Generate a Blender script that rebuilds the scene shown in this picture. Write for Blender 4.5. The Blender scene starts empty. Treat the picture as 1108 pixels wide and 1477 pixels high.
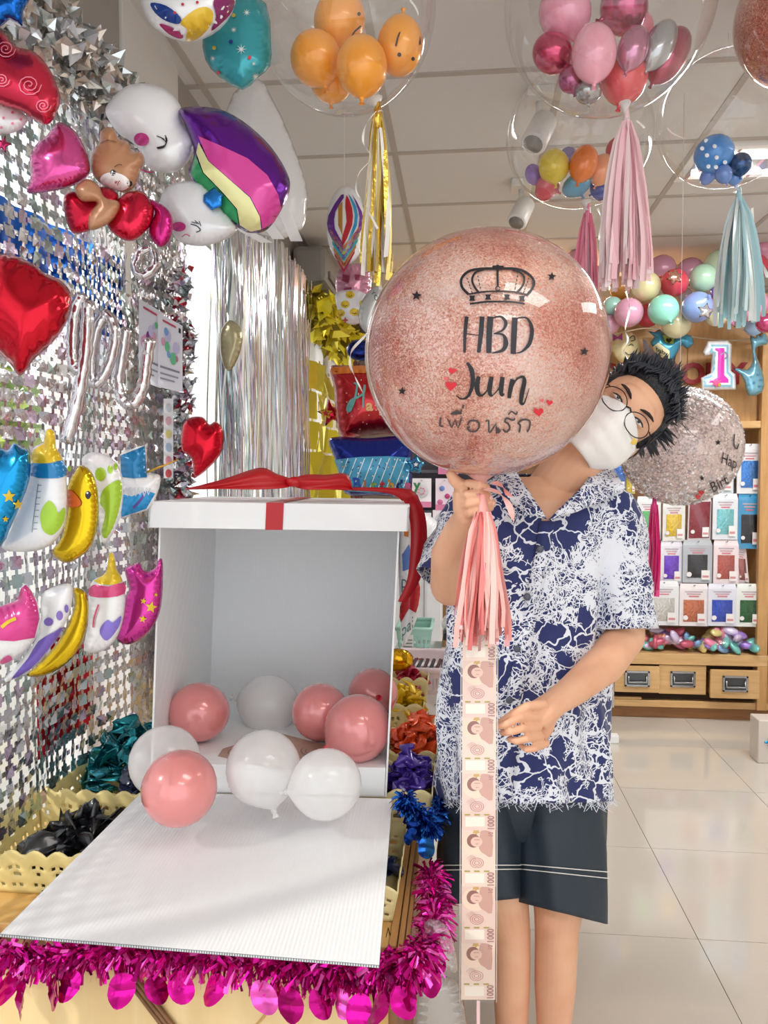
import bpy, bmesh, math, random
import numpy as np
from mathutils import Vector, Matrix, noise
from mathutils.geometry import delaunay_2d_cdt
random.seed(7)
rnd = random.random
S = bpy.context.scene
# ---------------------------------------------------------------- camera, world, lamps, exposure
F = 1120.0
CZ = 1.42
YAW = math.radians(5.66); PITCH = math.radians(-2.27)
cd = bpy.data.cameras.new('camera'); cam = bpy.data.objects.new('camera', cd)
S.collection.objects.link(cam); S.camera = cam
cam.location = (0, 0, CZ)
cam.rotation_euler = (math.pi/2 + PITCH, 0, YAW)
cd.sensor_fit = 'VERTICAL'; cd.sensor_height = 36.0; cd.lens = 36.0*F/1477.0
cd.clip_start = 0.02
S.view_settings.view_transform = 'Standard'; S.view_settings.look = 'None'
S.view_settings.gamma = 1; S.view_settings.use_curve_mapping = False
S.view_settings.exposure = 0.32
w = bpy.data.worlds.new('sky'); S.world = w; w.use_nodes = True
bg = w.node_tree.nodes['Background']
bg.inputs[0].default_value = (0.92, 0.96, 1.0, 1); bg.inputs[1].default_value = 1.5

def area(name, loc, rot, sx, sy, power, col=(1, 1, 1)):
    l = bpy.data.lights.new(name, 'AREA'); l.shape = 'RECTANGLE'; l.size = sx; l.size_y = sy
    l.energy = power; l.color = col
    o = bpy.data.objects.new(name, l); o.location = loc; o.rotation_euler = rot
    S.collection.objects.link(o); return o
area('ceiling_area_light', (0.9, 0.3, 2.70), (0, 0, 0), 1.1, 0.5, 9, (1, .97, .93))  # unseen light just above the camera, added for brightness
area('ceiling_area_light', (0.9, -1.2, 2.70), (0, 0, 0), 1.1, 0.5, 9, (1, .97, .93))  # added fill behind the camera, no fixture modelled
area('ceiling_area_light', (1.45, 3.4, 2.70), (0, 0, 0), 1.1, 0.25, 34, (1, .98, .95))
area('ceiling_area_light', (0.5, 5.3, 2.70), (0, 0, 0), 1.1, 0.3, 26, (1, .98, .95))  # added rear light without a fixture, lifts the ceiling and back of the shop
area('ceiling_area_light', (2.2, 2.2, 2.70), (0, 0, 0), 0.5, 1.1, 6, (1, .98, .96))  # extra light on the right, added to brighten that side
sun = bpy.data.lights.new('sun', 'SUN'); sun.energy = 1.6; sun.angle = math.radians(3); sun.color = (1, .96, .9)
so = bpy.data.objects.new('sun', sun); S.collection.objects.link(so)
so.rotation_euler = (math.radians(28), math.radians(-48), 0)

R3 = (Matrix.Rotation(YAW, 3, 'Z') @ Matrix.Rotation(math.pi/2 + PITCH, 3, 'X'))
CR = R3 @ Vector((1, 0, 0)); CU = R3 @ Vector((0, 1, 0)); CW = R3 @ Vector((0, 0, -1))
CP = Vector((0, 0, CZ))
def ray(px, py): return CW + CR*((px-554)/F) - CU*((py-738.5)/F)
def K(px, py, d): return CP + ray(px, py)*d          # point at a real depth d along the view axis
def P(px, py, Y):                                     # point on the vertical plane y = Y
    r = ray(px, py); return CP + r*(Y/r.y)
def PX(px, py, X):
    r = ray(px, py); return CP + r*(X/r.x)
def PZ(px, py, z):
    r = ray(px, py); return CP + r*((z-CZ)/r.z)

# ---------------------------------------------------------------- materials
def lin(h):
    if isinstance(h, str):
        h = h.lstrip('#'); c = [int(h[i:i+2], 16)/255 for i in (0, 2, 4)]
    else: c = h
    return tuple(x/12.92 if x <= .04045 else ((x+.055)/1.055)**2.4 for x in c)
MC = {}
def M(col, rough=.5, metal=0, bump=0, bs=30, **kw):
    key = (col, rough, metal, bump, bs, tuple(sorted(kw.items())))
    if key in MC: return MC[key]
    m = bpy.data.materials.new('surface'); m.use_nodes = True
    nt = m.node_tree; b = nt.nodes['Principled BSDF']
    b.inputs['Base Color'].default_value = (*lin(col), 1)
    b.inputs['Roughness'].default_value = rough; b.inputs['Metallic'].default_value = metal
    for k, v in kw.items():
        if k == 'em':
            b.inputs['Emission Color'].default_value = (*lin(col), 1); b.inputs['Emission Strength'].default_value = v
        elif k in ('var', 'wood', 'stripe'): pass
        else: b.inputs[k.replace('_', ' ')].default_value = v
    if bump:
        tc = nt.nodes.new('ShaderNodeTexCoord'); n = nt.nodes.new('ShaderNodeTexNoise')
        n.inputs['Scale'].default_value = bs; n.inputs['Detail'].default_value = 3
        bu = nt.nodes.new('ShaderNodeBump'); bu.inputs['Strength'].default_value = bump; bu.inputs['Distance'].default_value = .01
        nt.links.new(tc.outputs['Object'], n.inputs['Vector']); nt.links.new(n.outputs['Fac'], bu.inputs['Height'])
        nt.links.new(bu.outputs[0], b.inputs['Normal'])
    MC[key] = m; return m
def foilm(col, rough=.22, bump=.25, bs=18): return M(col, rough, .82, bump, bs)
def printm(col, rough=.3): return M(col, rough, .15)
def latex(col, rough=.22, ss=.0, metal=.1): return M(col, rough, metal, Coat_Weight=.5, Coat_Roughness=.08)
def node_mat(name):
    m = bpy.data.materials.new(name); m.use_nodes = True; nt = m.node_tree; return m, nt, nt.nodes['Principled BSDF']
def woodm(c1, c2, sc=(1, 1, 12), rough=.4):
    m, nt, b = node_mat('wood')
    tc = nt.nodes.new('ShaderNodeTexCoord'); mp = nt.nodes.new('ShaderNodeMapping'); mp.inputs['Scale'].default_value = sc
    n = nt.nodes.new('ShaderNodeTexNoise'); n.inputs['Scale'].default_value = 4; n.inputs['Detail'].default_value = 6; n.inputs['Distortion'].default_value = .6
    r = nt.nodes.new('ShaderNodeValToRGB'); r.color_ramp.elements[0].position = .3; r.color_ramp.elements[1].position = .7
    r.color_ramp.elements[0].color = (*lin(c1), 1); r.color_ramp.elements[1].color = (*lin(c2), 1)
    L = nt.links.new; L(tc.outputs['Object'], mp.inputs[0]); L(mp.outputs[0], n.inputs[0]); L(n.outputs[0], r.inputs[0]); L(r.outputs[0], b.inputs['Base Color'])
    b.inputs['Roughness'].default_value = rough; return m
def clearm(tint='ffffff', fac=.12, refl=.9, rough=.02, dens=0.0, body='ffffff'):
    # thin clear film: see-through with a mirror sheen growing at grazing angles, optional tinted body
    m = bpy.data.materials.new('clear_film'); m.use_nodes = True; nt = m.node_tree
    nt.nodes.clear(); out = nt.nodes.new('ShaderNodeOutputMaterial')
    tr = nt.nodes.new('ShaderNodeBsdfTransparent'); tr.inputs[0].default_value = (*lin(tint), 1)
    gl = nt.nodes.new('ShaderNodeBsdfGlossy'); gl.inputs['Roughness'].default_value = rough; gl.inputs[0].default_value = (refl, refl, refl, 1)
    lw = nt.nodes.new('ShaderNodeLayerWeight'); lw.inputs[0].default_value = .5
    pw = nt.nodes.new('ShaderNodeMath'); pw.operation = 'POWER'; pw.inputs[1].default_value = 3.2
    ml = nt.nodes.new('ShaderNodeMath'); ml.operation = 'MULTIPLY_ADD'; ml.inputs[1].default_value = min(.85, .3+fac*3); ml.inputs[2].default_value = .03+fac*.25
    nt.links.new(lw.outputs['Facing'], pw.inputs[0]); nt.links.new(pw.outputs[0], ml.inputs[0])
    mx = nt.nodes.new('ShaderNodeMixShader'); L = nt.links.new
    base = tr
    if dens:
        df = nt.nodes.new('ShaderNodeBsdfDiffuse'); df.inputs[0].default_value = (*lin(body), 1)
        m2 = nt.nodes.new('ShaderNodeMixShader'); m2.inputs[0].default_value = dens
        L(tr.outputs[0], m2.inputs[1]); L(df.outputs[0], m2.inputs[2]); base = m2
    L(ml.outputs[0], mx.inputs[0]); L(base.outputs[0], mx.inputs[1]); L(gl.outputs[0], mx.inputs[2]); L(mx.outputs[0], out.inputs[0])
    return m
CLEAR = clearm(fac=.10); PANE = clearm(fac=.08); PLASTIC = clearm(fac=.3, rough=.12, dens=.12)
WHITEP = clearm(fac=.25, rough=.2, dens=.72)

# ---------------------------------------------------------------- mesh helpers
COL = S.collection
def link(name, me, parent=None, mats=None, smooth=True):
    o = bpy.data.objects.new(name, me); COL.objects.link(o)
    if parent is not None: o.parent = parent
    if mats is not None:
        for m in (mats if isinstance(mats, (list, tuple)) else [mats]): me.materials.append(m)
    if smooth and len(me.polygons): me.polygons.foreach_set('use_smooth', [True]*len(me.polygons))
    return o
def org(root):
    v = Vector((0, 0, 0)); o = root
    while o is not None: v += Vector(o.location); o = o.parent
    return v
def tag(o, label, cat, group=None, kind=None):
    o['label'] = label
    if cat: o['category'] = cat
    if group: o['group'] = group
    if kind: o['kind'] = kind
    return o
def empty(name, loc, label=None, cat=None, group=None):
    o = bpy.data.objects.new(name, None); o.location = loc; o.empty_display_size = .05; COL.objects.link(o)
    if label: tag(o, label, cat, group)
    return o
class MB:
    def __init__(s): s.v = []; s.f = []; s.m = []
    def add(s, vs, fs, mi=0):
        n = len(s.v); s.v += [Vector(v) for v in vs]; s.f += [tuple(i+n for i in f) for f in fs]; s.m += [mi]*len(fs); return s
    def quad(s, a, b, c, d, mi=0): return s.add([a, b, c, d], [(0, 1, 2, 3)], mi)
    def box(s, lo, hi, mi=0):
        x0, y0, z0 = lo; x1, y1, z1 = hi
        return s.hexa([(x0, y0, z0), (x1, y0, z0), (x1, y1, z0), (x0, y1, z0), (x0, y0, z1), (x1, y0, z1), (x1, y1, z1), (x0, y1, z1)], mi)
    def hexa(s, c, mi=0):
        return s.add(c, [(0, 3, 2, 1), (4, 5, 6, 7), (0, 1, 5, 4), (1, 2, 6, 5), (2, 3, 7, 6), (3, 0, 4, 7)], mi)
    def slab(s, a, b, c, d, t, mi=0):        # thick quad
        a, b, c, d = map(Vector, (a, b, c, d)); n = (b-a).cross(d-a).normalized()*t
        return s.hexa([a-n, b-n, c-n, d-n, a, b, c, d], mi)
    def ell(s, c, ax, seg=20, rings=12, mi=0):     # ellipsoid, ax = three semi-axis vectors
        c = Vector(c); ax = [Vector(a) for a in ax]; vs = [c+ax[2]]; fs = []
        for i in range(1, rings):
            t = math.pi*i/rings
            for j in range(seg):
                p = 2*math.pi*j/seg
                vs.append(c + ax[2]*math.cos(t) + (ax[0]*math.cos(p)+ax[1]*math.sin(p))*math.sin(t))
        vs.append(c-ax[2]); e = len(vs)-1
        for j in range(seg):
            k = (j+1) % seg; fs.append((0, 1+j, 1+k)); fs.append((e, e-seg+k, e-seg+j))
            for i in range(rings-2):
                a = 1+i*seg; fs.append((a+j, a+seg+j, a+seg+k, a+k))
        return s.add(vs, fs, mi)
    def ball(s, c, r, seg=16, rings=10, mi=0): return s.ell(c, [(r, 0, 0), (0, r, 0), (0, 0, r)], seg, rings, mi)
    def tube(s, pts, rad, seg=10, mi=0, cap=True, flat=1.0, closed=False, hint=None):
        pts = [Vector(p) for p in pts]; n = len(pts)
        if not isinstance(rad, (list, tuple)): rad = [rad]*n
        vs = []; fs = []; up = Vector(hint) if hint else None
        for i in range(n):
            if closed: t = (pts[(i+1) % n]-pts[i-1]).normalized()
            else: t = (pts[min(i+1, n-1)]-pts[max(i-1, 0)]).normalized()
            if up is None: up = Vector((0, 0, 1)) if abs(t.z) < .9 else Vector((0, 1, 0))
            u = (up - t*up.dot(t)); u = u.normalized() if u.length > 1e-6 else t.orthogonal().normalized()
            v = t.cross(u); up = u
            for j in range(seg):
                a = 2*math.pi*j/seg
                vs.append(pts[i] + (u*math.cos(a)*flat + v*math.sin(a))*rad[i])
        for i in range(n-1 if not closed else n):
            for j in range(seg):
                k = (j+1) % seg; a = i*seg; b = ((i+1) % n)*seg
                fs.append((a+j, a+k, b+k, b+j))
        if cap and not closed:
            for (b, c, q) in ((0, pts[0], 1), ((n-1)*seg, pts[-1], 0)):
                r = [b+j for j in range(seg)]; fs.append(tuple(r[::-1]) if q else tuple(r))
        return s.add(vs, fs, mi)
    def limb(s, pts, rad, seg=26, mi=0):
        s.tube(pts, rad, seg, mi)
        for p, r in ((pts[0], rad[0]), (pts[-1], rad[-1])): s.ball(p, r*.995, seg, 8, mi)
        return s
    def grid(s, fn, nu, nv, mi=0, skip=None, wrap=False):
        vs = [fn(i/nu, j/nv) for j in range(nv+1) for i in range(nu+1)]; fs = []
        for j in range(nv):
            for i in range(nu):
                if skip and skip((i+.5)/nu, (j+.5)/nv): continue
                a = j*(nu+1)+i; fs.append((a, a+1, a+nu+2, a+nu+1))
        return s.add(vs, fs, mi)
    def ribbon(s, pts, wid, wdir, mi=0):          # flat strip
        n = len(pts); pts = [Vector(p) for p in pts]
        if not isinstance(wid, (list, tuple)): wid = [wid]*n
        vs = []
        for i in range(n):
            wv = wdir[i] if isinstance(wdir, list) else wdir
            wv = Vector(wv).normalized()*wid[i]/2; vs += [pts[i]-wv, pts[i]+wv]
        return s.add(vs, [(2*i, 2*i+1, 2*i+3, 2*i+2) for i in range(n-1)], mi)
    def build(s, name, mats, parent=None, smooth=True, solid=0, loc=None, remesh=0, bevel=0):
        if parent is not None: o0 = org(parent)
        elif loc is not None: o0 = Vector(loc)
        else:
            a = np.array([tuple(v) for v in s.v]); o0 = Vector(((a[:, 0].min()+a[:, 0].max())/2, (a[:, 1].min()+a[:, 1].max())/2, a[:, 2].min()))
        me = bpy.data.meshes.new(name); me.from_pydata([tuple(v-o0) for v in s.v], [], s.f)
        o = link(name, me, parent, mats, smooth)
        if parent is None: o.location = o0
        if len(me.materials) > 1: me.polygons.foreach_set('material_index', s.m)
        if remesh:
            r = o.modifiers.new('r', 'REMESH'); r.mode = 'VOXEL'; r.voxel_size = remesh; r.use_smooth_shade = True
            q = o.modifiers.new('s', 'SMOOTH'); q.iterations = 2; q.factor = .5
        if solid:
            q = o.modifiers.new('t', 'SOLIDIFY'); q.thickness = solid; q.offset = 0
        if bevel:
            q = o.modifiers.new('b', 'BEVEL'); q.width = bevel; q.segments = 2; q.limit_method = 'ANGLE'
        me.update(); return o
def cat(pts, n=6, closed=True):
    pts = [np.array(p, float) for p in pts]; N = len(pts); out = []
    for i in range(N if closed else N-1):
        if closed: a, b, c, d = pts[i-1], pts[i], pts[(i+1) % N], pts[(i+2) % N]
        else: a, b, c, d = pts[max(i-1, 0)], pts[i], pts[i+1], pts[min(i+2, N-1)]
        for k in range(n):
            t = k/n
            out.append(.5*((2*b)+(c-a)*t+(2*a-5*b+4*c-d)*t*t+(3*b-a-3*c+d)*t**3))
    if not closed: out.append(pts[-1])
    return [tuple(p) for p in out]
def resample(pts, e):
    out = []; N = len(pts)
    for i in range(N):
        a = np.array(pts[i]); b = np.array(pts[(i+1) % N]); L = np.linalg.norm(b-a)
        if L < 1e-6: continue
        k = max(1, int(round(L/e)))
        for j in range(k): out.append(tuple(a+(b-a)*j/k))
    q = [out[0]]
    for p in out[1:]:
        if math.hypot(p[0]-q[-1][0], p[1]-q[-1][1]) > e*.3: q.append(p)
    if math.hypot(q[0][0]-q[-1][0], q[0][1]-q[-1][1]) < e*.3: q.pop()
    return q
def dist_poly(pts, poly):
    A = np.array(poly); B = np.roll(A, -1, 0); D = B-A; L2 = (D**2).sum(1)+1e-12; cl = np.concatenate([[0], np.cumsum(np.sqrt(L2))[:-1]])
    p = np.array(pts)[:, None, :]; t = np.clip(((p-A)*D).sum(2)/L2, 0, 1)
    d = np.sqrt(((p-(A+t[..., None]*D))**2).sum(2)); k = d.argmin(1); r = np.arange(len(k))
    return d[r, k], cl[k]+t[r, k]*np.sqrt(L2[k])
def inside(pts, poly):
    p = np.array(pts); x, y = p[:, 0], p[:, 1]; c = np.zeros(len(p), bool); A = np.array(poly); B = np.roll(A, 1, 0)
    for (x1, y1), (x2, y2) in zip(A, B):
        if y1 == y2: continue
        c ^= ((y1 > y) != (y2 > y)) & (x < (x2-x1)*(y-y1)/(y2-y1)+x1)
    return c
def tri(poly, e):
    poly = resample(poly, e); A = np.array(poly); mn = A.min(0); mx = A.max(0); g = []; row = 0
    y = mn[1]+e*.5
    while y < mx[1]:
        x = mn[0]+(e*.5 if row % 2 else 0)
        while x < mx[0]: g.append((x, y)); x += e
        y += e*.866; row += 1
    if g:
        m = inside(g, poly); g = [p for p, q in zip(g, m) if q]
    if g:
        d, _ = dist_poly(g, poly); g = [p for p, q in zip(g, d) if q > e*.45]
    pts = poly+g
    r = delaunay_2d_cdt([Vector(p) for p in pts], [], [list(range(len(poly)))], 1, 1e-5)
    V = [tuple(v) for v in r[0]]; T = [tuple(f) for f in r[2]]
    return V, T
class Foil:
    """a sealed pillow of foil: front and back skins welded on an outline, puckered at the seam"""
    def __init__(s, poly, d, th, sm=4, R=None, wr=.10, wl=9, e=None):
        s.poly = cat(poly, sm) if sm > 1 else list(poly)
        s.d = d; s.k = d/F
        A = np.array(s.poly); s.size = (A.max(0)-A.min(0)).min()
        s.e = e or max(2.2, s.size/26); s.poly = resample(s.poly, s.e)
        V, T = tri(s.poly, s.e); dd, _ = dist_poly(V, s.poly); s.R = R or dd.max()*.98
        s.th = th if th else s.R*s.k*.8; s.wr = wr; s.wl = wl; s.V = V; s.T = T
    def hh(s, pts):
        dd, sl = dist_poly(pts, s.poly); ins = inside(pts, s.poly); dd = np.where(ins, dd, 0)
        t = np.clip(dd/s.R, 0, 1); h = s.th*np.sqrt(np.maximum(0, 1-(1-t)**2))
        puck = np.sin(sl/s.wl*2*math.pi + 1.3*np.sin(sl/s.wl/2.7))*np.exp(-((t-.12)/.22)**2)*np.minimum(1, t*9)
        return np.maximum(0, h*(1+s.wr*puck)), dd
    def build(s, name, mat, parent=None, back=True):
        h, dd = s.hh(s.V); n = len(s.V); vs = []
        for (x, y), q in zip(s.V, h): vs.append(K(x, y, s.d-q))
        fs = [f for f in s.T]; mb = MB()
        # camera y is down, so flip winding
        a, b, c = (Vector(vs[i]) for i in s.T[0]); flip = (b-a).cross(c-a).dot(CW) > 0
        if flip: fs = [f[::-1] for f in fs]
        if back:
            idx = {}
            bs = []
            for i, ((x, y), q) in enumerate(zip(s.V, h)):
                if dd[i] < s.e*.05: idx[i] = i
                else: idx[i] = n+len(bs); bs.append(K(x, y, s.d+q))
            vs += bs; fs += [tuple(idx[i] for i in f)[::-1] for f in fs]
        mb.add(vs, fs)
        return mb.build(name, mat, parent)
    def pt(s, x, y, lift=.0015):
        h, _ = s.hh([(x, y)]); return K(x, y, s.d-h[0]-lift)
    def decal(s, name, poly, mat, parent, sm=1, lift=.0026, e=None):
        q = cat(poly, sm) if sm > 1 else poly
        A = np.array(q); e = e or max(1.2, min(s.e*.8, (A.max(0)-A.min(0)).min()/2))
        V, T = tri(q, e); h, _ = s.hh(V)
        vs = [K(x, y, s.d-z-lift) for (x, y), z in zip(V, h)]
        if not T: return None
        a, b, c = (vs[i] for i in T[0])
        if (b-a).cross(c-a).dot(CW) > 0: T = [f[::-1] for f in T]
        return MB().add(vs, T).build(name, mat, parent)
    def stroke(s, name, pts, wid, mat, parent, sm=5, closed=False, lift=.0032):
        return s.decal(name, stroke_poly(pts, wid, sm), mat, parent, lift=lift, e=max(1.0, min(s.e, (wid if not isinstance(wid, list) else max(wid))*1.1)))
def stroke_poly(pts, wid, sm=5):
    q = cat(pts, sm, False) if sm > 1 and len(pts) > 2 else [tuple(map(float, p)) for p in pts]; n = len(q); L = []; Rr = []
    if not isinstance(wid, list): wid = [wid]*2
    for i in range(n):
        a = np.array(q[max(i-1, 0)]); b = np.array(q[min(i+1, n-1)]); t = (b-a)/(np.linalg.norm(b-a)+1e-9); nn = np.array((-t[1], t[0]))
        wv = np.interp(i/(n-1), np.linspace(0, 1, len(wid)), wid)/2
        L.append(tuple(np.array(q[i])+nn*wv)); Rr.append(tuple(np.array(q[i])-nn*wv))
    return L+Rr[::-1]
def circ(cx, cy, rx, ry=None, n=20, rot=0):
    ry = ry or rx; c, s_ = math.cos(rot), math.sin(rot)
    return [(cx+rx*math.cos(a)*c-ry*math.sin(a)*s_, cy+rx*math.cos(a)*s_+ry*math.sin(a)*c) for a in [2*math.pi*i/n for i in range(n)]]
def star(cx, cy, r, rot=0, n=5, q=.45):
    return [(cx+(r if i % 2 == 0 else r*q)*math.sin(rot+math.pi*i/n), cy-(r if i % 2 == 0 else r*q)*math.cos(rot+math.pi*i/n)) for i in range(2*n)]
def heart(cx, cy, r, rot=0, n=28):
    o = []; c, s_ = math.cos(rot), math.sin(rot)
    for i in range(n):
        t = 2*math.pi*i/n; x = 16*math.sin(t)**3/17*r; y = -(13*math.cos(t)-5*math.cos(2*t)-2*math.cos(3*t)-math.cos(4*t))/17*r
        o.append((cx+x*c-y*s_, cy+x*s_+y*c))
    return o
def text2d(txt, size=1.0, align='CENTER', bold=0, res=3):
    cu = bpy.data.curves.new('t', 'FONT'); cu.body = txt; cu.size = size; cu.align_x = align; cu.offset = bold; cu.resolution_u = res
    o = bpy.data.objects.new('t', cu); COL.objects.link(o)
    dg = bpy.context.evaluated_depsgraph_get(); dg.update(); e = o.evaluated_get(dg); me = e.to_mesh()
    bm = bmesh.new(); bm.from_mesh(me); e.to_mesh_clear(); bpy.data.objects.remove(o); bpy.data.curves.remove(cu)
    bmesh.ops.triangulate(bm, faces=bm.faces[:])
    V = [(v.co.x, v.co.y) for v in bm.verts]; T = [tuple(v.index for v in f.verts) for f in bm.faces]; bm.free(); return V, T
def text_on(name, txt, size, fn, mat, parent, sub=0, **kw):
    V, T = text2d(txt, size, **kw)
    bm = bmesh.new(); vs = [bm.verts.new((x, y, 0)) for x, y in V]
    for t in T:
        try: bm.faces.new([vs[i] for i in t])
        except ValueError: pass
    if sub:
        for _ in range(6):
            ed = [e for e in bm.edges if e.calc_length() > sub]
            if not ed: break
            bmesh.ops.subdivide_edges(bm, edges=ed, cuts=1); bmesh.ops.triangulate(bm, faces=bm.faces[:])
    bm.verts.index_update(); mb = MB()
    mb.add([fn(v.co.x, v.co.y) for v in bm.verts], [tuple(v.index for v in f.verts) for f in bm.faces]); bm.free()
    return mb.build(name, mat, parent)
def lathe_balloon(mb, c, axis, r, L, seg=24, rings=18):
    """latex balloon: round crown, tapering to a neck; axis points from the crown to the neck"""
    axis = Vector(axis).normalized(); u = axis.orthogonal().normalized(); v = axis.cross(u); c = Vector(c)
    vs = [c-axis*L*.48]; prof = []
    for i in range(1, rings+1):
        t = i/rings; a = math.pi*t
        rr = math.sin(a)*(1-.12*max(0, t-.45)) if t < .93 else None
        z = -math.cos(a)
        if t >= .5:
            s_ = (t-.5)/.5; rr = math.cos(s_*math.pi/2)**(.82+.5*s_) ; z = math.sin(s_*math.pi/2)*1.0+.10*s_**3
        prof.append((z*L/2*.96, max(rr*r, r*.05)))
    for z, rr in prof:
        for j in range(seg):
            a = 2*math.pi*j/seg; vs.append(c+axis*z+(u*math.cos(a)+v*math.sin(a))*rr)
    fs = [(0, 1+(j+1) % seg, 1+j) for j in range(seg)]
    for i in range(len(prof)-1):
        for j in range(seg):
            k = (j+1) % seg; a = 1+i*seg; fs.append((a+j, a+k, a+seg+k, a+seg+j))
    mb.add(vs, fs); return c+axis*prof[-1][0]
def knot(mb, p, axis, r):
    axis = Vector(axis).normalized(); mb.ball(p, r*.10, 8, 6)
    mb.tube([Vector(p), Vector(p)+axis*r*.12, Vector(p)+axis*r*.2], [r*.05, r*.06, r*.12], 8, cap=False)
def balloon(label, px, py, d, rx, L, axpx, mat, group=None, name='balloon', kmat=None, fwd=0):
    """inflated latex balloon; rx and L its half width and half length in image units, axpx the way its neck points"""
    c = K(px, py, d); k = d/F; ax = (CR*axpx[0]-CU*axpx[1]-CW*fwd).normalized()
    root = empty(name, c-Vector((0, 0, rx*k)), label, 'balloon', group)
    mb = MB(); e = lathe_balloon(mb, c, ax, rx*k, 2*L*k); mb.build('balloon_skin', mat, root)
    mb = MB(); knot(mb, e, ax, rx*k); mb.build('knot', kmat or mat, root)
    return root
def strips(mb, top, length, n, spread0, spread1, wid, seed, nseg=7, nm=1, crinkle=.006, u=None, v=None):
    rg = random.Random(seed); u = u or CR; v = v or CW
    for i in range(n):
        a = rg.uniform(0, 2*math.pi); q = math.sqrt(rg.random()); dx = math.cos(a)*q; dy = math.sin(a)*q; Ln = length*rg.uniform(.82, 1.0)
        tw = rg.uniform(0, 3.1); tr = rg.uniform(-1.2, 1.2); ph = rg.uniform(0, 6); pts = []; wd = []
        for k in range(nseg+1):
            t = k/nseg; s_ = spread0+(spread1-spread0)*min(1, t*1.25)**.6
            pts.append(Vector(top)+u*(dx*s_+crinkle*math.sin(ph+5*t)*t)+v*(dy*s_*.7+crinkle*math.cos(ph+4*t)*t)-Vector((0, 0, 1))*Ln*t)
            aa = tw+tr*t; wd.append(u*math.cos(aa)+v*math.sin(aa))
        mb.ribbon(pts, wid*rg.uniform(.8, 1.15), wd, rg.randrange(nm))
    return mb
def tassel(root, px, py, d, ybot, spx, mats, n, wid=.008, seed=1, s0=.006):
    top = K(px, py, d); L = (K(px, py, d)-K(px, ybot, d)).length
    strips(MB(), top, L, n, s0, spx*d/F, wid, seed, nm=len(mats)).build('tassel_fringe', mats, root)
    MB().tube([top+Vector((0, 0, .03)), top, top-Vector((0, 0, .03))], [.005, .009, .011], 8).build('tassel_knot', mats[0], root)
def ribbon_px(root, name, pts, wid, mat, sm=6):
    q = [K(*p) for p in cat(pts, sm, False)]; wd = []
    for i in range(len(q)): a = i*.25; wd.append(CR*math.cos(a)+CW*math.sin(a)*.8+CU*.3)
    return MB().ribbon(q, wid, wd).build(name, mat, root)
# ---------------------------------------------------------------- the shop: floor, ceiling, walls
XL, XR, YB, YF, ZC = -.95, 2.9, 6.6, -2.2, 2.753
def struct(mb, name, mat, parent=None, **kw):
    o = mb.build(name, mat, parent, smooth=False, **kw)
    if parent is None: o['kind'] = 'structure'
    return o
TILE = M('cfc8be', .11, 0, Coat_Weight=.3, Coat_Roughness=.04)
grout = M('8d857a', .7)
floor = struct(MB().box((XL-.1, YF, -.06), (XR, YB, -.004)), 'floor', grout)
tmesh = None
for i in range(-3, 5):
    for j in range(-7, 7):
        x = .738+.6*i; y = 2.44+.6*j
        x0, x1 = max(x, XL-.1), min(x+.6, XR); y0, y1 = max(y, YF), min(y+.6, YB)
        if x1-x0 < .05 or y1-y0 < .05: continue
        full = (x1-x0 > .599 and y1-y0 > .599)
        if full and tmesh is not None:
            o = bpy.data.objects.new('floor_tile', tmesh); COL.objects.link(o); o.parent = floor
        else:
            mb = MB(); hx, hy = (x1-x0)/2-.0012, (y1-y0)/2-.0012
            mb.box((-hx, -hy, -.006), (hx, hy, 0)); o = mb.build('floor_tile', TILE, None, False, loc=(0, 0, 0), bevel=.0008); o.parent = floor
            if full: tmesh = o.data
        o.location = Vector(((x0+x1)/2, (y0+y1)/2, 0))-floor.location
CEILM = M('dcd9d6', .85, 0, .06, 160); TBAR = M('b9b1a9', .5)
ceiling = struct(MB().box((XL-.1, YF, ZC+.02), (XR, YB, ZC+.08)), 'ceiling', CEILM)
tmesh = None; lamp_cells = {(4, 0): 1}
gm = MB()
for i in range(-2, 6):
    for j in range(-9, 6):
        x = -.273+.6*i; y = 3.2+.6*j
        x0, x1 = max(x, XL), min(x+.6, XR); y0, y1 = max(y, YF), min(y+.6, YB)
        if x1-x0 < .05 or y1-y0 < .05: continue
        hx, hy = (x1-x0)/2-.006, (y1-y0)/2-.006; full = (x1-x0 > .599 and y1-y0 > .599)
        if full and tmesh is not None:
            o = bpy.data.objects.new('ceiling_tile', tmesh); COL.objects.link(o); o.parent = ceiling
        else:
            o = MB().box((-hx, -hy, 0), (hx, hy, .012)).build('ceiling_tile', CEILM, None, False, loc=(0, 0, 0), bevel=.002); o.parent = ceiling
            if full: tmesh = o.data
        o.location = Vector(((x0+x1)/2, (y0+y1)/2, ZC))-ceiling.location
for i in range(-1, 6):
    x = -.273+.6*i
    if XL < x < XR: gm.box((x-.012, YF, ZC-.004), (x+.012, YB, ZC+.004))
for j in range(-9, 6):
    y = 3.2+.6*j
    if YF < y < YB: gm.box((XL, y-.012, ZC-.005), (XR, y+.012, ZC+.003))
gm.build('ceiling_grid', TBAR, ceiling, False)
WALLM = M('d9d5cf', .7); SOFF = M('a39c95', .75)
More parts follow.
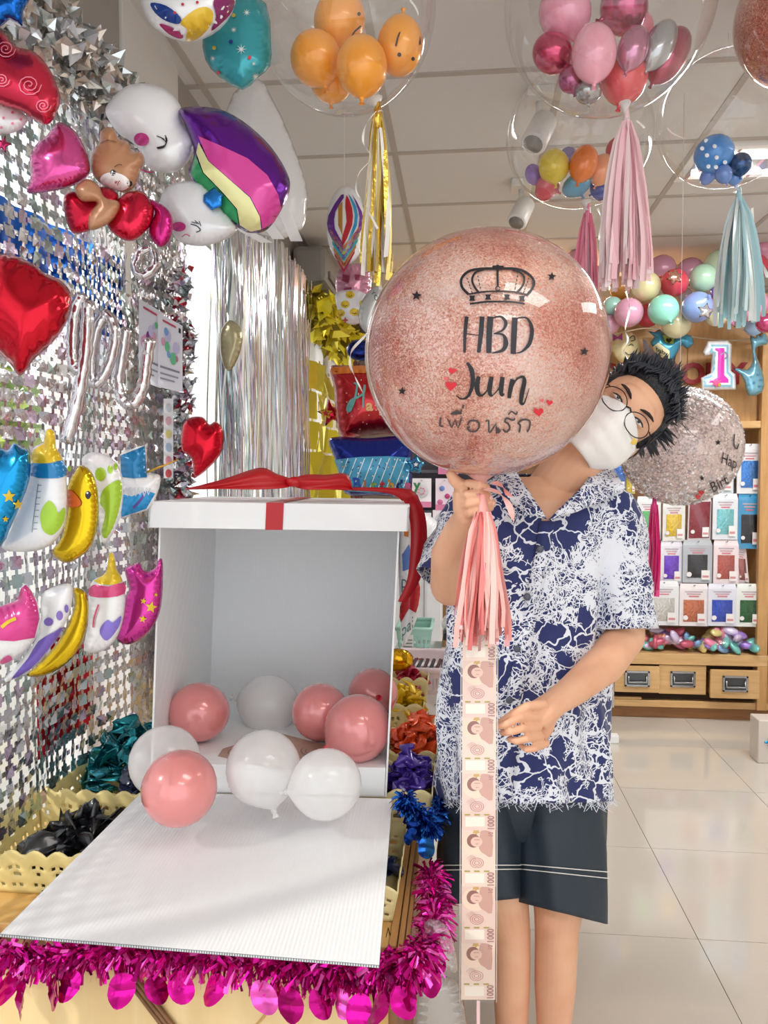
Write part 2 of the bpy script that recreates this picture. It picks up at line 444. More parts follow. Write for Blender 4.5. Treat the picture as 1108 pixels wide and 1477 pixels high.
# left shop window wall: sill, header beam, pillar, frames and panes
struct(MB().box((XL-.22, YF, 0), (XL-.02, YB, .28)), 'wall_left', WALLM)
struct(MB().box((XL-.22, YF, 2.50), (XL+.02, YB, ZC+.05)), 'wall_left_header', SOFF).name = 'wall_left.001'
struct(MB().box((XL-.22, 2.08, 0), (XL+.03, 2.50, ZC+.02)), 'trim_1', M('dedad4', .6), bevel=.004)
struct(MB().box((XL-.22, 5.85, 0), (XL+.02, 6.6, ZC+.02)), 'trim_2', M('cfc9c2', .6), bevel=.004)
FR = M('e6e6e4', .4)
for n_, (y0, y1) in enumerate([(YF, 2.08), (2.5, 5.85)]):
    wr = empty('window_%d' % (n_+1), (XL-.12, y0, .28)); wr['kind'] = 'structure'
    mb = MB()
    mb.box((XL-.15, y0, .28), (XL-.09, y1, .33)).box((XL-.15, y0, 2.45), (XL-.09, y1, 2.50))
    k = 3 if n_ == 0 else 2
    for i in range(k+1):
        y = y0+(y1-y0)*i/k; mb.box((XL-.15, max(y0, y-.025), .33), (XL-.09, min(y1, y+.025), 2.45))
    mb.build('window_frame', FR, wr, False)
    for i in range(k):
        a = y0+(y1-y0)*i/k+.025; b = y0+(y1-y0)*(i+1)/k-.025
        MB().box((XL-.123, a, .33), (XL-.117, b, 2.45)).build('window_pane', PANE, wr, False)
struct(MB().box((XL-.2, YB, 0), (XR, YB+.1, ZC+.08)), 'wall_back', M('8b7f74', .7))
struct(MB().box((XR, YF, 0), (XR+.1, YB, ZC+.08)), 'wall_right', WALLM)
# outside the window: ground, trees
g = MB().box((-14, -8, -.15), (XL-.25, 16, -.06)).build('street_ground', M('b9b6ae', .9, 0, .3, 3), None, False); g['kind'] = 'structure'
def tree(x, y, h, r, seed, label):
    rg = random.Random(seed); t = empty('tree', (x, y, -.06), label, 'tree', 'trees outside the shop window')
    MB().tube([(x, y, -.06), (x+.05, y, h*.4), (x-.05, y+.1, h*.75)], [.09, .07, .04], 8).build('trunk', M('5d4c3c', .9), t)
    mb = MB()
    for i in range(1500):
        a = Vector((rg.gauss(0, 1), rg.gauss(0, 1), rg.gauss(0, 1))).normalized()*r*rg.random()**.4; c = Vector((x, y, h*.72))+Vector((a.x, a.y, a.z*1.1))
        u = Vector((rg.gauss(0, 1), rg.gauss(0, 1), rg.gauss(0, 1))).normalized(); v = u.orthogonal().normalized(); s_ = .07
        mb.add([c-u*s_, c+v*s_*.5, c+u*s_, c-v*s_*.5], [(0, 1, 2, 3)], rg.randrange(2))
    mb.build('foliage', [M('7da03c', .6), M('b6c95a', .6)], t, False)['kind'] = 'stuff'
tree(-2.9, 4.2, 2.3, .55, 3, 'leafy green tree outside the shop window, seen left of the silver fringe')
tree(-2.6, 2.3, 1.5, .42, 4, 'low green tree outside the shop window behind the cross-cut foil curtain')
tree(-4.2, 9.0, 2.7, .8, 5, 'farther green tree outside the shop window')

# ---------------------------------------------------------------- recessed ceiling lamp, spot lamps, air conditioner
lt = empty('ceiling_lamp', (1.45, 3.42, ZC-.03), 'recessed ceiling lamp with louvred reflector at the right', 'lamp')
MB().box((.93, 3.24, ZC-.012), (2.13, 3.27, ZC+.001)).box((.93, 3.57, ZC-.012), (2.13, 3.60, ZC+.001)).box((.93, 3.27, ZC-.012), (.96, 3.57, ZC+.001)).box((2.10, 3.27, ZC-.012), (2.13, 3.57, ZC+.001)).build('lamp_frame', M('f2f0ec', .4), lt, False)
mb = MB()
for i in range(9):
    x = .97+i*.128
    mb.quad((x, 3.27, ZC-.002), (x+.06, 3.42, ZC-.028), (x+.06, 3.42, ZC-.03), (x, 3.57, ZC-.002)); mb.box((x, 3.27, ZC-.012), (x+.012, 3.57, ZC-.0015))
mb.build('louvre', M('e8e8ea', .12, .9), lt, False)
for y in (3.34, 3.50): MB().tube([(.98, y, ZC-.016), (2.08, y, ZC-.016)], .010, 8).build('lamp_tube', M('fffdf8', .4, em=6.0), lt)
for px, py, lab in ((752, 262, 'white ceiling spot lamp above the large confetti balloon'), (778, 132, 'white ceiling spot lamp seen through the two upper right clear balloons')):
    b = PZ(px, py, ZC); s = empty('spot_lamp', b, lab, 'lamp')
    MB().box(b+Vector((-.045, -.05, -.035)), b+Vector((.045, .05, -.0))).build('lamp_mount', M('e2dfda', .4), s, False, bevel=.004)
    MB().tube([b+Vector((0, 0, -.03)), b+Vector((.0, 0, -.09)), b+Vector((.01, 0, -.12))], .011, 8).build('lamp_arm', M('e2dfda', .4), s)
    h = b+Vector((.0, -.01, -.14)); ax = Vector((-.35, -.45, -.8)).normalized()
    MB().tube([h-ax*.07, h-ax*.06, h+ax*.06, h+ax*.065], [.025, .042, .045, .04], 16).build('lamp_head', M('e9e6e1', .4), s)
    MB().tube([h+ax*.060, h+ax*.067], [.034, .034], 16).build('lamp_lens', M('8d8780', .15), s)
ac = empty('air_conditioner', (XL+.12, 5.1, 2.2), 'grey wall air conditioner high above the gold curtain', 'appliance')
MB().box((XL+.03, 4.2, 2.50), (XL+.22, 5.6, 2.70)).build('casing', M('8f8983', .5), ac, False, bevel=.03)
MB().box((XL+.215, 4.25, 2.53), (XL+.235, 5.55, 2.57)).build('air_flap', M('777069', .5), ac, False, bevel=.004)
pk = empty('ceiling_duct', K(455, 390, 5.2), 'grey ribbed duct cover on the wall behind the oval balloon', 'duct')
mb = MB()
for i in range(3):
    a = K(445+8*i, 330+52*i, 5.5-.12*i); mb.box(a+Vector((-.09, -.06, -.12)), a+Vector((.09, .06, .10)))
mb.build('duct_cover', M('a19b95', .5), pk, False, bevel=.02)
# curtain rod above the second window
rt = tag(MB().tube([(XL+.07, 2.45, 2.48), (XL+.07, 6.0, 2.48)], .012, 10).build('curtain_rod', M('b9b3aa', .35, .4)), 'thin metal rod carrying the fringe and gold curtains', 'rod')

# ---------------------------------------------------------------- foil curtains on the left windows
def wallp(y, z, off=0): return Vector((XL+.05+off, y, z))
def cross_curtain(name, label, y0, y1, z0, z1, pitch, mats, seed, gap=.20, off=0, amp=.02, pick=None):
    rg = random.Random(seed); mb = MB(); nu = int((y1-y0)/pitch); nv = int((z1-z0)/pitch); h = pitch/2
    def wv(y, z): return off+amp*math.sin(y*9+1.5*math.sin(z*2.1))+amp*.6*noise.noise((y*5, z*4, seed))
    for j in range(nv):
        for i in range(nu):
            yc = y0+(i+.5)*pitch; zc = z1-(j+.5)*pitch; g = pitch*(1-gap)/2
            a = rg.gauss(0, .15); b = rg.gauss(0, .13); o_ = []
            c0 = pitch*.05
            for dy, dz in ((-g, -g+c0), (-g+c0, -g), (g-c0, -g), (g, -g+c0), (g, g-c0), (g-c0, g), (-g+c0, g), (-g, g-c0)):
                o_.append(wallp(yc+dy, zc+dz, wv(yc+dy, zc+dz)+dy*a+dz*b))
            cc = wallp(yc, zc, wv(yc, zc)+rg.gauss(0, .0035))
            mi = 0 if not pick else pick(yc, zc, rg)
            mb.add(o_+[cc], [(k, (k+1) % 8, 8) for k in range(8)], mi)
            # narrow bridges join the neighbours
            bw = pitch*.15
            for (dy, dz) in ((h, 0), (0, h)):
                if dy: q = [wallp(yc+g-.002, zc-bw, wv(yc+g, zc)), wallp(yc+g-.002, zc+bw, wv(yc+g, zc)), wallp(yc+pitch-g+.002, zc+bw, wv(yc+pitch-g, zc)), wallp(yc+pitch-g+.002, zc-bw, wv(yc+pitch-g, zc))]
                else: q = [wallp(yc-bw, zc+g-.002, wv(yc, zc+g)), wallp(yc+bw, zc+g-.002, wv(yc, zc+g)), wallp(yc+bw, zc+pitch-g+.002, wv(yc, zc+pitch-g)), wallp(yc-bw, zc+pitch-g+.002, wv(yc, zc+pitch-g))]
                mb.add(q, [(0, 1, 2, 3)], mi)
    o = mb.build(name, mats, None, False); tag(o, label, 'curtain'); return o
SIL = M('d9dbe0', .20, .92, .35, 40); SIL2 = M('c9b9cf', .22, .9, .3, 30); SIL3 = M('b7c9c8', .24, .9, .3, 30)
cross_curtain('foil_curtain', 'silver foil curtain cut in a grid of crosses over the near left window', .85, 2.46, .70, 2.46, .037, [SIL, SIL2, SIL3], 3, .27,
              pick=lambda y, z, r: r.choice((0, 0, 0, 1, 2)))
# blue backing curtain high up, red one low down (both show through the crosses)
mb = MB(); mb.grid(lambda u, v: wallp(1.2+.88*u, 1.76+.22*v+.05*u, -.035+.008*math.sin(u*40)), 30, 10)
tag(mb.build('foil_curtain', foilm('1f6fd0', .3)), 'blue foil sheet showing through the upper part of the silver cross curtain', 'curtain')
mb = MB(); mb.grid(lambda u, v: wallp(1.62+.25*u, .80+.27*v, -.035+.008*math.sin(u*20)), 16, 10)
tag(mb.build('foil_curtain', foilm('d8303a', .3)), 'red foil sheet showing through the lower part of the silver cross curtain', 'curtain')
# crumpled silver foil garland bunched along the top of the near curtain and beside the pillar
def crumple(name, label, cat_, path, rad, n, sz, mats, seed, root=None, kind='stuff', stretch=1.0):
    rg = random.Random(seed); mb = MB(); path = [Vector(p) for p in path]
    for i in range(n):
        t = rg.random()*(len(path)-1); k = int(t); c = path[k].lerp(path[k+1], t-k)
        a = Vector((rg.gauss(0, 1), rg.gauss(0, 1), rg.gauss(0, 1))).normalized(); c = c+a*rad*rg.random()**.5
        u = Vector((rg.gauss(0, 1), rg.gauss(0, 1), rg.gauss(0, 1))).normalized(); v = u.cross(a)
        v = v.normalized() if v.length > 1e-4 else u.orthogonal(); s_ = sz*rg.uniform(.5, 1.3)
        w_ = u.cross(v).normalized()*s_*.35
        mb.add([c-u*s_*stretch-w_, c+v*s_*.6, c+u*s_*stretch-w_, c-v*s_*.6, c+w_], [(0, 1, 4), (1, 2, 4), (2, 3, 4), (3, 0, 4)], rg.randrange(len(mats)))
    if root is None:
        o = mb.build(name, mats, None, False); tag(o, label, cat_); o['kind'] = kind; return o
    o = mb.build(name, mats, root, False); o['kind'] = kind; return o
crumple('foil_garland', 'bunched crinkled silver foil hung along the top of the near window', 'garland', [(XL+.10, .95, 2.36), (XL+.10, 1.5, 2.33), (XL+.09, 2.05, 2.36)], .09, 1300, .026, [M('e3e4e8', .25, .6), M('d3d9d8', .2, .8), M('e6d8cc', .25, .6)], 5)
crumple('foil_garland', 'crinkled silver foil hanging in a column beside the white pillar', 'garland', [(XL+.11, 2.28, 2.05), (XL+.10, 2.30, 1.6), (XL+.10, 2.27, 1.2), (XL+.10, 2.25, .85)], .045, 900, .020, [SIL, SIL2, SIL, SIL3, SIL, SIL, M('c04050', .25, .8)], 6)
# silver fringe
rg = random.Random(9); mb = MB()
for i in range(330):
    y = 2.56+1.5*rg.random()**.9; off = .05+.06*rg.random(); z0 = 2.47; z1 = rg.uniform(.95, 1.15); n = 12; pts = []; wd = []; tw = rg.uniform(0, 3); tr = rg.uniform(-3, 3); ph = rg.uniform(0, 6)
    for k in range(n+1):
        t = k/n; pts.append(wallp(y+.014*math.sin(ph+4*t), z0+(z1-z0)*t, off+.012*math.sin(ph*2+5*t))); a = tw+tr*t; wd.append(Vector((math.sin(a)*.7, 1, .15*math.cos(a*3))))
    mb.ribbon(pts, .0075, wd, rg.choice((0, 0, 0, 1, 2, 3)))
o = mb.build('fringe_curtain', [M('e3e5ea', .14, .93), M('cfe6ea', .15, .9), M('e2cfe8', .15, .9), M('f1eddc', .15, .9)], None, False)
tag(o, 'iridescent silver foil fringe curtain over the far window', 'curtain'); o['kind'] = 'stuff'
# second, looser clump left of it
rg = random.Random(19); mb = MB()
for i in range(40):
    y = 2.54+.16*rg.random(); z0 = 2.3; z1 = 1.45+rg.random()*.2; pts = []; wd = []; tw = rg.uniform(0, 3)
    for k in range(9):
        t = k/8; pts.append(wallp(y+.02*math.sin(3*t), z0+(z1-z0)*t, .12+.02*math.sin(tw+5*t))); a = tw+2*t; wd.append(Vector((math.sin(a), 1, 0)))
    mb.ribbon(pts, .008, wd)
o = mb.build('fringe_curtain', [M('dfe8ea', .14, .9)], None, False); tag(o, 'short silver fringe bundle just right of the white pillar', 'curtain'); o['kind'] = 'stuff'
GOLD = M('e6d83a', .28, .45, .4, 14); GOLD2 = M('dcc83c', .28, .5, .4, 14)
cross_curtain('foil_curtain', 'shiny gold foil curtain with diamond slits over the far window', 4.02, 5.62, .9, 2.10, .17, [GOLD, GOLD2], 8, .10, off=.07, amp=.03, pick=lambda y, z, r: r.choice((0, 0, 1)))
crumple('foil_garland', 'bunched gold foil ruffle along the top of the gold curtain', 'garland', [(XL+.16, 4.05, 2.36), (XL+.16, 4.7, 2.33), (XL+.16, 5.5, 2.36)], .12, 420, .07, [GOLD, GOLD2, M('8d7d2a', .3, .8)], 12)
cross_curtain('foil_curtain', 'pink and copper foil grid curtain at the far end of the window', 5.64, 6.45, 1.2, 2.46, .06, [M('c05a72', .25, .85), M('b97a5a', .25, .85)], 14, .18, off=.06, pick=lambda y, z, r: r.choice((0, 1)))

# ---------------------------------------------------------------- display table
TZ = .655
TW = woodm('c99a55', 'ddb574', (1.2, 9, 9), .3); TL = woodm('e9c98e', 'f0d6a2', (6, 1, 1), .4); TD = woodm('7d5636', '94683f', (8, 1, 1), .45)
tb = empty('display_table', (-.5, 1.9, 0), 'low wooden display counter under the open gift box', 'table')
MB().box((XL+.005, 1.245, TZ-.025), (-.115, 2.95, TZ)).build('table_top', TW, tb, False, bevel=.003)
for i, (x0, x1) in enumerate(((-.115, -.103), (-.101, -.092), (-.090, -.083))): MB().box((x0, 1.240, TZ-.03+.003*i), (x1, 2.95, TZ+.004-.004*i)).build('edge_moulding', woodm('a87a48', 'c39259', (9, 1, 9)), tb, False, bevel=.001)
MB().box((XL+.005, 1.262, .06), (-.13, 1.282, TZ-.03)).build('front_panel', TL, tb, False)
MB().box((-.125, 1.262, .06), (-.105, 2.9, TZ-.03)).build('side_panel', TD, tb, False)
for x in (-.16, -.135): MB().box((x, 1.25, .05), (x+.018, 1.262, TZ-.03)).build('edge_moulding', TW, tb, False)
MB().box((XL+.01, 1.252, TZ-.055), (-.16, 1.262, TZ-.028)).build('front_rail', TL, tb, False, bevel=.002)
for k in range(3):
    a = Vector((-.60+k*.010, 1.256, TZ-.056)); b = Vector((-.36+k*.010, 1.256, .30)); MB().tube([a, b], .004, 6).build('groove_strip', TD, tb)
a = Vector((-.26, 1.2605, TZ-.06)); b = Vector((-.42, 1.2605, .40)); MB().tube([a, b], .002, 6).build('groove_strip', TW, tb)
MB().box((XL+.02, 1.30, 0), (-.15, 2.85, .06)).build('plinth', TD, tb, False)
# felt-tip writing on the counter's corner
def scrib(pts, name='pencil_mark'): MB().ribbon([PZ(x, y, TZ+.0008) for x, y in pts], .0012, Vector((1, .3, 0))).build(name, M('4a3a2c', .8), tb)
scrib([(557, 1352), (560, 1338), (563, 1350), (565, 1340), (570, 1336), (566, 1344), (572, 1350)])

# ---------------------------------------------------------------- the gift box
BX = empty('gift_box', P(400, 1145, 1.6), 'open white corrugated gift box with lid and front flap let down', 'box')
o3 = P(216, 1142, 1.565); a_ = math.radians(4.5); rl = math.radians(2.2)
ux = Vector((math.cos(a_)*math.cos(rl), math.sin(a_)*math.cos(rl), -math.sin(rl)*.35)); uy = Vector((-math.sin(a_), math.cos(a_), 0)); uz = Vector((math.sin(rl)*1.25, 0, 1)).normalized()
BWd, BD, BH = .503, .50, .585
def B(u, v, z): return o3+ux*u+uy*v+uz*z
def cardm(ang=0, sc=260):
    m, nt, b = node_mat('corrugated_card'); b.inputs['Base Color'].default_value = (*lin('f2f4f5'), 1); b.inputs['Roughness'].default_value = .55
    tc = nt.nodes.new('ShaderNodeTexCoord'); mp = nt.nodes.new('ShaderNodeMapping'); mp.inputs['Rotation'].default_value = (0, 0, ang)
    wv = nt.nodes.new('ShaderNodeTexWave'); wv.inputs['Scale'].default_value = sc/6.283; bu = nt.nodes.new('ShaderNodeBump'); bu.inputs['Strength'].default_value = .35; bu.inputs['Distance'].default_value = .0012
    L = nt.links.new; L(tc.outputs['Object'], mp.inputs[0]); L(mp.outputs[0], wv.inputs[0]); L(wv.outputs['Fac'], bu.inputs['Height']); L(bu.outputs[0], b.inputs['Normal']); return m
CARD = cardm(0, 600); CARDP = M('f3f5f6', .5)
T_ = .004
def panel(name, u0, u1, v0, v1, z0, z1, mat=CARD, parent=BX):
    c = [B(u, v, z) for z in (z0, z1) for u, v in ((u0, v0), (u1, v0), (u1, v1), (u0, v1))]
    return MB().hexa(c).build(name, mat, parent, False)
panel('side_panel', 0, T_, 0, BD, 0, BH); panel('side_panel', BWd-T_, BWd, 0, BD, 0, BH)
panel('back_panel', T_, BWd-T_, BD-T_, BD, 0, BH)
panel('box_floor', T_+.001, BWd-T_-.001, .004, BD-T_-.001, .058, .062, CARDP); panel('floor_ledge', T_+.001, BWd-T_-.001, 0, .004, .002, .062, CARDP)
panel('bottom_panel', T_, BWd-T_, 0.002, BD-T_, -.001, .001, CARDP)
# flap
fl = [P(0, 1347, 1.05), P(547, 1392, 1.07), P(566, 1152, 1.575), P(205, 1142, 1.565)]
def Fq(u, v): return (fl[0]*(1-u)+fl[1]*u)*(1-v)+(fl[3]*(1-u)+fl[2]*u)*v
FLM = cardm(math.radians(-2), 300)
mb = MB(); n = 16
top = lambda u, v: Fq(u, v)+Vector((0, 0, -.006*math.sin(u*math.pi)*math.sin(v*math.pi)))
mb.grid(top, n, n); mb.grid(lambda u, v: top(u, v)-Vector((0, 0, .0045)), n, n)
mb.build('front_flap', FLM, BX)
mb = MB()
for (p, q) in ((0, 1), (1, 2), (0, 3)): mb.quad(fl[p], fl[q], fl[q]-Vector((0, 0, .0045)), fl[p]-Vector((0, 0, .0045)))
mb.build('cut_edge', M('77797c', .8), BX, False)
# fluted cut edge along the front
mb = MB()
for i in range(150):
    c = fl[0].lerp(fl[1], (i+.5)/150)+Vector((0, -.0006, -.0022)); mb.box(c-Vector((.0011, .0004, .0014)), c+Vector((.0011, .0004, .0014)))
mb.build('cut_flutes', M('c9cccf', .8), BX, False)['kind'] = 'stuff'
# lid
LID = [(-.016, BWd+.018, -.022, BD+.01)]
u0, u1, v0, v1 = LID[0]; z0, z1 = BH-.022, BH+.032
lid = MB(); 
lr = panel('lid', u0, u1, v0, v1, z1-.004, z1, CARDP)
for nm_, q in (('lid_side', (u0, u1, v0, v0+.004)), ('lid_side', (u0, u0+.004, v0, v1)), ('lid_side', (u1-.004, u1, v0, v1)), ('lid_side', (u0, u1, v1-.004, v1))):
    panel(nm_, *q, z0, z1-.004, CARDP, lr)
RED = M('ba0c18', .38); 
rb = empty('ribbon_bow', B(.24, .1, z1), 'wide red satin ribbon with a bow tied over the box lid', 'ribbon')
um = .245
MB().ribbon([B(um, v0-.002, z0-.001), B(um, v0-.002, z1+.001), B(um, v0+.1, z1+.002), B(um, v1, z1+.002)], .036, [ux]*4).build('ribbon_band', RED, rb, False)
MB().ribbon([B(u0, .14, z1+.003), B(um, .14, z1+.004), B(u1+.002, .14, z1+.002), B(u1+.004, .14, z0)], .036, [uy]*4).build('ribbon_band', RED, rb, False)
def bowsurf(name, top, bot, th, n=26):
    mb = MB(); T1 = cat(top, 6, False); B1 = cat(bot, 6, False); m = len(T1)
    def fn(u, v):
        i = min(int(u*(m-1)), m-2); f = u*(m-1)-i; a = Vector(T1[i]).lerp(Vector(T1[i+1]), f); b = Vector(B1[i]).lerp(Vector(B1[i+1]), f)
        p = a.lerp(b, v); return K(p.x, p.y, p.z-th*math.sin(v*math.pi)*math.sin(min(1, u*1.0)*math.pi)**.5+.006*math.sin(v*9+u*3))
    mb.grid(fn, n, 8); return mb.build(name, RED, rb, solid=.0012)
bowsurf('bow_loop', [(268, 705, 1.60), (320, 692, 1.60), (374, 675, 1.60), (400, 684, 1.61), (425, 692, 1.62)], [(268, 706, 1.60), (320, 705, 1.58), (370, 706, 1.58), (410, 704, 1.60), (425, 699, 1.62)], .012)
bowsurf('bow_loop', [(418, 692, 1.62), (440, 685, 1.60), (470, 685, 1.60), (500, 684, 1.60), (509, 706, 1.61)], [(418, 700, 1.62), (440, 706, 1.59), (470, 706, 1.58), (495, 707, 1.60), (508, 707, 1.61)], .012)
MB().ell(K(425, 695, 1.60), [CR*.018, CU*.011, CW*.014], 14, 8).build('bow_knot', RED, rb)
pts = cat([(500, 705, 1.66), (560, 707, 1.68), (588, 715, 1.69), (602, 745, 1.70), (604, 790, 1.70), (597, 835, 1.70), (580, 868, 1.69)], 6, False)
MB().ribbon([K(*p) for p in pts], [.018+.020*min(1, i/10)-.018*max(0, (i-26)/10) for i in range(len(pts))], [(CR*math.cos(i*.03)+CW*.25+CU*.35*(1 if i < 14 else -.1)) for i in range(len(pts))]).build('ribbon_tail', RED, rb, solid=.001)
# diamond shaped banknote print lying in the box
dm = [(298, 1087), (395, 1058), (500, 1076), (430, 1108), (380, 1112)]
o = MB().add([PZ(x, y, B(.25, .1, .0636).z+.0008*(0)) for x, y in [(298, 1087), (398, 1056), (500, 1082), (405, 1112)]], [(3, 2, 1, 0)]).build('banknote_fan', M('b99a8a', .6), None, False)
tag(o, 'flat brownish pink banknote print lying on the box floor', 'paper')
zf = o.location.z+.0012
for (cx, cy, r) in ((345, 1085, 16), (398, 1082, 18), (450, 1083, 16)):
    for q in (1, .6): 
        ring = [PZ(cx+r*q*math.cos(t), cy+r*q*.42*math.sin(t), zf) for t in np.linspace(0, 6.283, 20)]
        MB().ribbon(ring, .002, Vector((1, .4, 0))).build('print_scroll', M('8d6a5e', .6), o)

# ---------------------------------------------------------------- loose balloons in and before the box
PKB = M('f29a98', .20, .12, Coat_Weight=.6, Coat_Roughness=.06, Subsurface_Weight=.25, Subsurface_Radius=(.03, .01, .01), Transmission_Weight=.12)
PKD = M('f06a78', .25)
def pearlm():
    m = bpy.data.materials.new('pearl_latex'); m.use_nodes = True; nt = m.node_tree; b = nt.nodes['Principled BSDF']
    b.inputs['Base Color'].default_value = (*lin('f6f5f4'), 1); b.inputs['Roughness'].default_value = .18; b.inputs['Coat Weight'].default_value = .6
    out = nt.nodes['Material Output']; t = nt.nodes.new('ShaderNodeBsdfTransparent'); mx = nt.nodes.new('ShaderNodeMixShader'); lw = nt.nodes.new('ShaderNodeLayerWeight'); lw.inputs[0].default_value = .35
    mr = nt.nodes.new('ShaderNodeMapRange'); mr.inputs[3].default_value = .42; mr.inputs[4].default_value = .95
    L = nt.links.new; L(lw.outputs['Facing'], mr.inputs[0]); L(mr.outputs[0], mx.inputs[0]); L(t.outputs[0], mx.inputs[1]); L(b.outputs[0], mx.inputs[2]); L(mx.outputs[0], out.inputs[0]); return m
PEARL = pearlm(); PKN = M('e0434f', .3)
for lab, px, py, d, rx, L, ax, fw, mt in [
    ('pink pearl balloon at the left inside the box, knot pointing left', 287, 1027, 1.78, 42, 46, (-1, -.1), -.2, PKB),
    ('clear pearl white balloon at the back inside the box, knot pointing left', 387, 1016, 1.92, 42, 46, (-1, -.15), -.1, PEARL),
    ('pink pearl balloon in the box between the clear one and the largest pink one', 462, 1027, 1.80, 41, 42, (0, -.1), -1, PKB),
    ('pink pearl balloon farthest back at the right wall of the box', 538, 1000, 1.96, 36, 38, (.2, -.1), 1, PKB),
    ('largest pink pearl balloon at the right inside the box', 516, 1050, 1.69, 48, 50, (-.9, .5), .3, PKB),
    ('pearl white balloon at the left edge of the flap, behind the front pink one', 238, 1098, 1.50, 51, 51, (.4, .3), 1, PEARL),
    ('pink pearl balloon alone at the front of the flap', 259, 1137, 1.42, 54, 55, (-.5, -.1), -1, PKB),
    ('clear pearl balloon in the middle of the flap before the ledge', 380, 1108, 1.49, 54, 56, (.3, .9), .3, PEARL),
    ('pearl white balloon at the right of the flap, knot pointing left', 470, 1131, 1.45, 50, 54, (-.95, .15), .1, PEARL)]:
    balloon(lab, px, py, d, rx, L, ax, mt, 'loose balloons around the gift box', kmat=PKN if mt is PKB else None, fwd=fw)
# ---------------------------------------------------------------- clear bubble balloons hanging from the ceiling
def string_up(root, px, py, d, col='f0eeea'):
    a = K(px, py, d); b = Vector((a.x, a.y, ZC-.006)); MB().tube([a, b], .0011, 5).build('hanging_string', M(col, .5), root)
def bubble(label, px, py, d, rpx, ry=None, neck=None, group='clear bubble balloons hanging from the ceiling'):
    ry = ry or rpx; c = K(px, py, d); k = d/F; root = empty('bubble_balloon', c-Vector((0, 0, ry*k)), label, 'balloon', group)
    mb = MB(); mb.ell(c, [CR*rpx*k, CW*rpx*k, CU*ry*k], 48, 30); mb.build('clear_skin', CLEAR, root)
    if neck:
        n = K(neck[0], neck[1], d); dr = (n-c).normalized(); t = c+dr*ry*k*.97
        MB().tube([t, t.lerp(n, .5), n, n+dr*.01], [.018, .007, .005, .010], 10, cap=False).build('neck', M('f2efec', .3, 0, Transmission_Weight=.3), root)
    string_up(root, px, py-ry, d); return root
def inner(root, items, d, name='balloon'):
    for lab, px, py, rx, L, ax, mt, dd in items:
        balloon(lab, px, py, d+dd, rx, L, ax, mt, 'small balloons inside the hanging bubbles')
ORG = latex('f5a030', .3); 
A = bubble('clear bubble balloon with four orange face balloons, over the gift box', 497, 8, 1.62, 132, 147, (545, 158))
OR_ = []
for lab, px, py, rx, L, ax, dd, face in [
    ('orange balloon with a small frown, topmost in the clear bubble', 490, 30, 37, 44, (-.2, .9), .03, [(518, 20, 2.5), ('c', (520, 38), (510, 48), (505, 62))]),
    ('plain orange balloon at the left of the clear bubble', 456, 85, 37, 40, (.3, .9), .0, None),
    ('plain orange balloon lowest in the middle of the clear bubble', 522, 96, 37, 44, (0, .9), -.05, None),
    ('orange balloon with an upside-down smiling face at the right of the clear bubble', 577, 66, 33, 44, (.1, -1), -.02, [(576, 79, 3), (596, 85, 2.6), ('c', (571, 66), (577, 47), (590, 43), (604, 52), (606, 64))]),
    ('half hidden orange balloon at the bottom of the clear bubble', 478, 118, 30, 30, (0, 1), .05, None)]:
    r = balloon(lab, px, py, 1.62+dd, rx, L, ax, ORG, 'orange balloons inside the bubble')
    if face:
        c0 = K(px, py, 1.62+dd); k = (1.62+dd)/F
        def on(x, y, c0=c0, k=k, rx=rx, L=L, px=px, py=py, dd=dd):
            a = (x-px)/rx; b = (y-py)/L; h = math.sqrt(max(.02, 1-a*a-b*b)); return K(x, y, 1.62+dd-h*rx*k-.003)
        for q in face:
            if q[0] == 'c':
                MB().tube([on(*p) for p in cat(q[1:], 5, False)], .0018, 6).build('drawn_mouth', M('3a2c28', .6), r)
            else: MB().ell(on(q[0], q[1]), [CR*q[2]*k, CU*q[2]*k*1.1, CW*.002], 10, 6).build('drawn_eye', M('3a2c28', .6), r)
GOLDF = M('e0bf55', .18, .85, .2, 40); WPAPER = M('f6f1ea', .6); PALEG = M('ecd98a', .35, .3)
t = empty('tassel', K(545, 165, 1.62), 'gold and white paper tassel under the orange-face bubble', 'tassel')
tassel(t, 545, 165, 1.62, 412, 21, [GOLDF, WPAPER, PALEG, GOLDF], 44, .010, 3)
tag(MB().ribbon([K(*p) for p in cat([(543, 160, 1.6), (528, 180, 1.58), (524, 205, 1.58), (535, 228, 1.58), (518, 250, 1.58), (514, 275, 1.58), (528, 298, 1.58), (545, 330, 1.60)], 6, False)], .005, [CR*math.cos(i*.3)+CU*.6+CW*math.sin(i*.3) for i in range(43)]).build('curling_ribbon', WPAPER), 'thin white curling ribbon beside the gold tassel', 'ribbon')

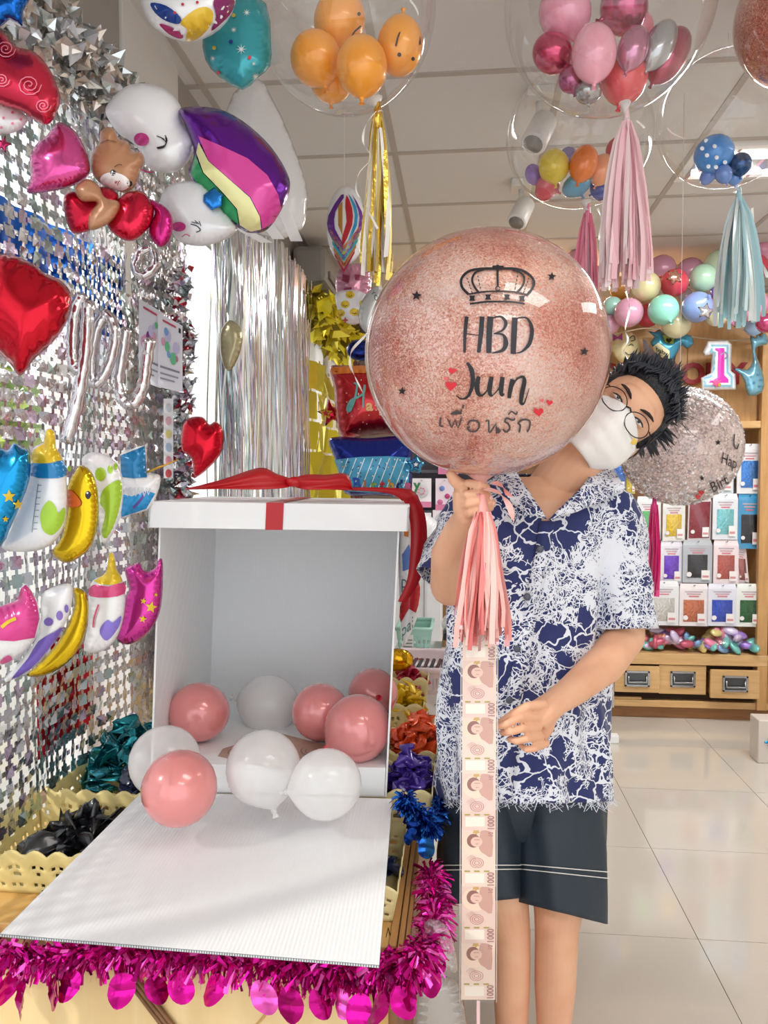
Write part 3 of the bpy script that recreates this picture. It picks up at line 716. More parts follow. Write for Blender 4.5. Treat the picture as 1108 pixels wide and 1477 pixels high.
ch = lambda c: M(c, .2, .75, Coat_Weight=.4)
Bb = bubble('largest clear bubble balloon at the top right, filled with pink and silver balloons', 878, 5, 1.9, 149, 150, (903, 168))
inner(Bb, [
 ('pink balloon at the upper left of the pink-filled bubble', 815, 18, 37, 42, (.3, .8), latex('f3a6bd'), 0),
 ('dark rose chrome balloon at the top of the pink-filled bubble', 900, 12, 37, 34, (-1, .5), ch('c0577c'), 0),
 ('deep pink chrome balloon at the left side of the pink-filled bubble', 797, 77, 27, 31, (.8, .6), ch('c8446a'), 0),
 ('pale pink balloon in the centre of the pink-filled bubble', 857, 77, 32, 43, (0, 1), latex('f7b0c2'), -.08),
 ('mauve chrome balloon right of the centre in the pink-filled bubble', 913, 70, 22, 34, (-.3, 1), ch('c98aa6'), -.06),
 ('silver balloon at the right in the pink-filled bubble', 951, 65, 22, 40, (-.5, 1), ch('b9b9bb'), -.04),
 ('long wine red chrome balloon at the right rim of the pink-filled bubble', 965, 80, 26, 46, (-.6, 1), ch('ae4a62'), .03),
 ('coral red balloon at the bottom of the pink-filled bubble', 901, 112, 33, 40, (-.2, 1), latex('e2565c'), 0),
 ('small mauve chrome balloon at the lower left of the pink-filled bubble', 824, 115, 18, 20, (.2, 1), ch('b5648c'), -.02),
 ('small silver balloon lowest in the pink-filled bubble', 849, 132, 19, 18, (0, 1), ch('b4b2b3'), -.03),
 ('pink balloon half hidden at the back of the pink-filled bubble', 922, 38, 20, 24, (.4, 1), latex('ef8fa0'), .08)], 1.9)
PPAL = M('f9d9dc', .6); PPAL2 = M('fbe9ea', .6); PPAL3 = M('f4c3cc', .55)
t = empty('tassel', K(904, 175, 1.9), 'pale pink paper tassel under the pink-filled bubble', 'tassel')
tassel(t, 904, 175, 1.9, 418, 40, [PPAL, PPAL2, PPAL3, PPAL], 95, .013, 5)
Cb = bubble('clear bubble balloon with small rainbow balloons, behind the pale pink tassel', 835, 198, 2.35, 104, 96, (846, 300))
inner(Cb, [
 ('yellow balloon in the rainbow-filled bubble', 799, 240, 22, 25, (.1, 1), latex('e8d04a'), -.05),
 ('orange balloon in the rainbow-filled bubble', 842, 236, 20, 28, (-.3, 1), latex('f07f28'), -.07),
 ('apricot balloon in the rainbow-filled bubble', 868, 245, 18, 24, (-.4, 1), latex('f0a070'), -.04),
 ('red balloon at the right of the rainbow-filled bubble', 890, 218, 16, 20, (0, 1), latex('c8283c'), 0),
 ('sky blue balloon at the bottom of the rainbow-filled bubble', 832, 267, 22, 16, (.5, 1), latex('5ea5c8'), -.02),
 ('red and white swirled balloon at the lower left of the rainbow-filled bubble', 790, 268, 22, 17, (1, .6), latex('dd5a66'), 0),
 ('violet balloon at the left of the rainbow-filled bubble', 770, 252, 12, 16, (.4, 1), latex('9b79c4'), .02),
 ('navy balloon at the lower right of the rainbow-filled bubble', 864, 274, 16, 12, (-1, .6), latex('2b4aa8'), .02),
 ('purple-grey balloon behind the yellow and orange ones', 820, 228, 14, 16, (0, 1), latex('8c86b4'), .08)], 2.35)
HP = M('ee92ab', .5); HP2 = M('f6b6c6', .5); HP3 = M('e87a9c', .5)
t = empty('tassel', K(846, 310, 2.35), 'deep pink tassel under the rainbow-filled bubble', 'tassel')
tassel(t, 848, 308, 2.35, 480, 22, [HP, HP2, HP3, M('dfe9e6', .4, .3)], 44, .014, 7)
Db = bubble('clear bubble balloon with blue balloons at the right', 1050, 172, 2.3, 99, 92, (1063, 272))
r = balloon('blue balloon with white dots in the right bubble', 1030, 222, 2.25, 28, 27, (.3, .8), latex('4d94dc'), 'small balloons inside the hanging bubbles')
for x, y in ((1031, 211), (1020, 224), (1034, 227), (1044, 217), (1022, 240), (1046, 234), (1013, 214), (1033, 241), (1019, 203), (1041, 203)):
    a = (x-1030)/28; b = (y-222)/27; h = math.sqrt(max(.02, 1-a*a-b*b)); MB().ell(K(x, y, 2.25-h*.0575-.0015), [CR*.0065, CU*.0065, CW*.0022], 10, 6).build('white_dot', M('eef4fa', .4), r)
inner(Db, [
 ('navy chrome balloon in the right bubble', 1068, 237, 16, 17, (0, 1), ch('1e4a80'), -.05),
 ('slate blue balloon low in the middle of the right bubble', 1044, 251, 12, 14, (.3, 1), latex('6d8fd0'), -.07),
 ('periwinkle balloon at the lower left of the right bubble', 1022, 252, 15, 11, (1, .5), latex('7b9ae0'), -.01),
 ('cornflower blue balloon lowest in the right bubble', 1060, 257, 11, 10, (0, 1), latex('6c9bdc'), -.02)], 2.3)
LB = M('b9dfe6', .5); LB2 = M('d9eef0', .5); LB3 = M('e9f2f0', .3, .4)
t = empty('tassel', K(1064, 288, 2.3), 'pale blue and white tassel under the right bubble', 'tassel')
tassel(t, 1066, 285, 2.3, 470, 38, [LB, LB2, LB3, LB], 60, .013, 9)

# ---------------------------------------------------------------- confetti balloons
def flakes(mb, c, r, n, sz, seed, nm, tilt=.5, clump=None):
    rg = random.Random(seed)
    for i in range(n):
        a = Vector((rg.gauss(0, 1), rg.gauss(0, 1), rg.gauss(0, 1))).normalized(); q = c+a*r*rg.uniform(.955, .985)
        nrm = (a+Vector((rg.gauss(0, 1), rg.gauss(0, 1), rg.gauss(0, 1)))*tilt).normalized(); u = nrm.orthogonal().normalized(); v = nrm.cross(u); th = rg.random()*3; u2 = u*math.cos(th)+v*math.sin(th); v2 = nrm.cross(u2); s_ = sz*rg.uniform(.5, 1.2)
        mb.v += [q-u2*s_-v2*s_, q+u2*s_-v2*s_, q+u2*s_+v2*s_, q-u2*s_+v2*s_]; k = len(mb.v)-4; mb.f.append((k, k+1, k+2, k+3)); mb.m.append(rg.randrange(nm))
def filmm(cols, alpha, sc=6, gs=420, metal=.15, rough=.28):
    # the haze of fine glitter dust clinging to the inside of the balloon
    m = bpy.data.materials.new('glitter_dust'); m.use_nodes = True; nt = m.node_tree; b = nt.nodes['Principled BSDF']; L = nt.links.new
    N = nt.nodes.new; tc = N('ShaderNodeTexCoord'); n = N('ShaderNodeTexNoise'); n.inputs['Scale'].default_value = sc; n.inputs['Detail'].default_value = 5
    v = N('ShaderNodeTexVoronoi'); v.inputs['Scale'].default_value = gs; L(tc.outputs['Object'], v.inputs[0]); L(tc.outputs['Object'], n.inputs[0])
    sx = N('ShaderNodeSeparateColor'); L(v.outputs['Color'], sx.inputs[0])
    ad = N('ShaderNodeMath'); ad.operation = 'MULTIPLY_ADD'; ad.inputs[1].default_value = .5; L(sx.outputs[0], ad.inputs[0])
    a2 = N('ShaderNodeMath'); a2.operation = 'ADD'; a2.operation = 'MULTIPLY_ADD'; a2.inputs[1].default_value = 1.7; a2.inputs[2].default_value = -.60; L(n.outputs[0], a2.inputs[0]); L(a2.outputs[0], ad.inputs[2])
    r = N('ShaderNodeValToRGB'); e = r.color_ramp.elements; e[0].position = .25; e[1].position = .78; e[0].color = (*lin(cols[0]), 1); e[1].color = (*lin(cols[-1]), 1)
    for i, c in enumerate(cols[1:-1]): x = e.new(.25+.53*(i+1)/(len(cols)-1)); x.color = (*lin(c), 1)
    L(ad.outputs[0], r.inputs[0]); L(r.outputs[0], b.inputs['Base Color']); b.inputs['Roughness'].default_value = rough; b.inputs['Metallic'].default_value = metal
    ge = N('ShaderNodeNewGeometry'); vm = N('ShaderNodeVectorMath'); vm.operation = 'MULTIPLY_ADD'; vm.inputs[1].default_value = (.7, .7, .7)
    v1 = N('ShaderNodeVectorMath'); v1.operation = 'ADD'; v1.inputs[1].default_value = (-.35, -.35, -.35); L(ge.outputs['Normal'], v1.inputs[0])
    L(v.outputs['Color'], vm.inputs[0]); L(v1.outputs[0], vm.inputs[2]); v2 = N('ShaderNodeVectorMath'); v2.operation = 'NORMALIZE'; L(vm.outputs[0], v2.inputs[0]); L(v2.outputs[0], b.inputs['Normal'])
    t = nt.nodes.new('ShaderNodeBsdfTransparent'); mx = nt.nodes.new('ShaderNodeMixShader'); mx.inputs[0].default_value = alpha
    L(t.outputs[0], mx.inputs[1]); L(b.outputs[0], mx.inputs[2]); L(mx.outputs[0], nt.nodes['Material Output'].inputs[0]); return m
SHEEN = clearm(fac=.16, rough=.04, tint='fff2ee')
def sphere_map(c, R, lift=.0012):
    def fn(px, py):
        d = ray(px, py); q = CP-c; a = d.dot(d); b = 2*d.dot(q); cc = q.dot(q)-(R+lift)**2; D = max(0, b*b-4*a*cc); return CP+d*((-b-math.sqrt(D))/(2*a))
    return fn
def sprint(name, poly, fn, mat, root, e=4, sm=1):
    q = cat(poly, sm) if sm > 1 else poly; V, T = tri(q, e)
    if not T: return
    vs = [fn(*p) for p in V]; a, b, c = (vs[i] for i in T[0])
    if (b-a).cross(c-a).dot(CW) > 0: T = [f[::-1] for f in T]
    return MB().add(vs, T).build(name, mat, root)
c1 = K(701, 512, 1.35); R1 = 1.35*math.sin(math.atan(177/F))
big = empty('confetti_balloon', c1-Vector((0, 0, R1)), 'huge clear balloon full of rose gold glitter with black lettering, held before the man', 'balloon')
MB().ell(c1, [CR*R1, CW*R1, CU*R1], 72, 48).build('clear_skin', SHEEN, big)
MB().ell(c1, [CR*R1*.99, CW*R1*.99, CU*R1*.99], 64, 40).build('glitter_dust', filmm(['c47a6c', 'e6a796', 'f4c8b8', 'fde6da', 'ffffff'], .60, 7, 480), big)
mb = MB(); flakes(mb, c1, R1, 26000, .0016, 5, 5); o = mb.build('glitter', [M('f0bfae', .22, .8), M('fbe0d0', .2, .8), M('cf8a7a', .25, .8), M('fffaf2', .3, .3), M('e8aba2', .3, .5)], big, False); o['kind'] = 'stuff'
BLK = M('1c1a22', .35); REDP = M('d8283a', .4); GREYP = M('4a4044', .4)
fn1 = sphere_map(c1, R1)
def cc_(x, y): return (520+x/2.9158, 320+y/2.9158)
def st(pts, wid, mat=BLK, name='lettering', sm=5): return sprint(name, stroke_poly([cc_(*p) for p in pts], [q/2.9158 for q in wid] if isinstance(wid, list) else wid/2.9158, sm), fn1, mat, big, e=3)
# crown
N_ = 'printed_crown'
st([(455, 305), (428, 275), (425, 240), (452, 210), (500, 198), (577, 196), (655, 198), (700, 215), (728, 245), (726, 275), (700, 308)], 11, name=N_)
st([(500, 300), (478, 270), (470, 240), (485, 212), (520, 200)], 9, name=N_); st([(655, 300), (680, 272), (690, 240), (675, 215), (640, 200)], 9, name=N_)
st([(577, 190), (577, 235), (578, 270)], 9, name=N_); st([(577, 180), (577, 208)], 12, name=N_, sm=1); st([(555, 188), (603, 188)], 9, name=N_, sm=1)
st(circ(578, 280, 9, 8)+[(587, 280)], 4, name=N_)
st([(455, 304), (520, 294), (578, 292), (640, 294), (700, 306)], 7, name=N_); st([(460, 345), (520, 337), (578, 335), (640, 337), (692, 345)], 8, name=N_)
for x, y in ((470, 321), (537, 316), (617, 316), (680, 322)): sprint(N_, [cc_(x-13, y-11), cc_(x+13, y-11), cc_(x+8, y), cc_(x+13, y+11), cc_(x-13, y+11), cc_(x-8, y)], fn1, BLK, big)
for x0, dx in ((445, 1), (712, -1)):
    for i in range(5): st([(x0+dx*(2+i*5), 235+i*14), (x0+dx*(6+i*5), 242+i*14)], 4, name=N_, sm=1)
for x0, dx in ((500, 1), (655, -1)):
    for i in range(4): st([(x0-dx*(6-i*3), 225+i*16), (x0-dx*(5-i*3), 234+i*16)], 4, name=N_, sm=1)
# stars
for x, y, r in ((236, 310, 23), (805, 229, 20), (943, 545, 21), (175, 712, 19)):
    sprint('printed_star', star(*cc_(x, y), r/2.9, .1, 5, .42), fn1, BLK, big)
# HBD
st([(447, 398), (440, 470), (438, 550)], [17, 15, 10]); st([(512, 398), (507, 470), (497, 550)], [20, 20, 15]); st([(440, 470), (505, 478)], 4, sm=1)
st([(547, 398), (542, 470), (540, 552)], [26, 25, 22]); st([(555, 405), (590, 398), (612, 425), (598, 455), (560, 470)], [5, 8, 15, 9, 3])
st([(560, 470), (600, 475), (612, 510), (598, 540), (552, 552)], [3, 10, 22, 14, 4])
st([(650, 402), (646, 480), (643, 556)], [24, 24, 22]); st([(655, 405), (700, 405), (722, 450), (712, 510), (680, 545), (652, 552)], [4, 8, 16, 17, 8, 3])
# Jun
st([(448, 592), (468, 625), (472, 680), (455, 730), (428, 745), (402, 730)], [10, 20, 18, 12, 7, 4])
st([(498, 650), (490, 690), (496, 722), (512, 730), (535, 705), (552, 655)], [16, 22, 18, 9, 5, 10]); st([(552, 652), (543, 700), (547, 728), (558, 730)], [18, 22, 14, 5])
st([(558, 730), (590, 690), (600, 655)], [4, 6, 12]); st([(598, 652), (592, 700), (594, 728), (606, 722)], [18, 21, 14, 5])
st([(640, 662), (632, 700), (625, 742)], [19, 19, 15]); st([(632, 712), (655, 665), (682, 652), (690, 672), (680, 720), (676, 762), (690, 760), (710, 700)], [4, 7, 12, 18, 20, 14, 6, 3])
# Thai line
T2 = 9
st([(338, 822), (335, 855), (350, 862)], [8, 9, 5], GREYP); st([(372, 838), (384, 866), (398, 835), (410, 868), (424, 826)], 7, GREYP, sm=2); st([(372, 838), (365, 828)], 6, GREYP, sm=1)
st([(380, 808), (402, 796), (425, 806), (380, 809)], 6, GREYP, sm=2); st([(424, 790), (424, 808)], 6, GREYP, sm=1); st([(434, 768), (430, 786)], 8, GREYP, sm=1)
st([(450, 855), (462, 838), (490, 838), (500, 858), (486, 880), (462, 880), (450, 868), (462, 862)], 8, GREYP)
st([(526, 840), (540, 836), (540, 880), (548, 884), (570, 850), (572, 888), (588, 880), (575, 868)], 7, GREYP, sm=2)
st([(600, 872), (612, 884), (628, 870), (622, 850), (608, 840), (616, 826), (640, 834), (652, 826)], 8, GREYP); st([(622, 812), (636, 798), (655, 810), (660, 796)], 6, GREYP)
st([(668, 886), (672, 856), (664, 846), (684, 832), (712, 838), (710, 868), (700, 884)], 8, GREYP)
for x, y, r, ro in ((380, 690, 25, .1), (386, 627, 17, .2), (360, 660, 11, -.1), (750, 800, 22, -.1), (795, 760, 15, .2), (764, 752, 10, -.3)): sprint('printed_heart', heart(*cc_(x, y), r/2.9, ro), fn1, REDP if r > 12 else M('e0696e', .4), big)
# neck of the big balloon
nk = K(693, 692, 1.36); MB().tube([c1+(nk-c1).normalized()*R1*.97, nk, K(692, 712, 1.36)], [.03, .012, .010], 12).build('neck', M('e9a59c', .3, 0, Transmission_Weight=.2), big)
c2 = K(981, 644, 2.7); R2 = 2.7*math.sin(math.atan(86/F))
sb = empty('confetti_balloon', c2-Vector((0, 0, R2)), 'clear balloon full of silver confetti hanging behind the man', 'balloon')
MB().ell(c2, [CR*R2, CW*R2, CU*R2*.97], 48, 32).build('clear_skin', SHEEN, sb)
MB().ell(c2, [CR*R2*.985, CW*R2*.985, CU*R2*.955], 48, 32).build('glitter_dust', filmm(['b9b6b6', 'e3e0e0', 'f3ecef', 'ffffff', 'ffffff'], .85, 4, 170, 0, .6), sb)
mb = MB(); flakes(mb, c2, R2*1.01, 12000, .0034, 8, 3); o = mb.build('confetti', [M('f4f5f8', .3, .2), M('d9d9df', .3, .5), M('ffffff', .4, .1)], sb, False); o['kind'] = 'stuff'
fn2 = sphere_map(c2, R2)
def place2(cx, cy, rot, k=1.0):
    c, s_ = math.cos(rot), math.sin(rot)
    return lambda x, y: fn2(cx+(x*c+y*s_)*k, cy-(y*c-x*s_)*1.0)
text_on('lettering', 'Hap', 23, place2(1051, 672, .25, .62), BLK, sb, sub=6)
text_on('lettering', 'Birt', 22, place2(1040, 704, -.45, .8), BLK, sb, sub=6)
for x, y, r in ((1036, 638, 4.5), (1013, 690, 4)): sprint('printed_star', star(x, y, r), fn2, BLK, sb, e=2)
sprint('printed_crown', stroke_poly([(1060, 626), (1059, 640), (1063, 648), (1066, 640)], 1.6, 3), fn2, BLK, sb, e=2)
for x, y in ((1007, 717), (1012, 711)): sprint('printed_heart', heart(x, y, 4.5), fn2, REDP, sb, e=2)
string_up(sb, 981, 560, 2.7)
MP = M('e8408c', .3, .3); MP2 = M('f48fb5', .4)
t = empty('tassel', K(945, 712, 2.7), 'magenta and pink tassel hanging below the silver confetti balloon', 'tassel')
tassel(t, 944, 728, 2.7, 862, 9, [MP, MP2, MP], 22, .014, 11)
c3 = K(1160, 25, 1.95); R3_ = .165
rb2 = empty('confetti_balloon', c3-Vector((0, 0, R3_)), 'rose gold glitter balloon cut off by the top right corner', 'balloon')
MB().ball(c3, R3_, 40, 24).build('clear_skin', SHEEN, rb2); MB().ball(c3, R3_*.985, 40, 24).build('glitter_dust', filmm(['a85f52', 'c98272', 'd89a85', 'e8bda8', 'fff0e4'], .7), rb2)
mb = MB(); flakes(mb, c3, R3_, 5000, .0016, 15, 3); mb.build('glitter', [M('e2a592', .22, .9), M('f0c9b4', .2, .9), M('c87f6e', .25, .9)], rb2, False)['kind'] = 'stuff'
string_up(rb2, 1160, -70, 1.95)

# ---------------------------------------------------------------- foil balloons on the left
WH = M('f2f2f3', .28, .12, .25, 18); GRW = M('dfe0e3', .28, .15, .25, 18)
def fb(label, poly, d, mat, th=None, sm=4, cat_='balloon', name='foil_balloon', group='foil balloons hung before the left window', **kw):
    f = Foil(poly, d, th, sm, **kw); root = empty(name, K(np.mean([p[0] for p in f.poly]), max(p[1] for p in f.poly), d), label, cat_, group)
    f.build('foil_skin', mat, root); return f, root
f, r = fb('blue chrome star foil balloon in the top left corner', [(-30, -30), (48, -22), (42, 2), (34, 16), (32, 38), (14, 28), (-10, 45), (-40, 20)], 1.25, foilm('1560b8', .15), sm=2)
f, r = fb('red foil balloon printed with pink roses at the upper left edge', [(-40, 30), (0, 42), (22, 66), (50, 75), (72, 100), (87, 138), (82, 162), (68, 180), (45, 170), (30, 160), (0, 150), (-40, 130)], 1.30, foilm('d83550', .25))
PKL = printm('f08aa0')
for cx, cy, q in ((42, 122, 18), (8, 70, 15), (62, 152, 12), (2, 115, 12)):
    pts = [(cx+q*(1-i/26)*math.cos(i*.62), cy+q*.9*(1-i/26)*math.sin(i*.62)) for i in range(25)]
    f.stroke('printed_rose', pts, 1.5, PKL, r, sm=1)
f, r = fb('white foil balloon with pink dots below the rose one', [(-40, 140), (0, 142), (18, 152), (36, 165), (40, 175), (24, 190), (0, 193), (-40, 185)], 1.33, WH)
for x, y in ((6, 152), (18, 162), (5, 170), (18, 178), (30, 172), (2, 184)): f.decal('printed_dot', circ(x, y, 2.2, n=10), printm('ee90aa'), r)
f, r = fb('pink translucent foil heart under the rose balloon', [(84, 176), (107, 188), (123, 215), (130, 245), (118, 262), (92, 272), (60, 278), (39, 277), (45, 250), (43, 225), (55, 205), (68, 195)], 1.36, foilm('e05aa0', .2))
f, r = fb('small magenta foil star at the left edge below the dotted one', star(4, 208, 14, .3), 1.38, foilm('d8407a'), sm=1)
# teddy bear with hearts
f, r = fb('brown teddy bear foil balloon holding red hearts', [(143, 205), (145, 190), (155, 183), (166, 187), (172, 200), (185, 205), (190, 218), (204, 220), (209, 232), (203, 245), (198, 262), (186, 278), (165, 274), (142, 262), (131, 245), (132, 225), (138, 212)], 1.38, M('b98562', .3, .15, .25, 18))
f.decal('muzzle', circ(166, 262, 22, 13, rot=.2), printm('ece4e2'), r); f.decal('nose', heart(170, 264, 5), printm('b0505c'), r)
for x, y in ((163, 249), (187, 265)): f.decal('eye', circ(x, y, 4, 4.6, 12), printm('1d2226'), r); f.decal('eye_glint', circ(x-1, y-1.5, 1.2, n=8), printm('ffffff'), r, lift=.003)
f.stroke('brow', [(165, 241), (171, 237), (176, 238)], 1.2, printm('6d4230'), r, sm=2)
f.stroke('ear_seam', [(144, 207), (155, 202), (168, 205)], 1.0, printm('7d5138'), r, sm=2)
f2 = Foil([(108, 272), (125, 258), (142, 268), (152, 285), (170, 290), (172, 302), (158, 322), (130, 332), (128, 310), (140, 292), (118, 290)], 1.34, .018, 4); o = f2.build('paw', M('b98562', .3, .15, .25, 18), r)
f, r = fb('red foil heart held by the teddy, at its left', [(92, 285), (105, 276), (125, 280), (140, 270), (160, 272), (172, 285), (160, 310), (135, 330), (108, 337), (96, 320)], 1.37, foilm('c81e3c'))
f, r = fb('larger red foil heart held by the teddy, at its right', [(155, 325), (165, 295), (182, 278), (205, 276), (216, 288), (222, 305), (215, 328), (196, 346), (175, 345)], 1.36, foilm('cf2340', .18))
f, r = fb('magenta foil heart between the teddy and the lower unicorn', [(205, 285), (225, 290), (245, 305), (250, 325), (245, 345), (232, 357), (218, 345), (214, 325), (222, 305)], 1.37, foilm('c22a78'))
# unicorns
f, r = fb('upper white unicorn head foil balloon with closed lashes', [(152, 162), (162, 142), (185, 123), (215, 121), (242, 131), (260, 152), (266, 178), (283, 200), (276, 225), (262, 243), (240, 250), (216, 243), (204, 222), (190, 205), (170, 192)], 1.50, WH)
f.decal('cheek', circ(204, 201, 11, 9.5, rot=.2), printm('d0408c'), r)
for a, b in (((226, 213), (237, 210)), ((233, 199), (240, 206)), ((238, 195), (241, 204)), ((226, 196), (237, 201))): f.stroke('eyelash', [a, ((a[0]+b[0])/2+1, (a[1]+b[1])/2), b], 1.5, BLK, r, sm=2)
f.stroke('eyelid', [(227, 214), (236, 212), (240, 205), (239, 198)], 2, BLK, r)
f.stroke('smile', [(203, 244), (212, 248), (222, 248)], 1.8, printm('d0408c'), r, sm=2)
def k1(l): return [(x/2.4622, y/2.4622) for x, y in l]
f, r = fb('big rainbow-striped unicorn mane foil balloon', k1([(640, 385), (760, 383), (860, 428), (960, 518), (1022, 618), (1028, 680), (1000, 745), (950, 815), (890, 828), (840, 805), (790, 765), (735, 700), (670, 620), (690, 540), (655, 440)]), 1.47, foilm('6a2496', .2), wl=7)
f.decal('magenta_stripe', k1([(703, 482), (790, 520), (880, 562), (950, 622), (988, 690), (1000, 742), (975, 788), (932, 815), (925, 770), (890, 700), (820, 640), (740, 570)]), printm('d8489c', .2), r, 1, lift=.005)
f.decal('cream_stripe', k1([(705, 505), (740, 572), (820, 642), (888, 702), (923, 770), (928, 815), (890, 823), (852, 800), (842, 742), (790, 682), (722, 612), (697, 542)]), printm('e6e2a2', .25), r, 1, lift=.006)
f.decal('green_stripe', k1([(693, 548), (720, 614), (788, 684), (840, 744), (848, 798), (795, 762), (738, 698), (676, 620)]), printm('2f9a5e', .25), r, 1, lift=.005)
f, r = fb('lower white unicorn head foil balloon', [(234, 278), (252, 264), (285, 262), (303, 275), (318, 298), (336, 318), (342, 332), (325, 346), (292, 355), (262, 350), (248, 335), (232, 305)], 1.45, GRW)
f.decal('cheek', circ(258, 327, 10, 7), printm('c04088'), r)
for a, b in (((276, 320), (285, 322)), ((281, 318), (287, 323)), ((287, 319), (290, 326))): f.stroke('eyelash', [a, b], 1.2, BLK, r, sm=1)
f.stroke('eyelid', [(275, 323), (284, 326), (289, 332), (283, 335)], 1.6, BLK, r); f.stroke('smile', [(262, 342), (268, 338), (274, 341)], 1.3, printm('c04088'), r)
f3 = Foil(k1([(722, 692), (760, 665), (792, 690), (790, 732), (752, 746), (722, 716)]), 1.415, .006, 1); f3.build('blue_ear', foilm('2a7ccc', .25), r)
# printed ball, teal star, plastic sheet
f, r = fb('round white foil balloon with gold and violet patches at the top', circ(271, -10, 70, 70, 30), 1.45, WH, th=.07, sm=1)
f.decal('gold_patch', k1([(640, 80), (690, 35), (735, 25), (758, 50), (745, 95), (700, 140), (660, 145), (665, 105)]), printm('e0b830', .2), r, 3)
f.decal('blue_patch', k1([(535, 10), (590, 20), (640, 60), (635, 85), (590, 75), (550, 45)]), printm('1c3f8a', .2), r, 3)
f.decal('magenta_patch', k1([(565, 85), (605, 95), (650, 125), (640, 138), (600, 122)]), printm('b0246a', .2), r, 3)
f.decal('violet_patch', k1([(760, 0), (830, -5), (825, 40), (790, 80), (750, 110), (768, 60)]), printm('8a2468', .2), r, 3)
for x, y in ((648, 15), (700, 8), (610, -30), (740, -40), (620, 45)): f.decal('red_dot', circ(x/2.46, y/2.46, 2.2, n=10), printm('c02a3a'), r)
f, r = fb('teal foil star balloon with white sparkles, top centre-left', [(292, 52), (300, 28), (345, -12), (384, 5), (391, 60), (390, 95), (372, 112), (350, 130), (315, 110), (296, 86)], 1.62, M('3fa9b4', .25, .35, .25, 18), sm=2)
for x, y, q in ((356, 18, 6), (348, 71, 8), (337, 43, 5), (307, 84, 5), (368, 110, 6), (366, 92, 4)): f.decal('sparkle', star(x, y, q, 0, 8, .25), printm('eef6f6'), r)
for x, y, c in ((333, 60, '2c3f9a'), (360, 83, 'c23040'), (309, 69, 'd8c040'), (337, 22, 'd8c040'), (315, 105, 'c23040')): f.decal('dot', circ(x, y, 3, n=10), printm(c), r)
f, r = fb('white translucent plastic bag hanging behind the rainbow mane', [(336, 135), (372, 112), (392, 140), (418, 195), (441, 262), (443, 300), (436, 330), (412, 344), (380, 340), (345, 325), (322, 280), (318, 200)], 1.95, WHITEP, th=.05, sm=2, cat_='bag', name='plastic_bag', group='plastic bags')
for a, b in (((408, 300), (428, 348)), ((385, 322), (402, 345)), ((330, 320), (385, 350))): MB().ribbon([K(*a, 1.9), K(*b, 1.9)], .03, [CR, CR]).build('bag_corner', WHITEP, r)
f, r = fb('large shiny red foil heart at the left edge', [(-20, 374), (0, 366), (22, 369), (49, 381), (66, 395), (84, 402), (100, 418), (103, 440), (95, 467), (76, 494), (49, 519), (30, 542), (16, 527), (-5, 505), (-45, 470), (-62, 430), (-48, 390)], 1.28, foilm('c8182c', .16, .3, 12), wl=8, wr=.14)
# silver letter tubes
SV = M('d5d2d4', .14, .92, .25, 26)
def k2(l): return [(x/3.6933, 340+y/3.6933) for x, y in l]
def tubelet(label, paths, d, rad):
    c = K(*k2([paths[0][0]])[0], d); root = empty('letter_balloon', c, label, 'balloon', 'silver letter balloons')
    for p in paths:
        q = cat(k2(p), 6, False); n = len(q); rr = [rad*(1+.10*math.sin(i*1.9)) for i in range(n)]; rr[0] *= .6; rr[-1] *= .6
        MB().tube([K(x, y, d) for x, y in q], rr, 14).build('foil_tube', SV, root)
    return root
tubelet('silver foil letter y, first of the three letters beside the red heart', [[(440, 310), (400, 420), (388, 600), (400, 700), (440, 715)], [(468, 345), (462, 560), (440, 740), (400, 930), (350, 1105)]], 1.46, .0125)
tubelet('silver foil letter o, between the letters y and u', [[(560, 420), (515, 500), (490, 640), (492, 780), (540, 760), (592, 650), (612, 520), (580, 430), (545, 430)]], 1.52, .0110)
tubelet('silver foil letter u, last of the three letters', [[(672, 490), (650, 640), (632, 780), (660, 880), (715, 890), (762, 800), (778, 680), (798, 545)]], 1.56, .0120)
tubelet('small silver foil loop balloon above the letters', [[(820, 60), (750, 90), (722, 180), (770, 210), (830, 150), (815, 70)]], 1.62, .010)
for px, py in ((118, 430), (155, 455), (205, 480)): pass
f, r = fb('small red foil heart hanging before the silver fringe', [(262, 620), (268, 606), (280, 601), (293, 602), (302, 612), (312, 608), (322, 622), (321, 648), (308, 668), (282, 688), (276, 662), (262, 648)], 1.72, foilm('d0182e', .22), wl=6)
f, r = fb('silver and olive foil balloon inside the fringe curtain', [(330, 462), (345, 470), (350, 490), (342, 520), (330, 535), (320, 520), (318, 480)], 2.3, M('b8b08a', .25, .5, .25, 18))
# baby shower row one
BLF = foilm('1f93cf', .2); YL = printm('e2c028', .22); GN = printm('a8cf3a', .25)
f, r = fb('blue foil balloon with yellow stars at the left edge', [(-40, 640), (0, 646), (10, 650), (20, 638), (32, 646), (43, 652), (43, 690), (32, 722), (15, 760), (0, 790), (-40, 790)], 1.30, BLF, sm=2)
for x, y, q in ((13, 716, 10), (26, 728, 8), (8, 749, 5)): f.decal('printed_star', star(x, y, q), YL, r)
f, r = fb('baby bottle foil balloon with yellow teat and blue collar', [(47, 648), (62, 638), (65, 622), (73, 618), (80, 625), (81, 645), (91, 662), (96, 685), (96, 745), (84, 775), (62, 792), (30, 796), (2, 790), (16, 760), (34, 715), (43, 680)], 1.36, WH, th=.028, sm=3)
f.decal('yellow_teat', [(47, 650), (62, 640), (66, 623), (73, 619), (79, 626), (80, 645), (90, 663), (68, 668), (46, 667)], YL, r, 2); f.decal('blue_collar', [(45, 668), (68, 669), (91, 664), (96, 686), (70, 690), (44, 686)], printm('1f7fb8', .2), r, 2)
f.decal('green_patch', [(60, 735), (70, 722), (80, 730), (84, 740), (93, 732), (94, 745), (88, 760), (75, 772), (62, 765), (58, 748)], GN, r, 3)
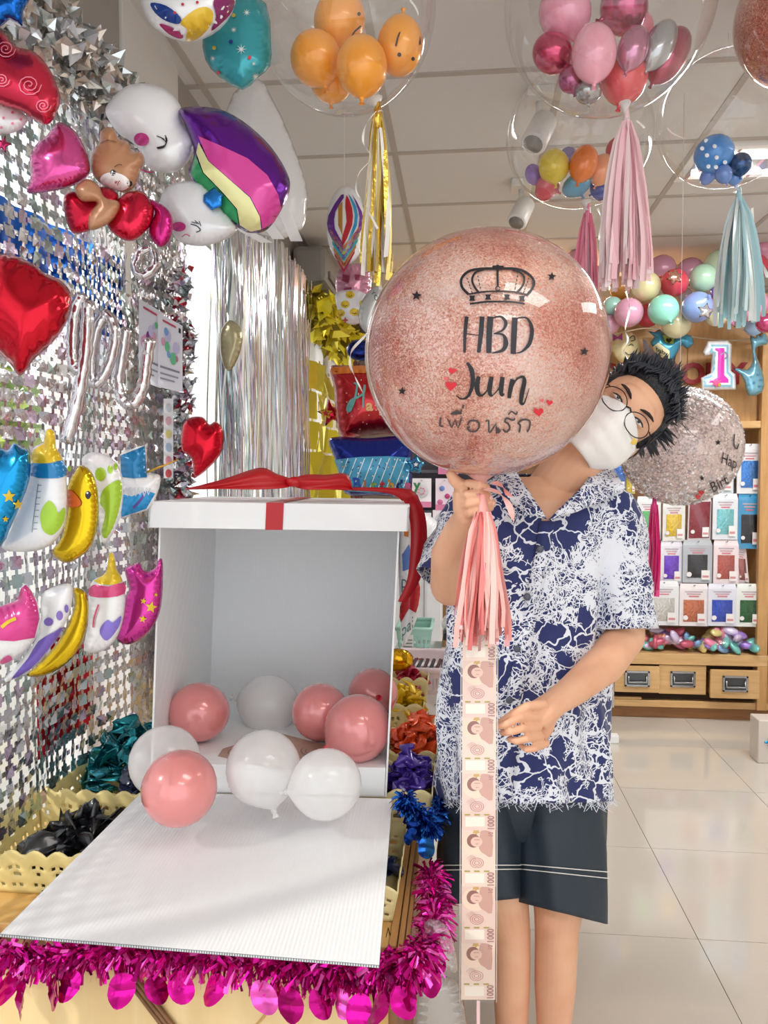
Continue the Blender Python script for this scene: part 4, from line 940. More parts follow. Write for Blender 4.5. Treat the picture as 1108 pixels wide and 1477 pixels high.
f.stroke('scale_line', [(55, 698), (50, 735), (46, 768)], .9, printm('6a7480'), r)
for i in range(8): f.stroke('scale_mark', [(54-.9*i, 700+9*i), (60-.9*i, 700+9*i)], .9, printm('6a7480'), r, sm=1)
f, r = fb('white and green footprint foil balloon behind the duck', [(118, 662), (135, 652), (160, 660), (174, 678), (178, 710), (172, 750), (156, 780), (146, 778), (138, 720), (125, 690)], 1.47, WH, sm=3)
for x, y, a, b in ((145, 684, 8, 10), (159, 677, 4, 6), (167, 673, 3, 5), (100, 676, 3, 4)): f.decal('green_toe', circ(x, y, a, b, 12), GN, r)
f.decal('green_sole', [(150, 705), (172, 692), (176, 712), (168, 748), (154, 776), (146, 768), (152, 740), (144, 725)], GN, r, 3)
f, r = fb('yellow duck foil balloon in the upper row', [(97, 702), (108, 680), (116, 671), (130, 678), (140, 702), (142, 745), (135, 780), (120, 800), (95, 812), (75, 797), (88, 775), (96, 740)], 1.40, foilm('dcb81c', .2), sm=3)
f.decal('orange_beak', [(97, 708), (104, 708), (117, 724), (112, 731), (97, 730)], printm('e07030', .3), r, 2)
f.decal('eye', circ(127, 714, 4.2, 6, 14), printm('14181c', .15), r); f.decal('eye_glint', circ(126, 711, 1.5, n=8), printm('ffffff'), r, lift=.003)
f, r = fb('stork foil balloon with a blue cap and white feathers', [(173, 656), (190, 648), (209, 642), (212, 660), (212, 680), (228, 684), (232, 692), (226, 715), (212, 736), (190, 742), (174, 748), (173, 710)], 1.58, WH, sm=2)
f.decal('blue_cap', [(173, 657), (209, 643), (212, 688), (192, 690), (175, 688)], printm('1b7db4', .2), r); f.decal('blue_lower', [(174, 712), (190, 716), (212, 708), (224, 712), (211, 734), (190, 741), (175, 746)], printm('2c9ad8', .2), r)
f.stroke('violet_wing', [(192, 733), (202, 722), (210, 710)], 4, printm('5a4a9a'), r)
for i in range(7): f.stroke('feather_edge', [(176+6*i, 703), (178+6*i, 714+2*(i % 2)), (181+6*i, 704)], 1.6, printm('d3d6da'), r, sm=2)
tag(MB().tube([K(212, 681, 1.56), K(235, 672, 1.56), K(257, 663, 1.56)], [.005, .004, .002], 8, flat=.5).build('twisted_foil_tip', foilm('dba838', .3)), 'twisted gold foil tip sticking out from the stork balloon', 'balloon tip')
# row two
f, r = fb('pink footprint-bottle foil balloon at the left of the lower row', [(-35, 885), (0, 874), (25, 865), (30, 848), (37, 842), (44, 850), (54, 868), (58, 892), (52, 920), (30, 945), (0, 960), (-35, 960)], 1.28, WH, sm=3)
f.decal('magenta_top', [(-35, 886), (0, 875), (25, 866), (30, 849), (37, 843), (44, 851), (53, 868), (57, 892), (50, 920), (20, 925), (-35, 922)], printm('d8408c', .18), r)
f.stroke('gold_mark', [(2, 905), (12, 897), (23, 892)], 5, YL, r)
f.decal('pink_spot', [(0, 962-8), (12, 945), (18, 952), (4, 958)], printm('dd60a0'), r, 2)
f, r = fb('white and violet footprint foil balloon in the lower row', [(60, 858), (82, 845), (103, 843), (104, 868), (94, 900), (72, 935), (45, 965), (15, 982), (2, 984), (28, 955), (52, 922), (59, 890)], 1.34, WH, sm=3)
for x, y, a, b in ((70, 897, 7, 6), (86, 888, 5, 7), (96, 878, 3, 6)): f.decal('violet_toe', circ(x, y, a, b, 12), printm('8a70c4', .3), r)
f.decal('violet_sole', [(92, 905), (70, 937), (44, 965), (16, 980), (40, 950), (55, 925), (78, 912)], printm('7a62c0', .3), r, 2)
f, r = fb('yellow crescent foil balloon in the lower row', [(106, 848), (122, 853), (128, 875), (124, 910), (110, 942), (85, 965), (60, 975), (38, 974), (58, 955), (84, 925), (102, 890), (107, 868)], 1.40, foilm('d8b41c', .2), sm=3)
f, r = fb('pink-collared baby bottle foil balloon in the lower row', [(129, 850), (136, 836), (152, 826), (157, 800), (161, 795), (166, 804), (168, 820), (178, 840), (181, 868), (176, 900), (165, 925), (145, 940), (121, 938), (127, 900)], 1.48, WH, sm=3)
f.decal('yellow_teat', [(135, 838), (152, 827), (157, 801), (161, 797), (165, 804), (168, 821), (177, 838), (156, 844)], YL, r, 2); f.decal('pink_collar', [(128, 850), (136, 843), (156, 846), (179, 840), (180, 856), (156, 862), (130, 860)], printm('d84a80', .2), r, 2)
f.decal('violet_patch', [(145, 905), (155, 894), (163, 898), (175, 888), (171, 905), (155, 924), (145, 916)], printm('8c7ad8'), r, 3)
f.stroke('pink_mark', [(142, 872), (136, 890), (134, 905)], 2.4, printm('d8507a'), r)
f, r = fb('magenta baby bodysuit foil balloon with yellow stars in the lower row', [(180, 822), (192, 814), (202, 812), (206, 820), (214, 824), (224, 818), (230, 806), (235, 812), (234, 862), (226, 895), (208, 918), (184, 930), (168, 921), (174, 895), (181, 862), (186, 848)], 1.56, foilm('d03f9a', .2), sm=3)
for x, y, q in ((218, 876, 9), (206, 893, 6), (207, 867, 5), (225, 858, 3)): f.decal('printed_star', star(x, y, q, .2), YL, r)
# ---------------------------------------------------------------- foil balloons hanging further back
f, r = fb('oval foil balloon with multi-coloured chevron stripes, hung from the ceiling', circ(499, 325, 28, 57, 30), 2.6, WH, sm=1, group='foil balloons farther back', wr=.03)
cols = ['6a2c9a', 'c22a3a', '3aa0d0', '6a2c9a']
f.decal('printed_stripe', [(492, 281), (474, 310), (474, 335), (492, 366), (495, 352), (483, 330), (484, 305), (496, 285)], printm('6a2c90', .2), r, 2)
f.decal('printed_stripe', [(500, 281), (508, 300), (508, 325), (494, 356), (494, 340), (500, 320), (498, 300)], printm('c02434', .2), r, 2)
f.decal('printed_stripe', [(502, 279), (514, 298), (515, 325), (498, 360), (495, 364), (511, 322), (510, 300)], printm('3aa0cc', .2), r, 2)
f.decal('printed_stripe', [(508, 281), (522, 305), (522, 330), (498, 372), (494, 367), (517, 328), (517, 303)], printm('7a3ca0', .2), r, 2)
f.decal('printed_stripe', [(488, 298), (494, 290), (494, 340), (488, 325)], printm('c08a3a', .2), r)
for i, c in enumerate(('c97a30', 'b0b83a', '2fb0b8', 'c07030', 'b02040')):
    y = 330+i*8.5; f.decal('printed_chevron', [(476+1.5*i, y), (496, y+24), (520-2*i, y-4), (521-2.4*i, y+1.5), (496, y+30), (476.5+1.6*i, y+6)], printm(c, .2), r)
string_up(r, 497, 268, 2.6)
f, r = fb('pink patterned foil balloon under the striped oval', [(490, 388), (512, 380), (532, 384), (536, 405), (530, 432), (512, 441), (490, 434), (484, 410)], 2.65, M('cf92a8', .2, .6, .4, 30), group='foil balloons farther back')
for q in ([(494, 395), (505, 398), (502, 408), (493, 405)], [(496, 415), (507, 414), (506, 424), (496, 428)], [(512, 396), (520, 396), (519, 404), (512, 403)]): f.decal('printed_patch', q, printm('8a2c4c'), r)
f, r = fb('white foil balloon with round yellow faces, lowest of the hanging column', [(484, 425), (500, 418), (520, 420), (535, 432), (536, 452), (522, 465), (505, 468), (490, 455)], 2.6, WH, group='foil balloons farther back')
for x, y in ((498, 439), (491, 452), (511, 450), (525, 438), (523, 455), (505, 425)):
    f.decal('yellow_face', circ(x, y, 6.5, 5.5, 14), YL, r); f.stroke('drawn_smile', [(x-3, y+1), (x, y+3), (x+3, y+1)], .9, BLK, r, sm=1, lift=.004)
f.decal('red_bow', star(498, 462, 5, 0, 4, .4), printm('c83a3a'), r)
f, r = fb('white foil balloon with dark lettering half behind the confetti balloon', [(520, 440), (532, 420), (548, 412), (556, 425), (550, 450), (536, 478), (528, 480), (518, 465)], 2.5, M('cfd2d0', .25, .4, .2, 20), group='foil balloons farther back')
text_on('lettering', 'YOU', 11, lambda x, y: f.pt(541+x*.5+y*.5, 432-y*.6+x*.9), BLK, r)
DRED = M('c0121e', .16, .55, .15, 14, Coat_Weight=.5)
f, r = fb('square red foil balloon with teal and cream birthday lettering, behind the large confetti balloon', [(476, 530), (500, 527), (560, 530), (612, 524), (606, 570), (610, 630), (560, 626), (520, 630), (494, 634), (484, 600), (482, 560)], 2.6, DRED, group='foil balloons farther back', wl=12)
f.decal('orange_band', [(477, 530), (520, 527), (560, 530), (605, 526), (604, 536), (560, 538), (510, 538), (478, 540)], printm('dd7a24', .25), r)
f.stroke('lettering', [(510, 552), (515, 556), (512, 575), (505, 592), (501, 590), (506, 578), (518, 572), (525, 566), (526, 555), (524, 575), (524, 588)], [2.5, 3.5, 3, 2.5], printm('6aaaa4', .3), r)
text_on('lettering', 'a', 22, lambda x, y: f.pt(533+x, 592-y, .004), printm('d8b070'), r, bold=.8); text_on('lettering', 'py', 20, lambda x, y: f.pt(556+x, 594-y, .004), printm('d8b070'), r, bold=.6)
for i in range(22): f.decal('printed_dot', circ(488+rg.random()*80, 545+rg.random()*76, .9, n=6), printm('e8c8a0'), r)
f.decal('dark_band', [(500, 622), (520, 612), (560, 608), (604, 606), (606, 626), (560, 624), (520, 628)], printm('6a101c', .2), r)
f, r = fb('blue birthday cake foil balloon standing behind the box lid', [(474, 637), (488, 630), (530, 632), (570, 629), (594, 634), (594, 660), (590, 712), (540, 714), (498, 712), (486, 670)], 2.5, M('1c2c8c', .15, .6, .1, 10), group='foil balloons farther back', wl=12)
f.decal('pale_blue_front', [(482, 663), (520, 659), (560, 658), (592, 660), (589, 708), (540, 711), (502, 709), (490, 685)], printm('4aa4cc', .25), r)
for i in range(9): x = 494+i*12; f.stroke('white_stripe', [(x+8, 661), (x-8, 703)], 1.3, printm('e0eef4'), r, sm=1, lift=.003)
for i in range(34): f.decal('confetti_dot', circ(490+rg.random()*98, 662+rg.random()*26, 1.1, n=6), printm(rg.choice(['1c2c6c', 'e8b090', '2c3c7c', 'f0f0f0'])), r, lift=.0035)
for i, (c_, col) in enumerate(zip('Birthday', ['2c5cc0', 'd87a4a', '8cb86a', 'c22a30', 'd8a030', '1a2a70', 'c24a80', '4a9a5a'])):
    text_on('lettering', c_, 20 if i != 0 else 24, lambda x, y, i=i: f.pt(514+i*12.5+x, 706-y, .005), printm(col), r, bold=.8)
f, r = fb('dark red foil star on the edge of the gold curtain', star(478, 596, 21, -.2), 2.7, foilm('b01828', .2), sm=1, group='foil balloons farther back')
f.decal('yellow_outline', star(470, 596, 10), YL, r); f.decal('red_core', star(470, 596, 6), printm('c02a30'), r, lift=.004)
f, r = fb('small blue foil star right of the blue cake balloon', star(600, 671, 15, .1, 5, .6), 2.45, foilm('4a9cc8', .25), sm=1, group='foil balloons farther back')
f.decal('navy_star', star(600, 670, 8), printm('14205c'), r); f.decal('white_star', star(600, 670, 4), printm('e8f0f6'), r, lift=.004)
f, r = fb('round dark blue foil balloon above the red square one', circ(520, 505, 20, 16), 2.75, foilm('1c2f78', .2), sm=1, group='foil balloons farther back')
f, r = fb('round white happy birthday foil balloon with a red rim, right of the gift box', [(577, 722), (585, 716), (596, 722), (606, 770), (608, 830), (604, 880), (592, 915), (580, 930), (576, 860), (575, 790)], 2.05, WH, th=.022, sm=3, group='foil balloons farther back')
f.decal('orange_figure', [(583, 752), (587, 748), (590, 765), (589, 775), (583, 773)], printm('d88030'), r); f.decal('blue_cake', [(580, 800), (590, 785), (594, 802), (592, 820), (581, 824)], printm('5a80c8'), r)
text_on('lettering', 'p', 28, lambda x, y: f.pt(583+x*.7, 848-y), printm('5a7a80'), r); text_on('lettering', 'pai', 26, lambda x, y: f.pt(588+x*.6, 912-y+x*-.5), printm('5a9a90'), r)
f.decal('red_rim', [(577, 875), (590, 850), (604, 840), (606, 858), (600, 884), (590, 878), (578, 898)], printm('c01c28', .2), r, 2)
f, r = fb('small round gold foil balloon below the birthday balloon', circ(574, 952, 23, 17), 2.25, foilm('e0a81c', .15), sm=1, group='foil balloons farther back')
# ---------------------------------------------------------------- the man
DM = 1.66
def H(px, py, dd=0): return K(px, py, DM+dd)
def skinm():
    m, nt, b = node_mat('skin'); L = nt.links.new
    b.inputs['Roughness'].default_value = .5; b.inputs['Subsurface Weight'].default_value = .12; b.inputs['Subsurface Radius'].default_value = (.02, .008, .005)
    tc = nt.nodes.new('ShaderNodeTexCoord'); n = nt.nodes.new('ShaderNodeTexNoise'); n.inputs['Scale'].default_value = 14; n.inputs['Detail'].default_value = 4
    r = nt.nodes.new('ShaderNodeValToRGB'); r.color_ramp.elements[0].position = .3; r.color_ramp.elements[1].position = .7
    r.color_ramp.elements[0].color = (*lin('e0a684'), 1); r.color_ramp.elements[1].color = (*lin('eab896'), 1)
    L(tc.outputs['Object'], n.inputs[0]); L(n.outputs[0], r.inputs[0]); L(r.outputs[0], b.inputs['Base Color']); return m
SKIN = skinm()
man = empty('person', PZ(770, 1655, 0), 'man with tilted head in splatter shirt, dark shorts, glasses and white mask', 'person')
px1 = DM/F
# head frame: HX towards his left (lower right in the picture), HZ crown, HY back of the head
hz2 = Vector((.784, .62)); hx2 = Vector((.62, -.784))
HZ = (CR*.784+CU*.62); HX = (CR*.62-CU*.784); HYa = CW.copy()
HX, HY = (HX*math.cos(.10)-HYa*math.sin(.10)).normalized(), (HYa*math.cos(.10)+HX*math.sin(.10)).normalized()
HC = K(892, 603, 1.60)+HY*.02
def hd(x, y, z): return HC+HX*x+HY*y+HZ*z
def hell(mb, x, y, z, a, b, c, seg=28, rings=18): mb.ell(hd(x, y, z), [HX*a, HY*b, HZ*c], seg, rings)
bd = MB()
hell(bd, 0, .005, .035, .074, .092, .085); hell(bd, 0, -.018, -.03, .062, .070, .085); hell(bd, 0, -.045, -.088, .030, .032, .026)
hell(bd, 0, -.072, .022, .052, .022, .036)
bd.tube([hd(0, -.083, .014), hd(0, -.088, -.010), hd(0, -.088, -.03)], [.007, .009, .012], 10)
for s_ in (-1, 1):
    hell(bd, s_*.074, .005, -.008, .006, .018, .030, 14, 10); hell(bd, s_*.034, -.056, -.026, .020, .014, .020)
    hell(bd, s_*.031, -.083, .020, .020, .010, .006)
# neck, chest, shoulders
bd.tube([hd(0, .012, -.03), K(828, 668, 1.64), K(806, 700, 1.67), K(798, 735, 1.69)], [.058, .056, .062, .075], 20)
def ring_loft(mb, rows, seg=28, mi=0):
    vs = []; fs = []
    for (py, cx, hw, dep, dd) in rows:
        for j in range(seg):
            a = 2*math.pi*j/seg; c, s_ = math.cos(a), math.sin(a); e = .88
            x = math.copysign(abs(c)**e, c); y = math.copysign(abs(s_)**e, s_)
            vs.append(H(cx+hw*x, py, dd-dep*y))
    for i in range(len(rows)-1):
        for j in range(seg): k = (j+1) % seg; fs.append((i*seg+j, i*seg+k, (i+1)*seg+k, (i+1)*seg+j))
    fs.append(tuple(range(seg))[::-1]); fs.append(tuple((len(rows)-1)*seg+j for j in range(seg)))
    mb.add(vs, fs, mi)
ring_loft(bd, [(688, 790, 42, .045, .02), (702, 788, 78, .065, .02), (722, 785, 98, .085, .02), (760, 780, 104, .100, .02), (860, 768, 100, .105, .02), (960, 762, 98, .105, .02), (1060, 758, 100, .10, .02), (1140, 755, 98, .085, .02), (1185, 752, 90, .06, .02)])
# arms
bd.limb([H(693, 740), H(668, 790, -.01), H(650, 845, -.06)], [.050, .045, .041]); bd.limb([H(650, 845, -.06), H(652, 800, -.14), H(668, 762, -.22), H(676, 745, -.255)], [.042, .041, .032, .026])
bd.limb([H(872, 745), H(893, 830, .0), H(902, 915, -.02)], [.050, .046, .041]); bd.limb([H(902, 918, -.02), H(872, 958, -.08), H(826, 996, -.16), H(800, 1014, -.20)], [.041, .040, .030, .025])
# his right hand (left in the picture), gripping the balloon's neck from below
hl = 1.385
bd.tube([K(677, 750, 1.405), K(676, 735, 1.40), K(677, 715, 1.40), K(682, 700, 1.40)], [.024, .029, .031, .026], 14, flat=.75)
bd.ball(K(678, 720, 1.40), .028, 14, 10)
for pts in ([(668, 700, 1.395), (676, 697, 1.365), (692, 698, 1.352), (702, 703, 1.36), (704, 708, 1.375)],
            [(666, 716, 1.395), (675, 713, 1.362), (692, 712, 1.348), (704, 716, 1.355), (707, 720, 1.37)],
            [(667, 731, 1.395), (676, 727, 1.362), (693, 724, 1.348), (706, 724, 1.352), (711, 726, 1.365)],
            [(671, 744, 1.395), (680, 740, 1.365), (693, 736, 1.352), (704, 733, 1.358), (708, 733, 1.37)]):
    bd.limb([K(*p) for p in pts], [.0086, .0078, .0074, .0070, .0064], 10)
bd.limb([K(676, 712, 1.40), K(664, 700, 1.385), K(655, 692, 1.375), K(650, 684, 1.37)], [.014, .0125, .011, .0085], 10)
# his left hand pinching the strip of notes
bd.ell(K(779, 1043, 1.447), [CR*.030+CU*.006, CW*.017, CU*.036], 18, 12)
bd.tube([K(802, 1013, 1.46), K(786, 1026, 1.45), K(772, 1036, 1.445)], [.025, .028, .03], 14)
for pts, r in (([(784, 1016, 1.43), (760, 1019, 1.408), (741, 1029, 1.400), (721, 1043, 1.400)], [.0095, .0085, .0076, .0066]),
               ([(774, 1034, 1.42), (750, 1035, 1.392), (733, 1043, 1.384), (716, 1049, 1.392)], [.0088, .0078, .0072, .0064]),
               ([(776, 1049, 1.42), (752, 1051, 1.390), (737, 1056, 1.384), (725, 1057, 1.398)], [.0086, .0076, .0070, .0062]),
               ([(780, 1062, 1.422), (758, 1066, 1.392), (745, 1069, 1.388), (735, 1066, 1.402)], [.0082, .0074, .0068, .006]),
               ([(788, 1072, 1.43), (770, 1080, 1.402), (759, 1081, 1.398), (751, 1075, 1.41)], [.0076, .0068, .0062, .0056])):
    bd.limb([K(*p) for p in pts], r, 10)
# legs and feet
bd.limb([H(706, 1160, .02), H(722, 1280, .015), H(737, 1345, .01), H(738, 1420, .02), H(738, 1500, .025), H(740, 1605, .03)], [.078, .058, .042, .040, .033, .025])
bd.limb([H(806, 1160, .02), H(808, 1280, .01), H(803, 1345, .0), H(801, 1420, .01), H(798, 1500, .015), H(793, 1605, .02)], [.078, .058, .046, .044, .034, .025])
for x in (740, 793):
    a = PZ(x, 1655, 0); h = Vector((a.x, DM+.03, .035)); s_ = -1 if x < 760 else 1
    bd.tube([h+Vector((0, .05, 0)), h+Vector((0, 0, .015)), h+Vector((.01*s_, -.08, -.005)), h+Vector((.02*s_, -.15, -.012)), h+Vector((.022*s_, -.19, -.02))], [.026, .034, .036, .033, .015], 14, flat=.8)
    bd.tube([H(x, 1600, .03), h+Vector((0, .015, .02))], [.028, .033], 14)
body = bd.build('body', SKIN, man, remesh=.0027)
# toes-covering sandals, below the picture
for x in (740, 793):
    a = PZ(x, 1655, 0); h = Vector((a.x, DM+.03, 0)); s_ = -1 if x < 760 else 1
    o_ = [(.035*math.sin(t)*(1+.2*math.cos(t)), -.065-.135*math.cos(t)) for t in np.linspace(0, 6.283, 24)[:-1]]
    o_ = [(u_*1.15+.012*s_, v_) for u_, v_ in o_]; mb = MB(); n = len(o_)
    mb.add([h+Vector((u_, v_, .001)) for u_, v_ in o_]+[h+Vector((u_, v_, .014)) for u_, v_ in o_], [tuple(range(n))[::-1], tuple(range(n, 2*n))]+[(i, (i+1) % n, n+(i+1) % n, n+i) for i in range(n)])
    mb.build('sandal', M('2a2a2e', .6), man)
# fingernails
for p in ((704, 706, 1.352), (708, 718, 1.348), (711, 726, 1.353)): MB().ell(K(*p), [CR*.004, CW*.003, CU*.0045], 8, 6).build('fingernail', M('f0bfae', .3), man)
# face: eyes, brows
for s_ in (-1, 1):
    e = hd(s_*.031, -.0905, .003)
    MB().ell(e, [HX*.0120, HY*.006, HZ*.0030], 16, 10).build('eye_white', M('efe6e2', .25), man)
    MB().ell(e-HY*.0035, [HX*.0042, HY*.004, HZ*.0029], 12, 8).build('iris', M('2a1c18', .15), man)
    MB().tube([hd(s_*.031+dx, -.0965+.2*dx*dx/.02, .0035+.0022-dx*dx*22) for dx in (-.014, -.008, 0, .008, .014)], [.0010, .0017, .0020, .0017, .0010], 6).build('upper_lashes', M('1c1414', .5), man)
    MB().tube([hd(s_*.031+dx, -.098+3*dx*dx, .026-dx*dx*14+s_*dx*.12) for dx in (-.017, -.010, 0, .010, .018)], [.0012, .0030, .0036, .0030, .0012], 8, flat=1).build('eyebrow', M('2a1d1a', .8), man)
# mask
def mk(u, v):
    a = (u-.5)*2; b = v                       # a across the face, b from bottom (chin) to top (nose bridge)
    wz = .078*(1-.30*abs(b-.45)**1.5)
    th = a*1.25
    x = wz*math.sin(th)/math.sin(1.25)*(.55+.45*min(1, b*2.2+.25)); 
    z = -.116+.122*b-(.030*abs(a)**1.6 if b > .8 else 0)-.004*math.cos(a*3)
    bulge = .021*math.exp(-(a/.36)**2)*math.sin(min(1, b*1.1)*math.pi*.6+.4)
    y = -.090-bulge+.062*(abs(a)**2.1)+.020*(1-b)**2
    y -= .0012*math.sin(b*26)
    return hd(x, y, z)
mb = MB(); mb.grid(mk, 30, 26); mb.build('face_mask', M('f4f2ef', .8, 0, .12, 60), man, solid=.0016)
for s_ in (-1, 1):
    for z0, z1 in ((-.020, .012), (-.085, -.030)):
        MB().tube([hd(s_*.071, -.028, z0), hd(s_*.077, -.01, (z0+z1)/2), hd(s_*.081, .014, z1)], .0012, 6).build('ear_loop', M('efefec', .7), man)
MB().ell(hd(.055, -.070, -.022), [HX*.008, HY*.002, HZ*.0065], 8, 6).build('mask_print', M('e6c35a', .5), man)
# glasses
GL = M('2d2226', .3, .6)
for s_ in (-1, 1):
    cxx = s_*.0335; q = [hd(cxx+.0275*math.cos(t)*(1+.06*math.sin(t)), -.108+.010*abs(math.cos(t))*(1 if s_*math.cos(t) > 0 else .3), -.006+.0215*math.sin(t)-.002) for t in np.linspace(0, 6.283, 33)[:-1]]
    MB().tube(q, .0011, 8, closed=True).build('glasses_rim', GL, man)
    MB().tube([hd(s_*.060, -.099, .004), hd(s_*.072, -.075, .006), hd(s_*.079, -.01, .006), hd(s_*.079, .02, .0)], .0013, 6).build('glasses_temple', GL, man)
    mb = MB(); cpt = sum(q, Vector())/len(q); mb.add(q+[cpt], [(i, (i+1) % 32, 32) for i in range(32)]); mb.build('lens', clearm(fac=.0, refl=.35), man)
MB().tube([hd(-.0075, -.108, -.001), hd(0, -.111, .002), hd(.0075, -.108, -.001)], .0016, 8).build('glasses_bridge', GL, man)
# hair: a cap plus locks
HAIR = M('15171d', .42, 0, .5, 220); HAIR2 = M('20242e', .4)
hm = MB(); hell(hm, 0, .022, .048, .083, .094, .082); hell(hm, 0, .050, .0, .077, .060, .085); hell(hm, .0, .00, .085, .076, .082, .045)
for s_ in (-1, 1): hell(hm, s_*.070, .012, .030, .014, .042, .050, 16, 10)
rg = random.Random(4)
hm.build('hair', HAIR, man, remesh=.006)
lk = MB()
def lock(p, d0, L, w, droop=.4):
    p = Vector(p); pts = []; d_ = Vector(d0).normalized()
    for k in range(5):
        t = k/4; pts.append(p+d_*L*t-Vector((0, 0, 1))*droop*L*t*t)
    lk.tube(pts, [w, w*1.05, w*.85, w*.5, w*.08], 6, flat=.55)
for i in range(620):
    th = rg.uniform(0, math.pi*2); ph = rg.uniform(.02, 1.0)
    dr = Vector((math.cos(th)*math.sin(ph*1.9), math.sin(th)*math.sin(ph*1.9), math.cos(ph*1.9)))
    if dr.y < -.25 and dr.z < .50-.1*abs(dr.x): continue
    if dr.z < -.25: continue
    p = hd(dr.x*.080, .02+dr.y*.094, .044+dr.z*.084)
    sw = HX*(dr.x*.5+.15)+HY*(dr.y*.6+.3)+HZ*(dr.z*.55+.10)+Vector((rg.gauss(0, .07), rg.gauss(0, .07), rg.gauss(0, .07)))
    if dr.y < 0 and dr.z > .4: sw += -HX*.25-HY*.5
    lock(p, sw, rg.uniform(.026, .042), rg.uniform(.004, .0065), .2)
# fringe over the forehead
for i in range(46):
    x = -.070+.14*i/45; z = .094-.030*(x/.07)**2; lock(hd(x, -.060-.014*(1-(x/.07)**2), z+.018), -HZ*.5-HY*.25+HX*rg.uniform(-.5, .35), rg.uniform(.018, .030), .0055, .0)
for i in range(240):
    x = rg.uniform(-.072, .072); t_ = rg.random(); q_ = (x/.072)**2; z = .086-.036*q_+.045*t_; lock(hd(x, -.071+.034*t_*t_+.034*q_, z), HZ*.9-HY*rg.uniform(.0, .3)+HX*rg.uniform(-.7, .1), rg.uniform(.026, .042), .0048, .0)
for i in range(26):  # side burns and nape
    s_ = rg.choice((-1, 1)); lock(hd(s_*.077, rg.uniform(-.035, .05), rg.uniform(.0, .05)), -HZ+HX*s_*.12, rg.uniform(.025, .04), .005, 0)
# stray strands falling from the crown
for i in range(16):
    a = hd(rg.uniform(.03, .075), rg.uniform(-.0, .03), .105-rg.random()*.02); e = CR*rg.uniform(.02, .055)-CU*rg.uniform(-.015, .05)
    lk.tube([a, a+e*.5+CU*.006, a+e], [.0009, .0007, .0003], 5)
lk.build('hair_locks', [HAIR2], man)['kind'] = 'stuff'
# shirt cloth
def shirtm():
    m, nt, b = node_mat('splatter_cloth'); L = nt.links.new; N = nt.nodes.new
    tc = N('ShaderNodeTexCoord'); n1 = N('ShaderNodeTexNoise'); n1.inputs['Scale'].default_value = 14; n1.inputs['Detail'].default_value = 3
    v0 = N('ShaderNodeVectorMath'); v0.operation = 'MULTIPLY_ADD'; v0.inputs[1].default_value = (.10, .10, .10); L(tc.outputs['Object'], n1.inputs[0]); L(n1.outputs['Color'], v0.inputs[0]); L(tc.outputs['Object'], v0.inputs[2])
    outs = []
    for sc, wd in ((20, .036), (48, .05), (105, .075)):
        v = N('ShaderNodeTexVoronoi'); v.feature = 'DISTANCE_TO_EDGE'; v.inputs['Scale'].default_value = sc; L(v0.outputs[0], v.inputs['Vector'])
        lt_ = N('ShaderNodeMath'); lt_.operation = 'LESS_THAN'; lt_.inputs[1].default_value = wd; L(v.outputs['Distance'], lt_.inputs[0]); outs.append(lt_)
    # small scratches only in patches
    n2 = N('ShaderNodeTexNoise'); n2.inputs['Scale'].default_value = 10; n2.inputs['Detail'].default_value = 3; L(tc.outputs['Object'], n2.inputs[0])
    n3 = N('ShaderNodeTexNoise'); n3.inputs['Scale'].default_value = 150; n3.inputs['Detail'].default_value = 5; n3.inputs['Roughness'].default_value = .7; L(tc.outputs['Object'], n3.inputs[0])
    g = N('ShaderNodeMath'); g.operation = 'MULTIPLY_ADD'; g.inputs[1].default_value = 1.5; L(n2.outputs[0], g.inputs[0]); L(n3.outputs[0], g.inputs[2])
    gt = N('ShaderNodeMath'); gt.operation = 'GREATER_THAN'; gt.inputs[1].default_value = 1.42; L(g.outputs[0], gt.inputs[0])
    p1 = N('ShaderNodeMath'); p1.operation = 'GREATER_THAN'; p1.inputs[1].default_value = .44; L(n2.outputs[0], p1.inputs[0])
    m1 = N('ShaderNodeMath'); m1.operation = 'MULTIPLY'; L(outs[2].outputs[0], m1.inputs[0]); L(p1.outputs[0], m1.inputs[1])
    p2 = N('ShaderNodeMath'); p2.operation = 'GREATER_THAN'; p2.inputs[1].default_value = .42; L(n2.outputs[0], p2.inputs[0])
    m2 = N('ShaderNodeMath'); m2.operation = 'MULTIPLY'; L(outs[1].outputs[0], m2.inputs[0]); L(p2.outputs[0], m2.inputs[1])
    cur = outs[0]
    for q in (m1, m2, gt):
        mx = N('ShaderNodeMath'); mx.operation = 'MAXIMUM'; L(cur.outputs[0], mx.inputs[0]); L(q.outputs[0], mx.inputs[1]); cur = mx
    c = N('ShaderNodeMix'); c.data_type = 'RGBA'; c.inputs[6].default_value = (*lin('1f2a63'), 1); c.inputs[7].default_value = (*lin('e3e6ee'), 1)
    L(cur.outputs[0], c.inputs[0]); L(c.outputs[2], b.inputs['Base Color']); b.inputs['Roughness'].default_value = .75; b.inputs['Sheen Weight'].default_value = .2
    bu = N('ShaderNodeBump'); bu.inputs['Strength'].default_value = .25; bu.inputs['Distance'].default_value = .004; n4 = N('ShaderNodeTexNoise'); n4.inputs['Scale'].default_value = 9; L(tc.outputs['Object'], n4.inputs[0]); L(n4.outputs[0], bu.inputs['Height']); L(bu.outputs[0], b.inputs['Normal'])
    return m
SH = shirtm()
rows = [(684, 796, 50, .058, .02), (692, 792, 78, .075, .02), (704, 787, 106, .088, .02), (725, 784, 119, .104, .02), (760, 780, 122, .116, .02), (815, 772, 120, .122, .02), (880, 764, 119, .126, .02), (960, 759, 119, .128, .02), (1040, 757, 120, .130, .02), (1110, 757, 123, .142, .02), (1153, 757, 125, .150, .02)]
RA = np.array(rows, float); seg = 84; nr = 80
cum = np.linspace(0, 1, len(rows)); mb = MB(); vs = []; keep = {}
